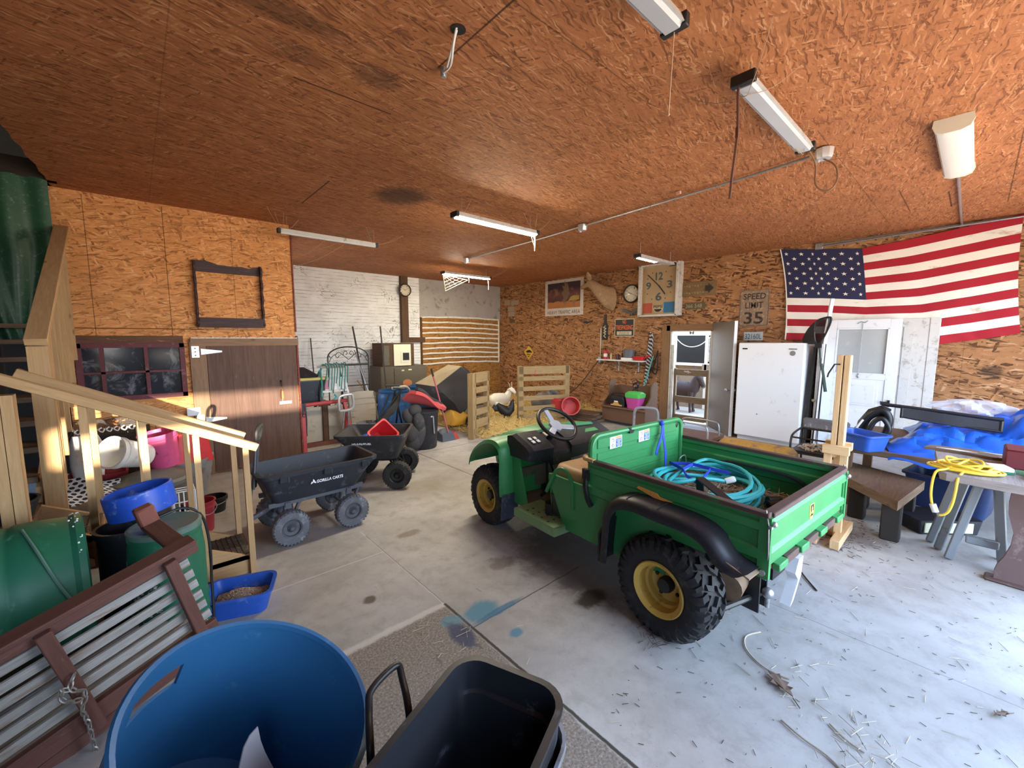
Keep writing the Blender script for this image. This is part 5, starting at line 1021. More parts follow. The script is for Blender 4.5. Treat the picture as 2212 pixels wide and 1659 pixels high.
# ---------- under and behind the stairs
m_galvc=pm('weathered_galvanised',(.34,.36,.39),.4,.5,var=.25,vs=8,dirt=.4,dcol=(.14,.14,.15),ds=12)
o=thing('metal_trash_can','galvanised trash can holding a red box near plywood door','trash can',(.22,4.92,.001))
b=B(); pr=[(0,.01),(.20,.0),(.205,.03)]+[(.205+.05*k/12+(.004 if k%2 else 0),.05+.36*k/12) for k in range(12)]+[(.262,.44),(.270,.47),(.272,.485),(.262,.485),(.25,.44),(.2,.03),(0,.02)]; b.lathe(pr,36); b.obj('body',m_galvc,o)
b=B(); b.tube(spline([(.05,-.262,.36),(.05,-.29,.33),(.0,-.30,.29),(-.06,-.285,.33),(-.06,-.26,.36)],4),.007,6); b.obj('handle',m_steel,o)
b=B(); b.loft([rrect(.25,.22,.02,3,0),rrect(.33,.29,.02,3,.26),rrect(.33,.29,.02,3,.265),rrect(.30,.26,.02,3,.26),rrect(.23,.2,.02,3,.02)]); q=b.obj('red_bin',m_red,loc=(.29,4.85,.40),rz=20); q.rotation_euler=(R(176),R(6),R(25)); q.location=(.29,4.86,.72); tag(q,'red square bin upside down in the galvanised can','bin')
o=thing('lidded_trash_can','large grey lidded trash can behind stair balusters carrying buckets','trash can',(.02,4.36,.001))
m_gcan=pm('dirty_grey_plastic',(.15,.145,.13),.6,var=.2,dirt=.35,dcol=(.26,.21,.15),ds=8)
b=B(); b.lathe([(0,0),(.20,0),(.235,.44),(.245,.46),(.24,.46),(0,.455)],32); b.obj('body',m_gcan,o); b=B(); b.lathe([(.255,.44),(.262,.47),(.25,.49),(.17,.505),(.15,.525),(.05,.535),(0,.535)],32); b.obj('lid',m_gcan,o)
m_wbk=pm('white_bucket',(.74,.72,.69),.45,var=.05,dirt=.2,dcol=(.5,.42,.35),ds=12)
def bucket(nm,label,cat,loc,r,h,mat,e=(0,0,0),bail=True,group=None,parts=True):
    o=thing(nm,label,cat,loc,0,group,e); b=B(); b.lathe([(0,0),(r*.8,0),(r*.82,.01),(r*.95,h*.80),(r*1.04,h*.80),(r*1.04,h*.84),(r*.97,h*.85),(r*.99,h*.96),(r*1.06,h*.97),(r*1.06,h),(r*.95,h),(r*.78,.02),(0,.015)],32); b.obj('body',mat,o)
    if bail:
        b=B(); b.tube(spline([(-r*1.05,0,h*.9),(-r*.9,-r*.6,h*.72),(0,-r*1.08,h*.62),(r*.9,-r*.6,h*.72),(r*1.05,0,h*.9)],6),.004,6); b.obj('bail',m_steel,o)
    return o
bucket('bucket','white plastic bucket tipped on its side on the grey lid','bucket',(-.01,4.40,.665),.115,.27,m_wbk,(22,-68,20),False)
b=B(); b.lathe([(0,0),(.11,0),(.112,.006),(0,.006)],24)
m_pink=pm('pink_plastic',(.62,.085,.22),.5,var=.1,dirt=.3,dcol=(.35,.05,.12),ds=14)
o=bucket('bucket','hot pink plastic bucket standing on the grey can lid','bucket',(.12,4.50,.537),.125,.29,m_pink,(4,-8,0),False)
b=B(); 
for y,z0 in((-.10,.06),(.04,.08)):
    b.tube([(-.10,-.10,.17),(-.06,-.12,.20),(-.03,-.118,.14)],.005,5)
b.obj('scribble',pm('purple_marker',(.25,.03,.12),.6),o)
b=B(); b.loft([[(x+.0,y,z) for x,y,z in rrect(.16,.10,.03,4,0)],rrect(.20,.15,.05,4,.20),rrect(.19,.14,.05,4,.38),rrect(.15,.05,.02,4,.44)]); q=b.obj('feed_bag',pm('white_printed_bag',(.78,.77,.75),.7,var=.05,dirt=.3,dcol=(.35,.35,.35),ds=24),loc=(-.36,4.80,.37)); tag(q,'white printed feed bag standing behind the stair studs','bag')
m_bred=pm('dark_red_plastic',(.33,.025,.03),.5,var=.15,dirt=.2)
b=B(); b.loft([rrect(.32,.26,.03,4,0),rrect(.36,.30,.04,4,.14),rrect(.36,.30,.04,4,.15),rrect(.33,.27,.03,4,.15),rrect(.29,.23,.03,4,.02)]); q=b.obj('red_tub',m_bred,loc=(-.30,4.80,.345)); tag(q,'dark red shallow tub under the white feed bag','tub')
b=B(); b.box((0,0,.17),(.34,.36,.34)); q=b.obj('cardboard_box',pm('brown_card',(.19,.125,.075),.9,var=.15),loc=(-.30,4.80,.001)); tag(q,'brown cardboard box beneath the red tub behind stairs','box')
t=NT('black_white_lattice'); co=t.coord(); 
def lat(a):
    v=t.map(co,(1,1,1),(0,0,a)); s=t.N('SeparateXYZ'); t.L(v,s.inputs[0]); return t.math('SUBTRACT',1,t.step(t.math('ABSOLUTE',t.math('SUBTRACT',t.math('FRACT',t.math('MULTIPLY',s.outputs[0],26)),.5)),.10,.16))
m_lat=t.out(t.mix(t.math('MAXIMUM',lat(20),t.math('MAXIMUM',lat(80),lat(140))),(.02,.022,.03),(.75,.76,.78)),.8)
b=B(); b.sheet(lambda u,v:(-.46+.30*u,4.02+.34*v,.455+.13*v*(1-.6*u)+.012*math.sin(u*9+v*5)),14,12,th=.006); q=b.obj('patterned_cloth',m_lat); tag(q,'black and white lattice patterned cloth lying behind the balusters','cloth')
b=B(); b.box((-.37,4.13,.235),(.26,.26,.45)); q=b.obj('low_crate',pm('brown_crate_wood',(.17,.115,.07),.85,var=.2)); tag(q,'brown wooden crate under the patterned cloth','crate'); q.location.z=.0
o=thing('wire_crate','black wire animal crate against the wall below the window','crate',(-.21,5.46,.001)); b=B()
for x in[-.3+.05*k for k in range(13)]: b.rod((x,-.25,0),(x,-.25,.80),.0035,4); 
for z in[.0,.1,.2,.3,.4,.5,.6,.7,.8]: b.rod((-.3,-.25,z),(.3,-.25,z),.0035,4); b.rod((-.3,-.25,z),(-.3,.25,z),.0035,4); b.rod((.3,-.25,z),(.3,.25,z),.0035,4)
for y in[-.25+.05*k for k in range(11)]: b.rod((-.3,y,.8),(.3,y,.8),.003,4)
b.obj('wire_mesh',m_blkm,o); b=B(); b.box((0,.05,.36),(.52,.36,.70)); b.obj('cover',pm('dark_crate_cover',(.04,.032,.026),.9,var=.3),o)
b=B()
for k in range(9): b.tube(spline([(-.22+.05*k,-.255,.80),(-.24+.05*k,-.27,.78),(-.215+.05*k,-.275,.76),(-.20+.05*k,-.265,.79)],3),.006,5)
b.obj('rope_lacing',m_wht,o)
o=thing('wire_basket','white wire basket between the blue ring and galvanised can','basket',(.19,4.02,.001)); b=B()
for x in[-.06+.03*k for k in range(5)]: b.rod((x,-.08,.12),(x,-.08,.44),.005,5)
for z in(.12,.2,.28,.36,.44): b.rod((-.07,-.08,z),(.07,-.08,z),.005,5); b.rod((.07,-.08,z),(.07,.08,z),.005,5); b.rod((-.07,-.08,z),(-.07,.08,z),.005,5)
for y in(-.03,.03): b.rod((.07,y,.12),(.07,y,.44),.005,5); b.rod((-.07,y,.44),(.07,y,.44),.005,5)
b.obj('wires',m_wht,o); b=B()
for x in(-.07,.07):
    for y in(-.08,.08): b.rod((x,y,0),(x,y,.44),.006,6)
b.obj('frame',m_wht,o)
bucket('bucket','small dark red bucket on the floor beside the stair foot','bucket',(.30,4.20,.001),.105,.26,pm('maroon_bucket',(.36,.03,.045),.5,var=.15,dirt=.2),(0,0,30))
bucket('bucket','black bucket with wire bail behind the dark red bucket','bucket',(.44,4.62,.001),.10,.14,m_blkp,(0,0,0))
b=B(); b.lathe([(0,0),(.10,0),(.128,.09),(.134,.09),(.134,.10),(.12,.10),(.095,.015),(0,.015)],32); q=b.obj('black_tub',pm('black_rubber',(.02,.021,.024),.65,var=.2,dirt=.2,dcol=(.1,.1,.1)),loc=(-.56,3.33,.627)); q.location=(-.585,3.42,.627); tag(q,'shallow black rubber tub on the stair landing beside newel posts','tub')
# blue ring, drums
o=thing('blue_ring','short wide bright blue plastic ring tilted on a black barrel','ring',(-.03,3.0,.655),0,e=(-4,-9,0))
b=B(); b.lathe([(.150,0),(.150,.125),(.144,.13),(.138,.125),(.138,.0),(.15,0)],44); b.obj('band',pm('royal_blue',(.022,.085,.50),.35,var=.1,dirt=.18,dcol=(.3,.38,.6),ds=13),o)
b=B(); b.lathe([(0,0),(.125,0),(.13,.02),(.128,.55),(.14,.57),(.14,.60),(.125,.60),(.115,.05),(0,.04)],32); q=b.obj('black_barrel',m_blkp,loc=(-.10,2.985,.001)); tag(q,'black plastic barrel standing under the tilted blue ring','barrel')
m_gdrum=pm('green_drum_plastic',(.015,.115,.062),.45,var=.12,vs=3,dirt=.10,dcol=(.10,.28,.20),ds=10)
o=thing('green_drum','upright green plastic drum with faded lid and ribbed lower half','drum',(.045,2.70,.001))
b=B(); b.lathe([(0,0),(.135,0),(.15,.02)]+[(.155+(.005 if k%2 else -.002),.03+.03*k) for k in range(9)]+[(.156,.32),(.157,.5),(.150,.58),(.146,.60),(.15,.61),(.15,.645),(.143,.65)],40); b.obj('body',m_gdrum,o)
b=B(); b.lathe([(.150,.63),(.152,.655),(.14,.662),(.12,.655),(0,.655)],40); b.obj('lid',pm('faded_green_lid',(.10,.155,.135),.5,var=.25,vs=8,dirt=.35,dcol=(.05,.09,.075),ds=7),o)
b=B(); b.sheet(lambda u,v:(.1565*math.cos(3.3+1.15*u),.1565*math.sin(3.3+1.15*u),.22+.30*v),14,8,th=.001); t=NT('peeling_label'); n=t.noise(t.coord(),22,5,.7); b.obj('label',t.out(t.mix(t.step(n,.52,.6),(.015,.05,.035),(.55,.57,.55)),.6),o)
o=thing('green_barrel','large green plastic barrel lying on its side at the left edge','barrel',(-.25,2.84,.455),0,e=(0,0,6))
b=B(); b.lathe([(0,0),(.27,0),(.292,-.006),(.295,-.03),(.286,-.05),(.292,-.09),(.30,-.16),(.30,-.22),(.293,-.235),(.293,-.25),(.30,-.265),(.303,-.45),(.300,-.72),(.28,-.78),(0,-.79)],48,e=(0,90,0)); b.obj('body',m_gdrum,o,30)
b=B(); b.tube(spline([(-.19,-.06,.30),(-.15,-.20,.235),(-.10,-.285,.10),(-.05,-.30,-.02),(.015,-.27,-.12)],6),.006,6); b.obj('rope',pm('dull_green_rope',(.08,.16,.12),.8),o)
b=B(); random.seed(3)
for k in range(26):
    a=random.uniform(-2.5,-1.0) if k%2 else random.uniform(-2.2,-.6); x=random.uniform(-.05,-.012); b.ell((x,.2945*math.cos(a),-.2945*math.sin(a)),random.uniform(.002,.005),n=6,m=4)
b.obj('paint_speck',m_wht,o)
b=B(); b.box((0,0,.075),(.55,.42,.15)); q=b.obj('pallet_block',pm('dark_pallet',(.06,.045,.033),.9),loc=(-.58,2.86,.001)); tag(q,'dark wooden block supporting the lying green barrel','block')
# ---------- porch swing lying against the tub
d_=V((-.937,-.251,-.244)).normalized(); s_=V((.215,.137,-.967)); s_=(s_-d_*s_.dot(d_)).normalized(); n_=d_.cross(s_); n_=n_ if n_.y>0 else -n_
o=thing('porch_swing','weathered brown and white slatted porch swing propped behind the blue tub','porch swing',(0,0,0)); SM=basis((.098,2.269,.675),d_,s_,n_); o.matrix_world=SM
m_brn=wood('red_brown_paint',(.085,.034,.026),(.165,.07,.052),knots=.2,wear=.2,wcol=(.24,.15,.125)); m_slat=wood('peeling_white_slat',(.21,.18,.155),(.45,.44,.425),knots=.3,wear=.45,wcol=(.24,.17,.125))
LB=1.08
b=B(); b.box((LB/2-.02,.012,.0),(LB+.04,.05,.035),bev=.004); b.obj('top_rail',m_brn,o)
b=B(); b.box((LB/2-.01,-.018,.012),(LB+.06,.02,.085),bev=.004); b.obj('top_cap',m_brn,o)
for k in range(6):
    b=B(); y=.072+k*.060; b.box((LB/2,y,.006 if k%2 else .010),(LB-.01,.038,.015),bev=.002); b.obj('slat',m_slat,o)
b=B(); b.box((LB/2,.455,.0),(LB,.085,.03),bev=.003); b.obj('bottom_rail',m_brn,o)
b=B(); b.box((LB/2,.535,.02),(LB,.055,.05),bev=.003); b.obj('bottom_rail',m_brn,o)
for x in(.07,.455,.98):
    b=B(); b.box((x,.25,-.028),(.045,.50,.040),bev=.004); b.obj('stile',m_brn,o)
b=B(); b.box((.0,.02,.21),(.075,.03,.42),bev=.004); b.obj('arm',m_brn,o)
b=B(); b.box((.0,-.03,.41),(.075,.10,.06),bev=.008); b.obj('arm_end',pm('rust_red_end',(.20,.065,.045),.7,var=.2),o)
b=B(); b.box((.0,.22,.40),(.04,.42,.04)); b.obj('front_post',m_brn,o)
for k in range(4):
    b=B(); b.box((LB/2,.47,.10+k*.095),(LB-.02,.02,.07),bev=.003); b.obj('seat_slat',m_slat,o)
b=B(); b.box((.075,.50,-.02),(.06,.10,.07),bev=.004); b.obj('bracket',m_brn,o)
def chain(b,pts,r=.0035,L=.028):
    P=spline(pts,12); acc=0; last=P[0]; k=0
    for i in range(1,len(P)):
        seg=(P[i]-last)
        if seg.length>=L*.8:
            d=seg.normalized(); u=d.orthogonal().normalized(); w=d.cross(u); s=u if k%2 else w
            c=(P[i]+last)/2; b.tube([c+d*L*.55*math.cos(a)+s*L*.26*math.sin(a) for a in[j*PI/4 for j in range(8)]],r,5,True); last=P[i]; k+=1
b=B(); chain(b,[(.44,.20,-.06),(.47,.24,-.075),(.44,.29,-.07),(.47,.34,-.08),(.475,.42,-.07),(.49,.52,-.06),(.50,.60,-.05)]); chain(b,[(.47,.24,-.075),(.50,.21,-.07),(.49,.27,-.085),(.46,.30,-.08)]); b.obj('chain',pm('dull_chain',(.28,.26,.23),.45,.6),o)
# ---------- blue tub leaning, black bin
nn=V((.384,-.349,1)).normalized(); ex=V((0,0,1)).cross(nn).normalized(); ey=nn.cross(ex)
o=thing('blue_tub','large round blue plastic tub with handle slots leaning in the foreground','tub',(0,0,0)); TM=basis(V((.172,1.189,.62)),ex,ey,nn); o.matrix_world=TM
m_btub=pm('blue_tub_plastic',(.020,.098,.225),.42,var=.1,vs=3,dirt=.16,dcol=(.06,.16,.28),ds=9)
m_btub.node_tree.nodes['Principled BSDF'].inputs['Specular IOR Level'].default_value=.5
def slot_ang():
    p=TM.inverted()@V((-.12,1.25,.5)); return math.atan2(p.y,p.x)
# slot centre found from where the cut-out sits on the wall
SA=None
b=B(); NU,NVV=72,14
zs_=[0,-.028,-.06,-.075,-.09,-.145,-.16,-.20,-.26,-.32,-.38,-.44,-.49,-.505]
def rad(z): return .295-.028*(-z/.5) - (.05 if z<-.5 else (.012 if z<-.48 else 0))
def inslot(a,z):
    for c in SLOTS:
        dd=(a-c+PI)%(2*PI)-PI
        if abs(dd)<.28 and -.146<z<-.074: return True
    return False
SLOTS=[R(86),R(266)]
for th,flip in((0,0),(-.009,1)):
    vs=[];fs=[]
    for z in zs_:
        for k in range(NU): a=2*PI*k/NU; vs.append(((rad(z)+th)*math.cos(a),(rad(z)+th)*math.sin(a),z if not(flip and z==zs_[-1]) else z+.01))
    for i in range(len(zs_)-1):
        zm=(zs_[i]+zs_[i+1])/2
        for k in range(NU):
            if inslot(2*PI*(k+.5)/NU,zm): continue
            f=(i*NU+k,i*NU+(k+1)%NU,(i+1)*NU+(k+1)%NU,(i+1)*NU+k); fs.append(f)
    fs.append(tuple((len(zs_)-1)*NU+k for k in range(NU))); b.add(vs,fs)
N0=NU*len(zs_); b.v=[V(p)[:] for p in b.v]
def join(i0,i1): b.f.append((i0,i1,i1+N0,i0+N0)); b.m.append(0); b.u.append([(0,0)]*4)
for k in range(NU): join(k,(k+1)%NU)
for i in range(len(zs_)-1):
    zm=(zs_[i]+zs_[i+1])/2
    for k in range(NU):
        if inslot(2*PI*(k+.5)/NU,zm):
            if not inslot(2*PI*(k-.5)/NU,zm): join(i*NU+k,(i+1)*NU+k)
            if not inslot(2*PI*(k+1.5)/NU,zm): join(i*NU+(k+1)%NU,(i+1)*NU+(k+1)%NU)
            if not(-.146<(zs_[i-1]+zs_[i])/2<-.074): join(i*NU+k,i*NU+(k+1)%NU)
            if not(-.146<(zs_[i+1]+zs_[i+2])/2<-.074): join((i+1)*NU+k,(i+1)*NU+(k+1)%NU)
b.obj('body',m_btub,o,45)
b=B(); b.lathe([(.300,-.012),(.303,.0),(.297,.006),(.286,.003),(.284,-.012)],72); b.obj('rim',m_btub,o)
b=B(); random.seed(9); rg=[]
for k in range(9): rg.append([(.10+.02*math.sin(k)-.02*j*.3+(k-4)*.03*(1-j*.12),-.05+.02*j*(1+.1*math.sin(k*2))-.06+.03*math.cos(k*1.7),-.44+.055*j-.01*k*j*.3) for j in range(6)])
b.sheet(lambda u,v:(.115-.22*u+.02*math.sin(v*5),-.20+.20*v*(1-.3*u)+.015*math.sin(u*9),-.46+.30*v*(1-u*.75)+.02*math.sin(u*7)),10,8,th=.004); q=b.obj('feed_sack',pm('pale_paper_sack',(.46,.44,.46),.8,var=.1)); q.matrix_world=TM; tag(q,'pale crumpled paper sack lying inside the blue tub','sack')
# rectangular black bin (nested pair) with bail handles
w_=V((.37,-.93,0)).normalized(); l_=V((-.93,-.37,0)).normalized(); cB=V((.70,1.0,0))+w_*.17+l_*.33
o=thing('black_bin','rectangular black plastic bin with rounded corners in the foreground','bin',(cB.x,cB.y,0),math.degrees(math.atan2(l_.y,l_.x)))
m_bbin=pm('black_bin_plastic',(.016,.018,.024),.42,var=.2,dirt=.14,dcol=(.13,.15,.19),ds=9)
def binmesh(b,w,d,z0,z1,t=.010):
    b.loft([rrect(w*.82,d*.80,.06,6,z0),rrect(w*.965,d*.95,.075,6,z1-.10),rrect(w*.985,d*.97,.075,6,z1-.095),rrect(w,d,.08,6,z1-.012),rrect(w+.018,d+.018,.088,6,z1-.010),rrect(w+.018,d+.018,.088,6,z1),rrect(w-2*t,d-2*t,.072,6,z1),rrect(w*.985-2*t-.004,d*.97-2*t-.004,.068,6,z1-.085),rrect(w*.945-2*t,d*.93-2*t,.06,6,z1-.092),rrect(w*.82-2*t,d*.80-2*t,.05,6,z0+.012)])
b=B(); binmesh(b,.66,.34,.06,.62); 
for k in range(6): b.box((-.12+.02*k-.05,.148,.40),(.008,.006,.20),(-4,0,0))
b.obj('inner_bin',m_bbin,o)
b=B(); b.loft([rrect(.58,.31,.07,6,.0),rrect(.665,.35,.08,6,.50),rrect(.69,.375,.09,6,.50),rrect(.69,.375,.09,6,.52),rrect(.672,.357,.085,6,.52),rrect(.575,.305,.065,6,.012)]); b.obj('outer_bin',pm('bin_sky_sheen',(.22,.24,.29),.4,var=.15,dirt=.2),o)  # lighter blue-grey paints the sky's reflection into the outer bin's colour
for x in(-.345,.345):
    b=B(); b.tube(spline([(x,-.10,.42),(x*1.10,-.10,.47),(x*1.12,-.09,.485),(x*1.12,.09,.485),(x*1.10,.10,.47),(x,.10,.42)],4),.013,8); b.obj('handle',m_steel,o)
# black tubular cart handle standing between tub and bin
o=thing('tube_handle','black bent tube handle of a low wooden dolly beside the blue tub','dolly',(.44,1.06,0),0)
b=B(); L1,T1,T2,R1_=V((.372-.44,.955-1.06,.50)),V((.425-.44,1.09-1.06,.585)),V((.545-.44,1.135-1.06,.585)),V((.500-.44,.985-1.06,.50))
P=[V((L1.x,L1.y,.09)),L1,L1.lerp(T1,.75),T1+(T2-T1)*.12,T2-(T2-T1)*.12,R1_.lerp(T2,.75),R1_,V((R1_.x,R1_.y,.09))]; b.tube(spline(P,5),.0105,10); b.obj('tube',m_blkm,o)
b=B(); b.box((-.005,-.10,.062),(.20,.07,.055),(0,0,22)); b.obj('deck',m_brownwood,o)
# pan of pellets
o=thing('litter_pan','blue plastic pan holding brown pellets at the foot of stairs','pan',(.36,2.82,.001),-20)
b=B(); tub(b,.34,.26,.125,.008,.84,.05,.012); b.obj('pan',m_blu,o)
b=B(); random.seed(8); b.sheet(lambda u,v:(-.13+.26*u,-.095+.19*v,.045+.055*math.sin(PI*min(1,u*1.1))*math.sin(PI*v)+.002*math.sin(u*60)*math.sin(v*50)),24,18)
for k in range(900):
    x,y=random.uniform(-.13,.13),random.uniform(-.095,.095); u,v=(x+.13)/.26,(y+.095)/.19; b.box((x,y,.049+.055*math.sin(PI*min(1,u*1.1))*math.sin(PI*v)),(.013,.005,.005),(random.uniform(-25,25),random.uniform(-25,25),random.random()*180))
q=b.obj('pellets',pm('brown_pellets',(.30,.22,.16),.85,var=.4,vs=70,dirt=.3,dcol=(.5,.42,.34),ds=60),loc=(.36,2.82,.001),rz=-20,smooth=0); tag(q,'brown wood pellets heaped in the blue pan','pellets',kind='stuff')
# hoop and cord beside the drum
b=B(); b.tube(spline([(.02,2.80,.665),(.13,2.82,.68),(.205,2.80,.62),(.228,2.78,.45),(.222,2.76,.25),(.215,2.70,.10),(.20,2.62,.03),(.22,2.52,.012),(.27,2.46,.012)],6),.007,7); q=b.obj('black_cable',m_blkm); tag(q,'black cable looping over the green drum down to floor','cable')
# ================= garden dump carts
def small_wheel(name,x,y,r,w,parent,s,dust):
    mt=pm('dusty_tyre',(.13,.135,.15),.85,var=.35,vs=20,dirt=.45,dcol=(.30,.31,.34),ds=14) if dust else m_tire
    mr=pm('dusty_hub',(.085,.09,.105),.5,var=.2,dirt=.3,dcol=(.25,.26,.29),ds=18) if dust else m_blkm
    b=B(); hw=w/2; ri=r*.50
    b.lathe([(ri,-hw*.7),(ri*1.08,-hw*.9),(r*.74,-hw),(r*.9,-hw*.86),(r*.975,-hw*.5),(r*.985,0),(r*.975,hw*.5),(r*.9,hw*.86),(r*.74,hw),(ri*1.08,hw*.9),(ri,hw*.7),(ri,-hw*.7)],40,e=(0,90,0))
    for i in range(30):
        a=2*PI*i/30
        for sg,o in((-1,0),(1,.5)):
            q=a+o*2*PI/30; M=Matrix.Rotation(q,4,'X'); old=b.M; b.M=M; b.box((sg*hw*.45,0,r*.965),(hw*.7,r*.11,r*.05)); b.box((sg*hw*.82,0,r*.90),(hw*.22,r*.10,r*.14),(0,sg*35,0)); b.M=old
    o=b.obj(name,mt,parent,30,loc=(x,y,r)); 
    b=B(); b.lathe([(ri*1.0,s*hw*.85),(ri*1.06,s*hw*.92),(ri*.92,s*hw*.80),(ri*.85,s*hw*.45),(ri*.5,s*hw*.35),(ri*.30,s*hw*.75),(ri*.22,s*hw*1.0),(0,s*hw*1.02)],28,e=(0,90,0)); b.lathe([(ri,-s*hw*.8),(ri*.85,-s*hw*.4),(0,-s*hw*.3)],20,e=(0,90,0)); b.obj('hub',mr,o)
    return o
def cart_tub(b,L,W,z0,z1,slope0,slope1,t=.012):
    def rg(l0,l1,w,z,r): return rrect(l1-l0,w,r,4,z,(l0+l1)/2,0)
    h=z1-z0
    b.loft([rg(-L/2+slope0,L/2-slope1,W*.72,z0,.05),rg(-L/2+slope0*.45,L/2-slope1*.45,W*.90,z0+h*.55,.06),rg(-L/2,L/2,W,z1-.03,.07),rg(-L/2-.012,L/2+.012,W+.024,z1-.028,.075),rg(-L/2-.015,L/2+.015,W+.03,z1,.078),rg(-L/2+.012,L/2-.012,W-.03,z1,.06),rg(-L/2+.012+slope0*.45,L/2-slope1*.45-.012,W*.90-.024,z0+h*.55,.05),rg(-L/2+slope0+.012,L/2-slope1-.012,W*.72-.02,z0+.02,.04)])
o=thing('dump_cart','black plastic dump cart lettered GORILLA CARTS with four dusty wheels','garden cart',(1.055,3.69,0),1)
m_pcart=pm('black_cart_poly',(.022,.025,.034),.5,var=.2,dirt=.22,dcol=(.10,.11,.13),ds=12)
b=B(); cart_tub(b,.90,.51,.33,.575,.09,.16)
for x in(-.30,.02,.33):
    for s in(-1,1): b.box((x,s*.262,.535),(.055,.02,.055),(s*-8,0,0),bev=.004); b.box((x+.036,s*.25,.53),(.012,.03,.05))
b.obj('tub',m_pcart,o,35)
CM=Matrix.Translation((0,-.2452,.46))@rot((82,0,0))
m_wl=pm('white_lettering',(.82,.83,.85),.6,dirt=.1)
t_=txt('GORILLA CARTS',CM@Matrix.Translation((.045,0,0)),.21,.024,m_wl,o,bold=.03,shear=.15)
b=B(CM@Matrix.Translation((-.085,.004,0))); b.prism([(-.022,-.016),(-.012,.004),(-.006,-.004),(0,.02),(.008,.012),(.014,.0),(.022,-.016),(.008,-.012),(.0,-.004),(-.006,-.012)],.0015); b.obj('emblem',m_wl,o,0)
m_cf=pm('grey_cart_frame',(.10,.105,.125),.45,.2,var=.15,dirt=.3,dcol=(.28,.29,.33))
b=B(); b.box((-.02,-.15,.315),(.74,.03,.035)); b.box((-.02,.15,.315),(.74,.03,.035)); b.box((-.26,0,.30),(.04,.36,.035)); b.box((.22,0,.30),(.04,.36,.035))
for x in(-.26,.22):
    b.rod((x,-.24,.135),(x,.24,.135),.012); 
    for s in(-1,1): b.beam((x,s*.16,.31),(x,s*.18,.135),.05,.012); b.beam((x+.09,s*.15,.30),(x+.01,s*.17,.15),.02,.02)
b.beam((-.28,0,.28),(-.50,-.03,.20),.03,.03); b.obj('frame',m_cf,o)
for x in(-.262,.215):
    for s in(-1,1): w=small_wheel('wheel',x,s*.235,.138,.085,o,1,True); w.rotation_euler.z=R(90 if s>0 else -90); 
b=B(); b.beam((-.50,-.03,.20),(-.435,-.05,.72),.022,.014); b.beam((-.445,-.03,.45),(-.41,-.055,.80),.03,.01); b.beam((-.465,-.07,.45),(-.43,-.07,.80),.03,.01); b.obj('pull_bar',m_cf,o)
b=B(); gl=[(-.43,-.10,.82),(-.425,-.105,.90),(-.395,-.07,.935),(-.375,-.02,.92),(-.385,.0,.85),(-.41,-.03,.81)]; b.tube(spline(gl,5,True),.015,8,True); b.obj('grip',m_blkm,o)
o=thing('dump_cart','muddy black dump cart lettered GROUNDWORK holding a red scoop pan','garden cart',(1.925,4.41,0),-37)
b=B(); cart_tub(b,.72,.62,.31,.585,.20,.10); b.obj('tub',pm('muddy_black_poly',(.028,.028,.032),.55,var=.3,vs=9,dirt=.35,dcol=(.11,.105,.10),ds=10),o,35)
CM=Matrix.Translation((-.08,-.2935,.50))@rot((80,0,0)); t_=txt('GROUNDWORK',CM,.20,.030,m_wl,o,bold=.03)
b=B(); b.box((0,-.15,.29),(.5,.03,.03)); b.box((0,.15,.29),(.5,.03,.03))
for x in(.26,-.20):
    b.rod((x,-.27,.15),(x,.27,.15),.012)
    for s in(-1,1): b.tube([(x-.05,s*.15,.29),(x-.02,s*.22,.24),(x,s*.24,.15)],.012,6); b.beam((x-.1,s*.12,.29),(x,s*.2,.16),.02,.012)
b.obj('frame',m_blkm,o)
m_bt=pm('worn_black_tyre',(.032,.031,.031),.8,var=.3,vs=16,dirt=.35,dcol=(.12,.11,.10),ds=12)
for x in(.275,-.20):
    for s in(-1,1):
        w=small_wheel('wheel',x,s*.28,.15,.095,o,1,False); w.rotation_euler.z=R(90 if s>0 else -90); w.data.materials[0]=m_bt
b=B(); b.loft([rrect(.17,.16,.02,3,0),rrect(.27,.24,.03,3,.20),rrect(.285,.255,.03,3,.205),rrect(.25,.22,.03,3,.205),rrect(.15,.14,.02,3,.015)]); q=b.obj('red_pan',m_red); q.rotation_euler=(R(52),R(-25),R(20)); q.location=(1.93,4.40,.46); tag(q,'red plastic scoop pan tipped inside the muddy dump cart','pan')
b=B(); b.ell((0,0,0),(.06,.03,.025)); q=b.obj('blue_glove',m_blu); q.location=(1.79,4.34,.545); tag(q,'bit of blue glove beside the red pan in the cart','glove')
# ================= clutter at the back
m_beige=pm('beige_sheet',(.40,.36,.29),.7,var=.12,dirt=.3,dcol=(.25,.2,.15),ds=6)
o=thing('beige_screen','low beige panel screen with dark post and red-brown sill behind plywood door','partition',(1.98,6.5,0))
for x,w in((-.13,.34),(.21,.28)):
    b=B(); b.box((x,0,.30),(w,.03,.56)); b.obj('panel',m_beige,o)
b=B(); b.box((.065,-.03,.30),(.075,.06,.60)); b.obj('post',m_post,o)
b=B(); b.box((.03,-.04,.03),(.78,.09,.06)); b.obj('sill',pm('red_brown_sill',(.16,.05,.03),.7,dirt=.3),o)
m_redm=pm('red_metal',(.42,.05,.055),.5,var=.15,dirt=.3,dcol=(.2,.06,.05),ds=12)
o=thing('red_sawhorse','red metal sawhorse with slanting leg in front of step ladder','sawhorse',(1.98,6.28,0))
b=B(); b.rod((-.33,0,.655),(.33,0,.67),.028,10); b.obj('top_bar',m_redm,o)
for x0,x1 in((.29,.36),(-.29,-.33)):
    for y in(-.16,.16):
        b=B(); b.beam((x0,0,.655),(x1,y,.0),.045,.03,(0,1,0)); b.obj('leg',m_redm,o)
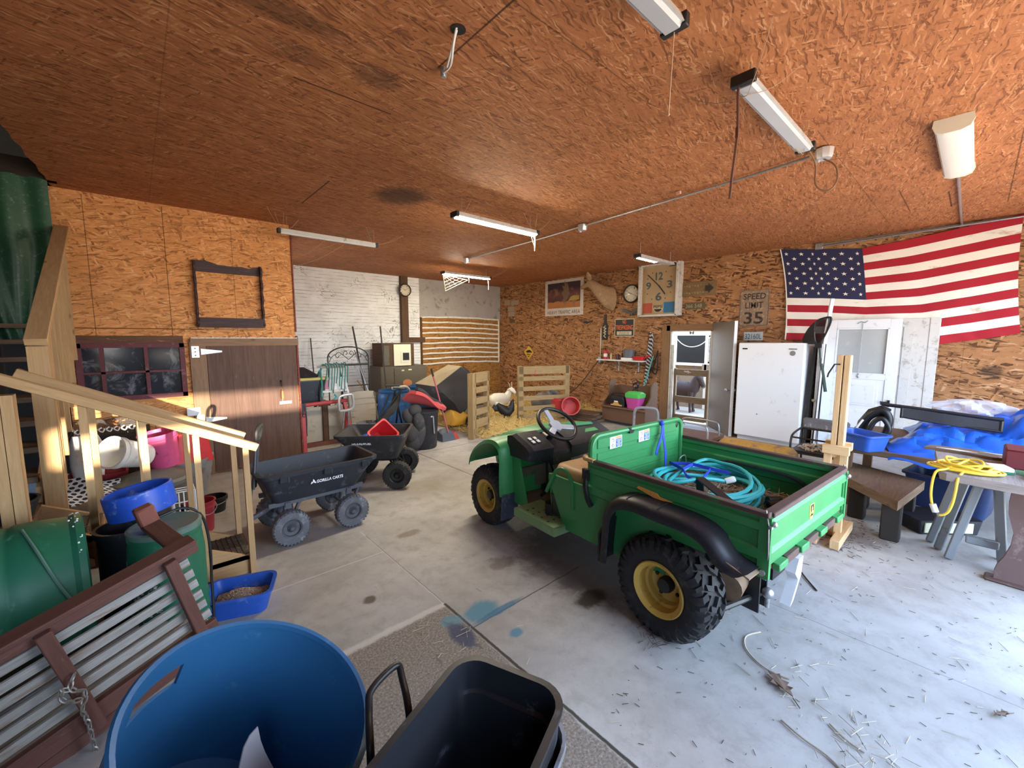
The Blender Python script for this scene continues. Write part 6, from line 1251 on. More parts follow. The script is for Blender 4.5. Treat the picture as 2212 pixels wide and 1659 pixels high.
b=B(); b.strap([(-.30,-.035,.69),(-.31,-.045,.50),(-.29,-.045,.30),(-.30,-.045,.14)],.03,.005,(1,0,0)); b.strap([(-.27,-.035,.69),(-.265,-.05,.45),(-.275,-.05,.25)],.022,.005,(1,0,0))
for z in(.52,.36,.24): b.lathe([(.028,-.004),(.028,.004),(.018,.004),(.018,-.004),(.028,-.004)],12,(-.29,-.055,z),(90,0,0))
q=b.obj('harness',m_blkm,loc=(1.98,6.28,0)); tag(q,'black harness straps with rings hanging from the red sawhorse','harness')
o=thing('plank_table','grey plank shelf on legs holding the lidded tote','table',(1.88,6.85,0))
b=B(); b.box((0,0,.60),(.62,.44,.04)); b.obj('top',m_oldw,o)
for x in(-.27,.27):
    for y in(-.18,.18):
        b=B(); b.box((x,y,.29),(.04,.04,.579)); b.obj('leg',m_oldw,o)
o=thing('storage_tote','dark storage tote with yellow lid beside the step ladder','storage tote',(1.90,6.82,.621))
b=B(); b.loft([rrect(.40,.30,.03,4,0),rrect(.47,.36,.03,4,.33),rrect(.49,.38,.03,4,.33),rrect(.49,.38,.03,4,.345)]); 
for x in(-.15,.15): b.box((x,-.165,.17),(.05,.05,.30),(-5,0,0),bev=.006)
b.obj('body',pm('dark_tote',(.035,.04,.055),.4,var=.15,dirt=.2),o); b=B(); b.box((0,0,.365),(.52,.40,.045),bev=.012); b.obj('lid',pm('yellow_lid',(.55,.46,.14),.5,dirt=.15),o)
b=B(); b.loft([[(x,y,z) for x,y,_ in rrect(w,d,.06,4)] for w,d,z in((.40,.32,0),(.42,.34,.03),(.32,.26,.07))]+[[(x-.06,y,.15) for x,y,_ in rrect(.2,.16,.05,4)]]); q=b.obj('black_bag',m_blkp,loc=(1.85,6.82,1.01)); q.location=(1.84,6.82,1.01); tag(q,'black folded bag lying on the yellow tote lid','bag')
# step ladder
m_lad=pm('paint_spattered_white',(.70,.70,.69),.5,var=.08,dirt=.3,dcol=(.3,.27,.24),ds=20)
o=thing('step_ladder','paint spattered step ladder draped with green cords by the white wall','ladder',(2.27,6.72,0))
for s in(-1,1):
    b=B(); b.beam((s*.16,.05,1.14),(s*.27,-.20,0),.03,.07,(0,1,.2)); b.obj('rail',m_lad,o)
    b=B(); b.beam((s*.16,.08,1.14),(s*.26,.38,0),.025,.04,(0,1,0)); b.obj('rear_rail',m_blkm,o)
b=B(); b.box((0,.06,1.155),(.38,.22,.035),bev=.006); b.obj('top_cap',pm('dirty_ladder_top',(.30,.27,.24),.8,dirt=.4),o)
for k,z in enumerate((.26,.52,.78,.97)):
    f=1-z/1.14; b=B(); b.box((0,.05-.25*f,z),(.32+.22*f,.10,.03)); b.obj('step',m_lad,o)
b=B()
random.seed(6)
for k in range(9):
    x=-.16+.04*k; b.tube(spline([(x,-.05,1.19),(x+.02,-.0,1.20+.01*(k%3)),(x+.05,-.06,1.16),(x+.03,-.11,1.05),(x+.01*(k%3),-.10,.90-.05*(k%4))],4),.008,5)
b.tube(spline([(-.14,.02,1.19),(-.20,-.05,1.10),(-.21,-.12,.9),(-.24,-.17,.72)],5),.016,6); b.tube(spline([(-.13,.0,1.2),(-.24,.0,1.0),(-.27,-.05,.7)],5),.014,6)
q=b.obj('cord_tangle',pm('green_cord',(.03,.19,.16),.6,var=.2),loc=(2.27,6.72,0)); tag(q,'tangle of dark green cords draped over the step ladder top','cord')
b=B(); b.box((0,0,.08),(.30,.02,.17)); b.mi=1; b.box((-.12,-.012,.08),(.06,.004,.15)); q=b.obj('paper_packet',[m_wht,pm('pink_print',(.65,.25,.35),.6)],loc=(2.28,6.69,.80)); q.rotation_euler.x=R(-8); tag(q,'white and pink paper packet propped on the ladder step','packet')
b=B(); b.tube(spline([(0,0,0),(.04,0,.06),(.01,-.01,.12),(.05,.0,.16),(.02,0,.20)],5),.014,6); q=b.obj('cord_bundle',pm('bright_teal',(.05,.50,.55),.5),loc=(2.22,6.60,.53)); tag(q,'bright teal cord bundle on the lower ladder step','cord')
o=thing('loop_handle','pale metal rectangular loop handle standing in front of step ladder','handle',(2.25,6.15,0))
b=B(); b.tube(spline([(-.10,0,.56),(-.10,0,.72),(-.06,0,.76),(.07,.0,.77),(.10,0,.72),(.10,0,.60),(.06,0,.55),(-.05,0,.54)],4,True),.020,8,True); b.obj('loop',m_galv,o); b=B(); b.rod((-.03,0,.55),(-.09,.02,0),.016); b.rod((.03,0,.55),(.02,.02,0),.016); b.obj('stem',m_steel,o)
# sling chair
o=thing('sling_chair','beige sling patio chair seen from behind beside the blue barrels','chair',(2.66,6.55,0),0)
b=B(); b.sheet(lambda u,v:(-.21+.42*u+.02*(v-.5),-.03+.10*v*v-.03*math.sin(PI*u),.28+.47*v-.02*(2*u-1)**2),12,12,th=.012)
for k in range(4): b.rod((-.2,-.045+.03*k*.3,.36+.095*k),(.2,-.045+.03*k*.3,.36+.095*k),.005,5)
b.obj('sling',pm('taupe_sling',(.42,.38,.31),.8,var=.06,dirt=.12),o)
for s in(-1,1):
    b=B(); b.tube(spline([(s*.22,-.22,0),(s*.22,-.05,.28),(s*.22,.05,.72)],5),.013,8); b.tube(spline([(s*.22,.0,.48),(s*.27,.10,.50),(s*.28,.36,.47),(s*.27,.43,.40),(s*.26,.36,0)],5),.015,8); b.obj('side_frame',pm('brown_chair_frame',(.14,.115,.09),.5),o)
b=B(); b.box((0,.20,.28),(.42,.42,.02)); b.obj('seat',m_beige,o)
# wrought iron rack, tools
m_iron=pm('wrought_iron',(.035,.032,.028),.5)
o=thing('iron_rack','black wrought iron rack with scrolled arch against white boards','rack',(2.97,7.9,0))
b=B()
for s in(-1,1): b.rod((s*.38,0,0),(s*.38,0,1.27),.012); b.tube(spline([(s*.38,0,1.18),(s*.36,.0,1.28),(s*.33,0,1.24)],4),.008,6)
b.tube([(.38*math.cos(PI*k/16),0,1.24+.20*math.sin(PI*k/16)) for k in range(17)],.012,8); b.rod((-.38,0,1.10),(.38,0,1.10),.018); b.rod((-.38,0,.70),(.38,0,.70),.012); b.rod((-.38,0,.3),(.38,0,.3),.012); b.obj('frame',m_iron,o)
b=B()
for s in(-1,1):
    b.tube(spline([(0,0,1.20),(s*.05,0,1.24),(s*.10,0,1.30),(s*.06,0,1.36),(s*.02,0,1.32),(s*.05,0,1.29)],5),.006,6); b.tube(spline([(s*.10,0,1.28),(s*.18,0,1.34),(s*.24,0,1.28),(s*.20,0,1.24),(s*.17,0,1.28)],5),.006,6); b.tube(spline([(s*.36,0,1.16),(s*.30,0,1.26),(s*.24,0,1.30)],5),.006,6)
b.obj('scroll',m_iron,o)
def tool(nm,label,p0,p1,r,m,head=None,hm=None):
    o=thing(nm,label,'tool',p0); d=V(p1)-V(p0); b=B(); b.rod((0,0,0),d,r,8); b.obj('handle',m,o)
    if head: b=B(); head(b,d); b.obj('head',hm or m_steel,o)
    return o
m_tool=pm('dark_tool_handle',(.05,.045,.04),.6); m_ash=pm('ash_handle',(.45,.30,.16),.6)
tool('shovel','long dark handled tool leaning left of the cat-door cupboard',(3.28,7.75,.04),(3.46,8.9,1.84),.018,m_tool,lambda b,d:b.prism([(-.08,0),(.08,0),(.09,.25),(0,.32),(-.09,.25)],.01,(0,-.02,.0),(80,0,0)))
tool('rake','long straight dark handled rake standing beside the cupboard',(3.74,7.9,.04),(3.80,8.3,1.84),.016,m_tool,lambda b,d:[b.box((0,0,.03),(.36,.03,.03))]+[b.rod((-.16+.04*k,0,.03),(-.16+.04*k,-.04,-.03),.004,4) for k in range(9)])
tool('fork','pale handled fork leaning low against white boards',(3.55,7.7,.10),(3.40,8.6,.72),.018,m_ash,lambda b,d:[b.rod((-.08+.05*k,0,0),(-.08+.05*k,-.08,-.08),.005,5) for k in range(4)]+[b.box((0,0,0),(.2,.03,.03))])
tool('shovel','silver shafted spade leaning on white boards by the iron rack',(3.32,7.6,.25),(3.36,8.6,1.35),.014,m_steel,lambda b,d:b.prism([(-.07,0),(.07,0),(.07,.2),(0,.26),(-.07,.2)],.008,(0,0,-.24),(85,0,0)))
q=tool('hoe','short black handled tool high on white boards at the left',(2.58,8.6,.03),(2.63,8.98,1.60),.012,m_tool,lambda b,d:b.box((0,-.03,.02),(.14,.01,.08)))
for k,(x,z) in enumerate(((3.1,.75),(3.35,.62),(3.0,.5))):
    b=B(); b.lathe([(.11+.02*k,-.006),(.122+.02*k,0),(.11+.02*k,.006),(.11+.02*k,-.006)],24,(0,0,0),(80,10*k,0)); q=b.obj('wire_hoop',m_iron,loc=(x,8.35-.12*k,.14+.02*k)); tag(q,['small iron hoop by the white boards','middle iron hoop below the tool handles','larger iron hoop nearest the sling chair'][k],'hoop')
# cupboards with cat door box
m_cab=pm('drab_brown_steel',(.12,.10,.072),.6,var=.15,dirt=.25,dcol=(.07,.05,.035),ds=7)
o=thing('steel_cabinet','drab brown steel cabinet with round orange sticker under the cat-door box','cabinet',(4.35,8.62,0))
b=B(); b.box((0,0,.50),(1.10,.55,.99),bev=.006); b.obj('body',m_cab,o); b=B(); b.box((.14,-.28,.5),(.78,.02,.90),bev=.004); b.obj('door',m_cab,o)
b=B(); b.lathe([(0,0),(.10,0),(.10,.004),(0,.004)],24,(0.05,-.292,.62),(90,0,0),sc=(1.1,.8)); b.mi=1; b.box((-.05,-.293,.90),(.06,.004,.03)); b.box((.12,-.293,.91),(.08,.004,.03)); b.obj('sticker',[pm('orange_sticker',(.50,.20,.09),.7,dirt=.3,dcol=(.3,.15,.08)),pm('pale_yellow',(.7,.66,.35),.6)],o)
o=thing('cat_door_box','wooden box with cream front and black cat flap on steel cabinet','box',(4.22,8.60,.992))
b=B(); b.box((0,0,.25),(.74,.5,.50)); b.obj('box',m_post,o,0); b=B(); b.box((.08,-.262,.245),(.40,.02,.46)); b.obj('front',pm('cream_panel_board',(.78,.73,.55),.6,var=.04),o); b=B(); b.box((.15,-.274,.20),(.22,.008,.24)); b.obj('flap_frame',pm('cream_frame',(.72,.68,.52),.5),o); b=B(); b.box((.16,-.279,.21),(.15,.006,.16)); b.obj('flap',m_blkm,o)
b=B(); b.box((-.28,-.255,.24),(.12,.012,.42)); b.obj('side_panel',m_cab,o)
b=B(); b.box((0,0,.28),(.42,.02,.56)); q=b.obj('grey_board',pm('dark_grey_board',(.09,.09,.085),.8,var=.2),loc=(3.35,7.62,0)); q.rotation_euler=(R(-12),0,R(8)); tag(q,'dark grey board leaning beside the nearer blue barrel','board')
m_bbar=pm('blue_barrel_plastic',(.025,.105,.27),.4,var=.12,dirt=.15,dcol=(.2,.3,.42),ds=8)
for i,(x,y,l) in enumerate(((3.60,7.35,'blue plastic barrel with white rim ring beside the sling chair'),(4.36,7.62,'blue plastic barrel mostly hidden behind the black bagged vacuum'))):
    o=thing('blue_barrel',l,'barrel',(x,y,.001),0,'blue barrels by the cabinet')
    b=B(); b.lathe([(0,0),(.25,0),(.29,.05),(.30,.12),(.31,.2),(.305,.34),(.312,.36),(.305,.38),(.31,.48),(.29,.56),(.27,.58),(.285,.59),(.285,.625),(.25,.625),(.25,.55),(0,.55)],40); b.obj('body',m_bbar,o)
b=B(); b.tube(spline([(-.10,-.05,0),(.02,-.12,.02),(.14,-.12,.02),(.22,-.09,-.03),(.24,-.08,-.1)],5),.028,8); q=b.obj('white_pipe',pm('white_hose',(.66,.63,.58),.5),loc=(3.62,7.33,.66)); tag(q,'short white hose resting on the rim of the nearer blue barrel','hose')
# yard vacuum with black bag
o=thing('yard_vacuum','yellow wheeled yard vacuum with huge dusty black bag','yard vacuum',(4.1,6.15,0))
m_bag=pm('black_bag_cloth',(.045,.043,.045),.8,var=.2,dirt=.2,dcol=(.13,.12,.11),ds=6)
b=B(); L=[[( -.72,-.02,.85),(-.46,-.22,.80),(.10,-.16,1.10),(.02,.12,1.12)],[(-.66,.0,.70),(-.38,-.30,.70),(.28,-.26,.98),(.22,.16,1.0)],[(-.50,.02,.52),(-.16,-.32,.50),(.34,-.26,.70),(.30,.16,.72)],[(-.20,.05,.34),(.02,-.24,.30),(.24,-.2,.40),(.22,.12,.42)],[(-.04,.05,.22),(.06,-.12,.20),(.16,-.1,.24),(.14,.08,.24)]]
def sub(r,n=5):
    o=[]
    for i in range(4):
        a,c=V(r[i]),V(r[(i+1)%4])
        for k in range(n): o.append(a.lerp(c,k/n)*1.0)
    ce=sum(o,V())/len(o); return [p+(p-ce)*(.02*math.sin(i*2.3)) for i,p in enumerate(o)]
b.loft([sub(r) for r in L]); b.obj('bag',m_bag,o,25)
b=B(); T=L[0]; b.add([V(p)+V((0,0,.012)) for p in T]+[V(p)+V((0,0,.004)) for p in T],[(0,1,2,3),(7,6,5,4),(0,4,5,1),(1,5,6,2),(2,6,7,3),(3,7,4,0)]); b.obj('bag_top',pm('dusty_tan_top',(.42,.33,.20),.9,var=.2,dirt=.3,dcol=(.25,.19,.12),ds=8),o)
b=B(); b.loft([rrect(.34,.30,.05,4,.10,.02,-.1),rrect(.40,.34,.06,4,.20,.06,-.1),rrect(.24,.24,.05,4,.34,-.02,-.08),rrect(.14,.14,.04,4,.40,-.06,-.06)]); b.obj('housing',pm('safety_yellow',(.72,.36,.03),.4,var=.08,dirt=.1),o)
for x,y in((.20,-.30),(.22,.14)):
    b=B(); b.lathe([(.05,-.03),(.11,-.035),(.125,-.02),(.128,0),(.125,.02),(.11,.035),(.05,.03)],28,(x,y,.128),(90,0,15)); b.lathe([(.07,-.03),(.045,-.02),(0,-.025)],20,(x,y,.128),(90,0,15)); b.lathe([(.07,.03),(.045,.02),(0,.025)],20,(x,y,.128),(90,0,15)); b.obj('wheel',m_tire,o)
b=B(); b.tube(spline([(.24,-.2,.30),(.36,-.16,.75),(.33,-.10,.98),(.20,-.06,1.10)],5),.012,8); b.tube(spline([(.24,.12,.30),(.36,.16,.75),(.33,.12,.98),(.20,.10,1.1)],5),.012,8); b.tube(spline([(.36,-.25,.14),(.44,-.22,.12),(.46,-.1,.16)],4),.010,6); b.obj('handle_frame',m_blkm,o)
# black can with cloth and red cushion
o=thing('black_trash_can','tall black trash can draped with dark cloth behind muddy cart','trash can',(3.06,5.36,.001))
b=B(); b.lathe([(0,0),(.19,0),(.20,.02),(.225,.50),(.235,.52),(.235,.545),(.225,.555),(.1,.575),(0,.58)],36); b.obj('body',m_blkp,o); b=B(); b.box((.05,-.218,.38),(.02,.014,.30),(-4,0,12)); b.ell((.02,-.225,.48),(.025,.012,.014)); b.obj('zip',m_steel,o)
b=B(); b.sheet(lambda u,v:(2.86+.52*u-.10*v*(1-u),5.16+.22*v+.05*u,.60+.27*(1-u)**1.2*(1-.3*v)+.03*math.sin(u*6+v*4)-.02*(u>.9)),16,10,th=.05); q=b.obj('red_cushion',pm('faded_red_cloth',(.52,.075,.075),.8,var=.12,dirt=.12,dcol=(.35,.05,.05)),smooth=60); tag(q,'faded red cushion lying over the draped black trash can','cushion')
b=B(); b.sheet(lambda u,v:(3.02+.46*u,5.38+.26*v,.58+.30*(1-u)**.8*(1-.25*v)-.05*u+.02*math.sin(u*9+v*7)),16,10,th=.04); q=b.obj('grey_cloth',m_bag,smooth=60); tag(q,'dark grey cloth cover draped behind the red cushion','cloth')
b=B()
for x,y,z,r in((2.80,5.20,.30,(.10,.08,.16)),(2.88,5.16,.42,(.09,.07,.15)),(2.78,5.25,.50,(.09,.07,.12)),(2.86,5.22,.58,(.10,.08,.09)),(2.92,5.19,.25,(.08,.07,.2)),(2.84,5.22,.14,(.12,.10,.14))): b.ell((x,y,z),r,(12*math.sin(x*40),20*math.sin(z*9),0))
B().sheet(lambda u,v:(2.74+.26*u+.012*math.sin(v*13),5.16+.02*math.sin(u*17+v*3)+.05*v,.28+.34*v+.08*u*v+.01*math.sin(u*14)),24,12,th=.03); q=b.obj('duffel_bag',m_bag,smooth=60); tag(q,'lumpy black duffel bag slumped against the black trash can','bag')
o=thing('folding_chair','dark folded camp chair leaning over the black jacket','chair',(2.75,5.65,0))
b=B()
for p0,p1 in(((-.34,0,.30),(.12,-.05,.86)),((-.20,.05,.05),(.05,.02,.84)),((-.30,-.02,.33),(-.05,.0,.80)),((.0,.0,.88),(.16,-.05,.86)),((-.1,.05,.92),(.12,.03,.90))): b.rod(p0,p1,.014,8)
b.rod((-.02,0,.0),(.1,-.02,.84),.014); b.rod((.2,.02,.0),(.02,.0,.84),.014); b.obj('tubes',m_blkm,o); b=B(); b.sheet(lambda u,v:(-.30+.40*u,-.02+.04*math.sin(u*7),.34+.46*u-.14*v+.04*math.sin(v*8)),8,6,th=.02); b.obj('canvas',m_bag,o)
# lobby dustpan
o=thing('lobby_dustpan','long handled grey and red dustpan standing by the black trash can','dustpan',(3.56,5.45,.001))
b=B(); b.rod((0,0,.12),(-.22,.05,1.02),.012); b.obj('handle',pm('pink_red_handle',(.45,.10,.12),.5),o); b=B(); b.rod((-.22,.05,1.02),(-.25,.055,1.14),.016); b.obj('grip',m_blkm,o)
b=B(); b.loft([[(-.14,-.06,0),(.10,-.06,0),(.10,.12,0),(-.14,.12,0)],[(-.12,-.02,.10),(.09,-.02,.10),(.09,.12,.14),(-.12,.12,.14)],[(-.07,.06,.15),(.06,.06,.15),(.06,.12,.17),(-.07,.12,.17)]]); b.obj('pan',pm('slate_grey_plastic',(.07,.085,.11),.5,dirt=.2),o); b=B(); b.loft([[(.10,-.06,.001),(.19,-.04,.001),(.19,.10,.001),(.10,.12,.001)],[(.09,-.02,.10),(.13,-.01,.12),(.13,.08,.12),(.09,.12,.12)]]); b.obj('side_wing',m_redm,o)
# pallet gates
m_pal=wood('golden_pallet_wood',(.26,.165,.07),(.46,.32,.155),knots=.4)
def gate(label,p0,p1,h,slats,posts,wd=.09,extra=None):
    p0,p1=V(p0),V(p1); d=(p1-p0); L=d.length; o=thing('pallet_gate',label,'pallet',p0,math.degrees(math.atan2(d.y,d.x)),'pallets standing as gates')
    for x,w,t in posts:
        b=B(); b.box((x*L,0,h/2),(w,t,h),bev=.003); b.obj('post',m_pal,o)
    for z,hh in slats:
        b=B(); b.box((L/2,-.035,z*h),(L,.02,hh),bev=.002); b.obj('slat',m_pal,o)
    return o
gate('narrow pallet gate with broken slats standing beside yellow yard vacuum',(3.84,5.24,0),(4.34,5.44,0),1.05,((.93,.16),(.74,.09),(.57,.10),(.40,.10),(.22,.13),(.03,.07)),((.04,.045,.10),(.16,.04,.09),(.93,.045,.09)))
gate('wide golden pallet gate fencing off straw beside the red buckets',(5.33,5.74,0),(6.29,5.33,0),1.07,((.93,.15),(.78,.085),(.60,.085),(.43,.085),(.25,.085),(.10,.10)),((.04,.10,.09),(.97,.09,.09)))
b=B(); b.rod((5.62,5.58,.90),(5.62,5.58,1.0),.013); q=b.obj('red_snap',m_red); tag(q,'small red snap hanging on the wide pallet gate','snap')
o=thing('slatted_crate','brown slatted wooden crate behind the narrow pallet gate','crate',(4.75,6.55,0))
for k,z in enumerate((.08,.26,.44,.62,.80)):
    b=B(); b.box((-.02*k,0,z),(.62,.5,.11)); b.obj('slat',m_gate,o)
b=B(); b.box((-.26,-.26,.43),(.06,.02,.86)); b.box((.24,-.26,.43),(.06,.02,.86)); b.obj('corner_post',m_gate,o)
# red buckets, boards
bucket('bucket','upright red rubber bucket beside the wide pallet gate','bucket',(6.15,5.42,.17),.17,.27,pm('coral_red_plastic',(.58,.055,.06),.5,var=.1,dirt=.12),(0,0,40))
bucket('bucket','red bucket tipped on its side showing its dusty inside','bucket',(6.22,5.23,.26),.17,.24,pm('tipped_red_plastic',(.55,.07,.075),.55,var=.12,dirt=.22,dcol=(.3,.12,.1),ds=8),(75,0,-42),False)
o=thing('board_stack','stack of weathered grey boards under the red buckets','boards',(6.48,5.1,0)); random.seed(12)
for k in range(5):
    b=B(); b.box((random.uniform(-.03,.03),random.uniform(-.05,.05),.018+.034*k),(.46-.03*k,.95-.05*k,.030),(0,0,random.uniform(-5,5))); b.obj('board',m_oldw,o)
b=B(); b.box((0,0,.03),(.09,.9,.06)); q=b.obj('loose_plank',m_pal,loc=(5.95,5.05,.001),rz=12); tag(q,'pale loose plank lying on straw before the board stack','plank')
# storage bench with radio and caddy
o=thing('storage_bench','brown wooden storage bench with scrolled sides below the wall shelf','bench',(6.72,4.22,0),0)
m_bench=pm('brown_bench_paint',(.145,.078,.048),.6,var=.12,dirt=.12,dcol=(.09,.05,.03))
b=B(); b.box((-.02,0,.19),(.36,.86,.24)); b.obj('chest',m_bench,o); b=B(); b.box((-.025,0,.325),(.42,.90,.03),bev=.006); b.obj('seat_lid',m_bench,o); b=B(); b.prism([(-.44,.0),(.44,0),(.44,.34),(.3,.38),(0,.36),(-.3,.40),(-.44,.34)],.025,(.16,0,.34),Matrix(((0,0,1),(1,0,0),(0,1,0)))); b.obj('back',m_bench,o,0)
for y in(-.44,.44):
    P=[(-.20,0),(.20,0),(.20,.80),(.06,.82),(.0,.74),(-.02,.55),(-.10,.46),(-.19,.40),(-.20,.33)]; b=B(); b.prism(P,.025,(0,y+.0125,0),(90,0,0)); b.obj('side_panel',m_bench,o,0)
o=thing('jobsite_radio','yellow and black jobsite radio standing on the brown storage bench','radio',(6.62,4.36,.342),-90)
b=B(); b.loft([rrect(.30,.18,.04,4,0),rrect(.32,.20,.05,4,.10),rrect(.28,.18,.05,4,.19)]); b.obj('body',m_blkp,o); b=B(); b.box((0,-.10,.055),(.24,.014,.08),bev=.005); b.obj('front',pm('yellow_tan',(.58,.34,.12),.5),o)
for x in(-.10,.10):
    b=B(); b.lathe([(0,0),(.055,0),(.055,.012),(0,.012)],20,(x,-.098,.10),(90,0,0)); b.obj('speaker',m_blkm,o)
b=B(); b.box((0,-.112,.10),(.08,.004,.02)); b.obj('display',m_wht,o); b=B(); b.tube(spline([(-.15,0,.04),(-.16,0,.20),(-.10,0,.24),(.10,0,.24),(.16,0,.20),(.15,0,.04)],5),.014,8); b.obj('roll_bar',m_blkm,o)
o=thing('tack_caddy','pink tote caddy with bright green handled tray on the brown bench','caddy',(6.60,4.02,.342),0)
b=B(); b.loft([rrect(.18,.22,.03,4,0),rrect(.23,.28,.03,4,.20),rrect(.22,.27,.03,4,.20),rrect(.17,.21,.03,4,.02)]); b.obj('tub',pm('magenta_plastic',(.50,.07,.30),.45,var=.1),o); b=B(); b.loft([rrect(.24,.29,.03,4,.20),rrect(.25,.30,.03,4,.265),rrect(.10,.26,.03,4,.30),rrect(.05,.16,.02,4,.31)]); b.obj('tray',pm('lime_green',(.08,.48,.10),.45,var=.1),o); b=B(); b.tube([(.0,-.06,.30),(.0,-.05,.335),(.0,.05,.335),(.0,.06,.30)],.010,6); b.obj('handle',m_blkm,o)
b=B(); b.lathe([(.055,-.02),(.06,0),(.055,.02),(.04,.02),(.04,-.02),(.055,-.02)],20,(0,0,0),(0,75,0)); b.tube([(0,.05,.0),(.0,.08,.07),(0,.0,.11),(0,-.08,.07),(0,-.05,0)],.008,6); q=b.obj('ear_defenders',m_blkm,loc=(6.78,4.02,.70)); q.location=(6.74,4.10,.735); tag(q,'black ear defenders hung over the back of the brown bench','ear defenders')
# ================= straw, goat, hens
m_straw=pm('golden_straw',(.60,.44,.17),.85,var=.45,vs=30,dirt=.3,dcol=(.30,.21,.07),ds=22)
def straw(b,n,pos,L=(.05,.16),tilt=25,w_=.0022):
    for _ in range(n):
        x,y,z=pos(); l=random.uniform(*L); a=random.random()*PI; t=R(random.gauss(0,tilt)); d=V((math.cos(a)*math.cos(t),math.sin(a)*math.cos(t),math.sin(t)))*l/2; s=V((-math.sin(a),math.cos(a),0))*w_; p=V((x,y,z)); u=V((0,0,w_*1.6))
        b.add([p-d-s,p-d+s,p-d+u,p+d-s,p+d+s,p+d+u],[(0,1,4,3),(1,2,5,4),(2,0,3,5),(0,2,1),(3,4,5)])
random.seed(21)
def sh(x,y):
    e=min(1,max(0,(y-4.95-.16*(x-4.0))/.5))*min(1,max(0,(x-3.95-.0*y)/.35)); return .012+.07*e*e*(3-2*e)*(.8+.2*math.sin(x*5)*math.cos(y*4))
def spos():
    while 1:
        x,y=random.uniform(4.0,7.58),random.uniform(5.0,8.4)
        if y>5.0+.10*(x-4.0)+random.random()*.25 and not(x>5.9 and y<5.4) and random.random()<1.2-.12*(y-5): return x,y,sh(x,y)+random.random()*.025
b=B(); b.sheet(lambda u,v:(4.05+3.55*u,5.15+.35*u+(8.95-5.15-.35*u)*v,sh(4.05+3.6*u,5.15+.35*u+(3.8-.35*u)*v)-.01),40,40); n0=len(b.f); straw(b,6500,spos,(.10,.26),30,.004)
q=b.obj('straw_bedding',m_straw,smooth=0); tag(q,'golden straw bedding spread in the back corner behind gates','straw',kind='stuff')
m_goat=pm('white_goat_coat',(.74,.70,.62),.95,var=.1,vs=14,dirt=.12,dcol=(.5,.42,.3),bump=.4,bs=90)
o=thing('goat','white horned goat lying on straw in the back corner','goat',(6.05,7.10,.05),8); o.scale=(.85,.85,.85)
b=B(); beast(b,[((-.40,0,.17),.05,.07),((-.37,0,.18),.13,.16),((-.22,0,.20),.17,.19),((0,.0,.19),.17,.19),((.16,-.01,.19),.14,.18),((.24,-.02,.25),.11,.13),((.29,-.04,.34),.075,.09),((.31,-.06,.42),.06,.075),((.315,-.11,.445),.062,.072),((.32,-.18,.41),.05,.055),((.325,-.235,.36),.036,.04),((.326,-.25,.345),.018,.02)],14)
for p in([(-.32,-.10,.14),(-.22,-.19,.10),(-.06,-.20,.045),(-.02,-.20,.035)],[(.18,-.08,.12),(.26,-.15,.06),(.34,-.17,.035),(.26,-.22,.03)],[(.22,.06,.12),(.32,.05,.06),(.36,-.03,.035),(.30,-.06,.03)]): b.tube(p,[.06,.05,.03,.022],8)
b.obj('body',m_goat,o,60)
for s in(-1,1):
    b=B(); b.tube(spline([(.31+s*.03,-.10,.50),(.31+s*.05,-.085,.58),(.31+s*.075,-.06,.645)],4),[.016]*5+[.012]*3+[.006],8); b.obj('horn',pm('goat_horn',(.45,.38,.28),.5),o)
    b=B(); b.ell((.315+s*.105,-.095,.455),(.055,.012,.022),(0,s*12,0)); b.obj('ear',m_goat,o)
b=B(); b.lathe([(.075,-.012),(.080,0),(.075,.012),(.07,0),(.075,-.012)],20,(.29,-.04,.33),(35,8,0)); b.obj('collar',m_blkm,o)
b=B()
for s in(-1,1): b.ell((.318+s*.048,-.135,.45),.010,n=8,m=6)
b.obj('eye',m_blkm,o); b=B(); b.tube([(.325,-.22,.34),(.325,-.22,.28)],[.016,.004],6); b.obj('beard',m_goat,o)
m_hen=pm('black_feathers',(.012,.012,.013),.5,var=.3,vs=30,bump=.4,bs=70)
o=thing('hen','black hen pecking in the straw between the pallet gates','hen',(5.16,5.92,.055),-25)
b=B(); beast(b,[((-.16,0,.30),.01,.04),((-.12,0,.26),.04,.06),((-.06,0,.20),.085,.09),((.0,0,.16),.10,.105),((.06,0,.15),.095,.10),((.11,0,.20),.065,.08),((.135,0,.27),.04,.05),((.14,0,.33),.03,.034),((.155,0,.355),.028,.028),((.175,0,.35),.012,.014)],14); b.obj('body',m_hen,o,60)
b=B(); b.loft([[(x,y*w,z) for y in(-1,0,1) for z in(.20+.0*y,)] + [(x,0,.16)] for x,w in((-.10,.03),(-.2,.05))]); b.prism([(0,0),(-.16,.10),(-.20,.04),(-.14,-.04)],.03,(-.06,.015,.20),(90,0,0)); b.obj('tail',m_hen,o)
b=B()
for s in(-1,1): b.rod((.0,s*.035,.08),(.0,s*.035,-.03),.007); b.box((.02,s*.035,-.03),(.06,.03,.006))
b.obj('leg',pm('hen_leg',(.25,.2,.12),.6),o); b=B(); b.ell((.16,0,.385),(.018,.005,.012)); b.obj('comb',m_red,o); b=B(); b.tube([(.18,0,.35),(.205,0,.345)],[.007,.002],6); b.obj('beak',pm('beak',(.3,.22,.12),.5),o)
m_gg=pm('grey_goat_coat',(.16,.155,.145),.95,var=.4,vs=9,dirt=.3,dcol=(.4,.39,.36),ds=7,bump=.4,bs=80)
o=thing('goat','grey shaggy goat lying in straw behind the wide pallet gate','goat',(6.45,6.15,.05),15)
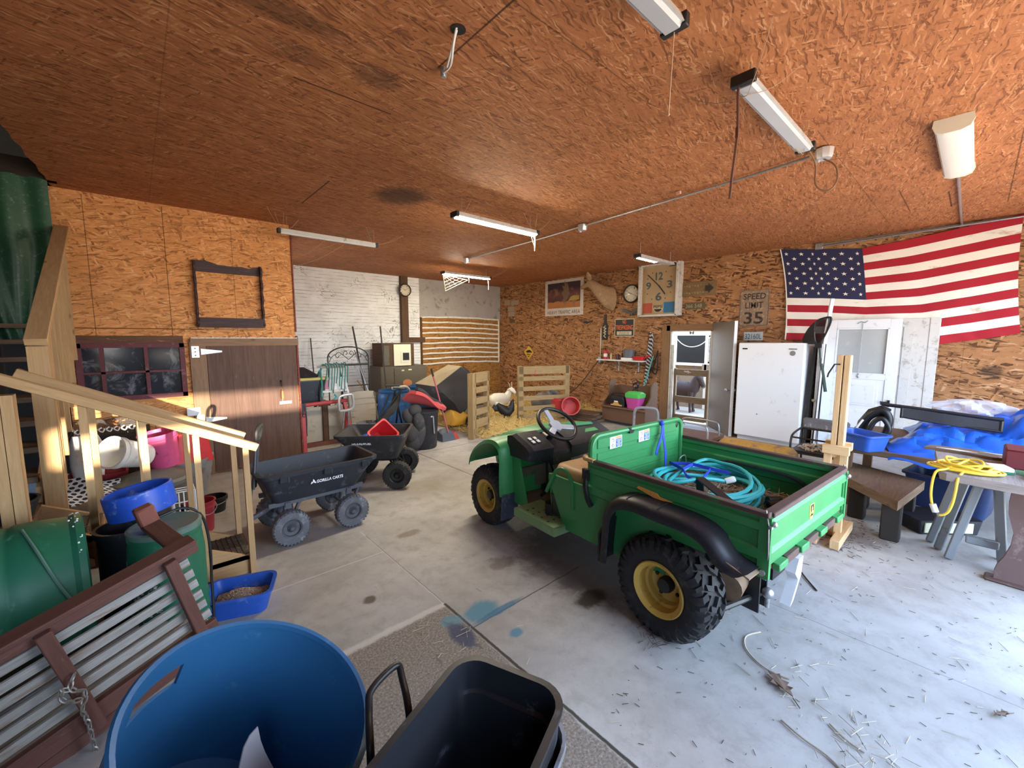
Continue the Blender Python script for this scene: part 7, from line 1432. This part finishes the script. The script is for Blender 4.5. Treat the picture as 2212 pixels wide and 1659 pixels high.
b=B(); beast(b,[((-.34,0,.16),.04,.06),((-.30,0,.18),.13,.16),((-.12,0,.20),.17,.20),((.08,.0,.20),.16,.19),((.2,-.02,.24),.11,.14),((.26,-.04,.34),.075,.09),((.27,-.09,.40),.06,.07),((.28,-.17,.36),.045,.05),((.285,-.22,.33),.02,.025)],14); b.tube([(.1,-.10,.12),(.2,-.19,.05),(.30,-.2,.03)],[.06,.04,.025],8); b.tube([(-.25,-.10,.12),(-.12,-.2,.06),(.02,-.2,.03)],[.07,.04,.025],8); b.obj('body',m_gg,o,60)
for s in(-1,1): b=B(); b.ell((.27+s*.09,-.07,.41),(.05,.012,.02)); b.obj('ear',m_gg,o)
# ================= lamps, conduit, cobwebs
m_hous=pm('dull_white_housing',(.55,.54,.52),.5,dirt=.2); m_lens=pm('grey_lens',(.46,.47,.50),.25,var=.08); m_lit=emit('lit_lens',(1,.90,.68),LAMP); m_blkend=pm('black_end_cap',(.02,.02,.02),.5)
m_half=emit('half_lit_lens',(1,.93,.78),LAMP*.35)
def shop_light(label,x,y,z,lit,L=1.16,w=.105,drop=None,half=0):
    o=thing('shop_light',label,'ceiling light',(x,y,z),0,'hanging shop lights')
    b=B(); b.prism([(-w/2,-.01),(-w*.32,.035),(w*.32,.035),(w/2,-.01)],L,(-L/2,0,0),Matrix(((0,0,1),(1,0,0),(0,1,0)))); b.obj('housing',m_hous,o,0)
    b=B(); ms=[m_lit if lit else m_lens,m_half]
    if not half: b.prism([(-w*.42,-.006),(-w*.30,-.026),(w*.30,-.026),(w*.42,-.006)],L-.05,(-L/2+.025,0,0),Matrix(((0,0,1),(1,0,0),(0,1,0))))
    if half: b.box((-L*.24,0,-.018),(L*.46,.07,.02)); b.mi=1; b.box((-L*.24,0,-.0295),(L*.46,.06,.003))
    b.obj('lens',ms,o)
    for s in(-1,1): b=B(); b.box((s*(L/2-.008),0,.006),(.035,w+.012,.055),bev=.004); b.obj('end_cap',m_blkend,o)
    b=B()
    for s in(-1,1): b.rod((s*L*.42,0,.03),(s*L*.42,0,ZC-z),.003,5)
    b.obj('hanger_wire',m_steel,o); return o
A_=shop_light('unlit hanging shop light with long brown cord above the vehicle bed',2.965,.90,2.90,0)
shop_light('unlit shop light cut off by the top edge of the picture',1.21,.957,2.90,0)
shop_light('brightly lit hanging shop light near the middle of the ceiling',3.045,3.60,2.825,1)
shop_light('lit shop light further back with white web decoration hanging from it',5.02,6.91,2.835,1)
shop_light('thin unlit fluorescent light hanging near the left wall corner',1.93,5.54,2.84,0,1.2,.05)
shop_light('half lit shop light hanging before the square soda clock',6.22,3.50,2.82,0,1.1,.10,None,1)
b=B(); b.tube(spline([(2.41,.92,2.93),(2.40,.925,2.86),(2.405,.92,2.7),(2.40,.92,2.60),(2.395,.93,2.45),(2.38,.93,2.33)],6),.007,7); b.box((2.403,.92,2.66),(.014,.014,.05)); q=b.obj('brown_cord',pm('brown_cord',(.14,.06,.035),.6)); tag(q,'brown power cord dangling from the end of unlit shop light','cord')
b=B(); b.rod((1.78,.957,2.88),(1.775,.965,2.56),.0025,5); b.ell((1.775,.965,2.555),.006,n=6,m=4); q=b.obj('pull_string',pm('tan_string',(.6,.42,.28),.8)); tag(q,'thin pull string below the light at the top edge','string')
o=thing('wrap_light','white wraparound ceiling light fixture above the flag','ceiling light',(4.60,.215,2.931))
b=B(); L=1.14; b.prism([(-.085,.09),(-.09,.05),(-.075,.015),(-.04,.0),(.04,0),(.075,.015),(.09,.05),(.085,.09)],L,(-L/2,0,0),Matrix(((0,0,1),(1,0,0),(0,1,0)))); b.obj('diffuser',pm('cream_diffuser',(.74,.71,.64),.4,var=.04),o,30)
for s in(-1,1): b=B(); b.prism([(-.092,.09),(-.097,.05),(-.08,.01),(-.04,-.005),(.04,-.005),(.08,.01),(.097,.05),(.092,.09)],.018,(s*(L/2)-.009,0,0),Matrix(((0,0,1),(1,0,0),(0,1,0)))); b.obj('end_cap',pm('cream_cap_end',(.70,.66,.55),.4),o,0)
b=B(); b.rod((5.18,.22,3.0),(XE-.05,.24,3.0),.012); b.tube([(XE-.05,.24,3.0),(XE-.03,.24,2.98)],.012,6); q=b.obj('conduit_drop',m_steel); tag(q,'short conduit running from the wraparound light to the wall','conduit')
# conduit and octagon boxes
CP=[(3.99,.98,2.995),(4.10,1.72,2.995),(4.27,3.38,2.995),(4.38,4.45,2.995),(4.50,6.15,2.995)]
b=B(); b.tube(spline(CP,4),.011,8); q=b.obj('ceiling_conduit',m_steel); tag(q,'long thin metal conduit crossing the chipboard ceiling','conduit')
for i,((x,y,z),l) in enumerate(zip(((3.95,.88,2.99),(4.27,3.42,2.99),(4.50,6.2,2.99)),('foil wrapped ceiling junction box beside the unlit shop light','round metal junction box midway along the ceiling conduit','small bright socket box at the far end of the ceiling conduit'))):
    b=B(); b.lathe([(0,-.05),(.05,-.05),(.056,-.03),(.06,.02),(0,.02)],8,(0,0,0)); b.box((0,.04,-.045),(.03,.03,.03),(20,10,0)); q=b.obj('junction_box',m_galv,loc=(x,y,z)); tag(q,l,'junction box','boxes along the ceiling conduit')
b=B(); b.tube(spline([(3.95,.88,2.94),(3.93,.80,2.86),(3.90,.78,2.74),(3.88,.83,2.68),(3.87,.90,2.74),(3.90,.92,2.90),(3.82,.95,2.99),(3.72,.95,2.98),(3.60,.93,2.93)],6),.006,6); q=b.obj('looped_cord',pm('tan_cord',(.22,.13,.07),.6)); tag(q,'looped brown cord hanging from the foil wrapped junction box','cord')
b=B(); b.box((0,0,0),(.03,.04,.025)); q=b.obj('clip',pm('pink_clip',(.5,.28,.2),.6),loc=(4.02,2.05,3.0)); tag(q,'small pinkish clip on the ceiling beside the long conduit','clip')
b=B(); b.lathe([(.034,0),(.036,-.004),(.024,-.004),(.0,.0)],20,(1.215,1.72,ZC)); q=b.obj('wire_hole',m_void); tag(q,'dark round hole in the ceiling with loose wire','hole')
b=B(); b.tube(spline([(1.205,1.72,3.02),(1.20,1.74,2.95),(1.25,1.84,2.93),(1.30,1.98,2.98)],5),.006,6); b.tube(spline([(1.215,1.73,3.02),(1.22,1.78,2.97),(1.27,1.90,2.96),(1.31,1.99,2.985)],5),.005,6); q=b.obj('loose_wire',m_wht); tag(q,'loose white wire looping out of the ceiling hole','wire')
b=B(); b.box((1.315,2.0,2.995),(.03,.025,.05),(0,0,30),bev=.004); q=b.obj('wire_nut',m_galvc); tag(q,'grey wire connector on the ceiling joint','connector')
# white web decoration and dangling strands
m_web=pm('pale_web',(.75,.72,.55),.6)
o=thing('web_decoration','white triangular web decoration hanging under the far lit shop light','decoration',(4.45,6.90,2.80))
b=B(); P0,P1,P2=V((0,0,0)),V((.05,0,-.30)),V((.58,0,-.05)); b.rod(P0,P1,.006,6); b.rod(P1,P2,.006,6); b.rod(P0,P2,.005,6)
for f in(.25,.5,.75): b.rod(P0,P1.lerp(P2,f),.003,5)
for f in(.3,.5,.7,.88):
    q_=[P0.lerp(P1.lerp(P2,g),f-.05*math.sin(PI*((g*4)%1))) for g in[k/12 for k in range(13)]]; b.tube(q_,.003,5)
b.obj('web',m_web,o)
for x,y,z,l,lb in((5.55,6.9,2.78,.18,'pale strand dangling at right end of the far lit light'),(5.05,6.9,2.80,.10,'short pale strand under the middle of the far lit light'),(3.60,3.60,2.79,.16,'pale cobweb strands at right end of the bright middle light')):
    b=B(); b.tube([(0,0,0),(.01,0,-l*.4),(.005,0,-l)],[.012,.007,.004],6)
    if z==2.79: b.tube([(-.06,0,.02),(-.03,0,-.05),(.004,0,-.11)],.004,5)
    q=b.obj('hanging_strand',m_web,loc=(x,y,z)); tag(q,lb,'strand')
m_cob=pm('dusty_cobweb',(.40,.27,.18),.9); random.seed(31); b=B()
for x,y in((2.55,3.6),(3.6,3.6),(4.45,6.9),(5.6,6.9),(1.38,5.54),(2.5,5.55),(2.45,.9),(3.5,.9)):
    for k in range(5):
        a=random.random()*6.28; r=random.uniform(.1,.4); p=V((x,y,2.85)); e=V((x+r*math.cos(a),y+r*math.sin(a),ZC-.004)); m=(p+e)/2-V((0,0,.03)); b.tube(spline([p,m,e],4),.0018,4)
for p in(((1.56,5.9,2.6),(1.9,5.6,2.85)),((1.56,5.9,2.5),(2.1,5.6,2.8)),((1.56,5.92,2.7),(2.0,5.55,2.8))): b.tube(spline([p[0],(V(p[0])+V(p[1]))/2-V((0,0,.04)),p[1]],4),.003,4)
q=b.obj('cobwebs',m_cob); tag(q,'dusty cobweb threads strung around the hanging lights','cobweb',kind='stuff')
# ================= load in the vehicle bed (vehicle axes)
GM=Matrix.Translation((2.60,.985,0))@Matrix.Rotation(R(-4.5),4,'Z'); zb=.566
def place(q): q.matrix_world=GM; return q
m_hose=pm('teal_hose',(.035,.40,.42),.4,var=.1,dirt=.12,dcol=(.2,.35,.32),ds=14)
random.seed(15); P=[]
for n in range(9):
    rx,ry=.40-.022*(n%5)+random.uniform(-.015,.015),.30-.016*(n%5)+random.uniform(-.012,.012); cx,cy=.03+random.uniform(-.03,.03),.10+random.uniform(-.03,.03); z0=zb+.025+.014*n
    for k in range(26):
        a=2*PI*k/26+.4; P.append((cx+rx*math.cos(a),cy+ry*math.sin(a),z0+.018*math.sin(a*2+n)+.014*k/26+.03*max(0,math.sin(a-.6))**3))
P=[V(p) for p in P]; P+=spline([P[-1],P[-1]+V((-.05,.12,.0)),V((-.15,.25,zb+.12)),V((.0,.10,zb+.15)),V((.12,.02,zb+.13))],6)[1:]
o=thing('garden_hose','coiled teal garden hose lying in the vehicle cargo bed','garden hose',(0,0,0)); place(o); b=B(); b.tube(P,.0125,8); b.obj('hose',m_hose,o)
b=B(); b.lathe([(.0,0),(.018,0),(.02,.05),(.015,.06),(0,.06)],12,P[-1],(70,0,40)); b.obj('coupling',m_wht,o)
m_rope2=pm('royal_blue_webbing',(.025,.06,.55),.6,var=.15)
b=B(); b.strap(spline([(.215,.545,.985),(.205,.535,.90),(.15,.53,.80),(.135,.53,.765),(.155,.535,.75)],5),.022,.004,(1,0,0)); b.strap(spline([(.215,.54,.985),(.225,.535,.88),(.245,.525,.75),(.23,.51,.64),(.225,.49,.60)],5),.024,.004,(1,0,.0)); b.ell((.215,.548,.975),(.018,.02,.022)); q=place(b.obj('blue_strap',m_rope2)); tag(q,'blue webbing strap tied over the top of green load guard','strap')
b=B(); z=zb+.155; b.strap(spline([(.10,.40,z+.01),(.06,.28,z),(-.02,.20,z-.01),(-.06,.10,z-.02)],5),.022,.004); b.strap(spline([(.10,.40,z),(.18,.30,z+.01),(.22,.16,z),(.26,.06,z-.01)],5),.022,.004); b.strap(spline([(-.06,.10,z-.02),(.06,.12,z),(.2,.16,z)],5),.02,.004); b.strap(spline([(.06,.28,z),(.14,.26,z+.02),(.19,.28,z)],5),.02,.004); q=place(b.obj('blue_webbing',m_rope2)); tag(q,'tangled blue webbing lying across the teal hose','webbing')
random.seed(17); m_hay=pm('grey_hay',(.36,.27,.185),.9,var=.35,vs=12)
b=B(); straw(b,1500,lambda:(lambda x,y:(x,y,zb+.012+.055*max(0,1-((x-.03)/.33)**2-((y-.08)/.26)**2)+random.random()*.03))(random.uniform(-.46,.46),random.uniform(-.38,.42)),(.04,.13),18,.0015); straw(b,450,lambda:(random.uniform(-.1,.45),random.uniform(-.42,-.15),zb+.012+random.random()*.02),(.03,.09),12,.0013)
q=place(b.obj('hay_litter',m_hay,smooth=0)); tag(q,'loose grey hay littering the vehicle cargo bed','hay',kind='stuff')
o=thing('steel_bracket','black flat steel bracket leaning in the rear corner of the cargo bed','bracket',(0,0,0)); place(o)
b=B(); b.beam((-.20,.02,zb+.22),(-.40,-.34,zb+.16),.05,.010,(0,0,1)); b.beam((-.20,.02,zb+.22),(-.22,-.01,zb+.02),.045,.010,(1,0,0)); b.obj('arm',m_blkm,o); b=B(); b.prism([(-.06,0),(.06,0),(.06,.10),(.03,.17),(-.03,.17),(-.06,.12)],.012,(-.40,-.36,zb+.003),(90,0,-60)); b.obj('plate',m_blkm,o); b=B(); b.rod((-.23,-.02,zb+.06),(-.38,-.24,zb+.03),.009); b.obj('rod',m_steel,o)
b=B(); b.cyl((.18,-.26,zb+.045),.034,.12,14,(90,0,55)); b.cyl((.24,-.22,zb+.05),.026,.08,12,(90,0,55)); b.mi=1; b.tube(spline([(.13,-.30,zb+.045),(.06,-.36,zb+.04),(.0,-.40,zb+.03),(-.04,-.43,zb+.02)],5),.011,8); q=place(b.obj('trailer_plug',[m_blkm,pm('cream_cable',(.62,.58,.46),.5)])); tag(q,'black trailer plug with cream cable lying by the tailgate','plug')
b=B(); b.tube(spline([(.44,.52,.60),(.40,.50,.68),(.46,.49,.70),(.50,.50,.62)],5),.004,5); q=place(b.obj('wire_twist',m_galv)); tag(q,'twist of pale wire in the far front corner of the bed','wire')
# ================= litter on the floor
random.seed(23); m_lit2=pm('floor_straw',(.42,.36,.27),.9,var=.4,vs=5); m_dkl=pm('dark_litter',(.045,.035,.025),.9,var=.4)
def fl():
    r=random.random()
    if r<.45: return random.uniform(1.32,4.2),random.uniform(-.9,.9),.004
    if r<.62: return random.gauss(1.96,.10),random.gauss(.16,.07),.006+random.random()*.015
    if r<.70: return random.gauss(2.22,.12),random.gauss(.40,.08),.006
    if r<.85: return random.uniform(1.0,1.27),random.uniform(1.3,2.0),.004
    return random.uniform(.6,4.0),random.uniform(1.0,4.5),.004
b=B(); straw(b,300,fl,(.015,.085),2,.0011); q=b.obj('straw_litter',m_lit2,smooth=0); tag(q,'pale straw stalks scattered over the concrete floor','straw',kind='stuff')
b=B(); straw(b,380,lambda:(random.uniform(1.3,4.3),random.uniform(-.8,1.0),.003),(.005,.03),3,.0012); straw(b,140,lambda:(random.gauss(4.25,.25),random.gauss(.55,.12),.003),(.01,.045),3,.0015); straw(b,60,lambda:(random.gauss(1.98,.05),random.gauss(1.03,.05),.006),(.02,.06),6,.001); q=b.obj('dark_litter',m_dkl,smooth=0); tag(q,'dark bits of dirt and chaff scattered over the floor','litter',kind='stuff')
b=B(); b.prism([(-.07,0),(-.04,.015),(-.035,.035),(-.01,.02),(.01,.045),(.025,.02),(.05,.03),(.05,.012),(.085,.0),(.05,-.012),(.045,-.03),(.02,-.018),(0,-.04),(-.012,-.018),(-.035,-.03),(-.04,-.012)],.004); b.v=[(x,y,z+.02*abs(math.sin(x*30))*.5+.25*abs(y)) for x,y,z in b.v]; b.rod((-.07,0,.004),(-.12,.01,.004),.0025,5)
q=b.obj('dry_leaf',pm('brown_leaf',(.14,.095,.07),.8,var=.3),loc=(2.10,.475,.003),rz=55); tag(q,'curled brown oak leaf on the bare concrete floor','leaf')
q2=q.copy(); COL.objects.link(q2); q2.location=(2.62,-.20,.003); q2.rotation_euler.z=R(150); q2.scale=(.55,.4,1); q2['label']='small dark curled leaf near the right edge of floor'
for i,(p,l) in enumerate((([(1.90,.42,.006),(1.87,.34,.008),(1.86,.26,.006),(1.83,.20,.005)],'long pale stalk lying below the oak leaf'),([(2.03,.28,.006),(1.99,.22,.008),(1.98,.16,.006)],'second stalk lying beside the straw clump'),([(3.32,.70,.006),(3.22,.64,.008),(3.10,.55,.006)],'dark bent stick lying behind the far rear wheel'),([(2.42,.66,.006),(2.32,.70,.007),(2.22,.66,.006),(2.16,.56,.006),(2.17,.46,.006)],'curved pale stalk on concrete behind the rear tyre'))):
    b=B(); b.tube(spline(p,5),.005 if i==2 else .0035,5); q=b.obj('stalk',m_dkl if i==2 else m_lit2); tag(q,l,'stalk')
# spot lamp added outside, with an added wall slit, to throw the sun stripe
sl=bpy.data.lights.new('added_stripe_spot','SPOT'); sl.energy=GLEAM; sl.color=(1,.86,.66); sl.shadow_soft_size=.03; sl.spot_size=R(16); sl.spot_blend=.1
so=bpy.data.objects.new('added_stripe_spot',sl); COL.objects.link(so); so.location=(.85,-5.0,1.40); so.rotation_euler=(V((.60,6,.81))-V((.85,-5,1.40))).to_track_quat('-Z','Y').to_euler()
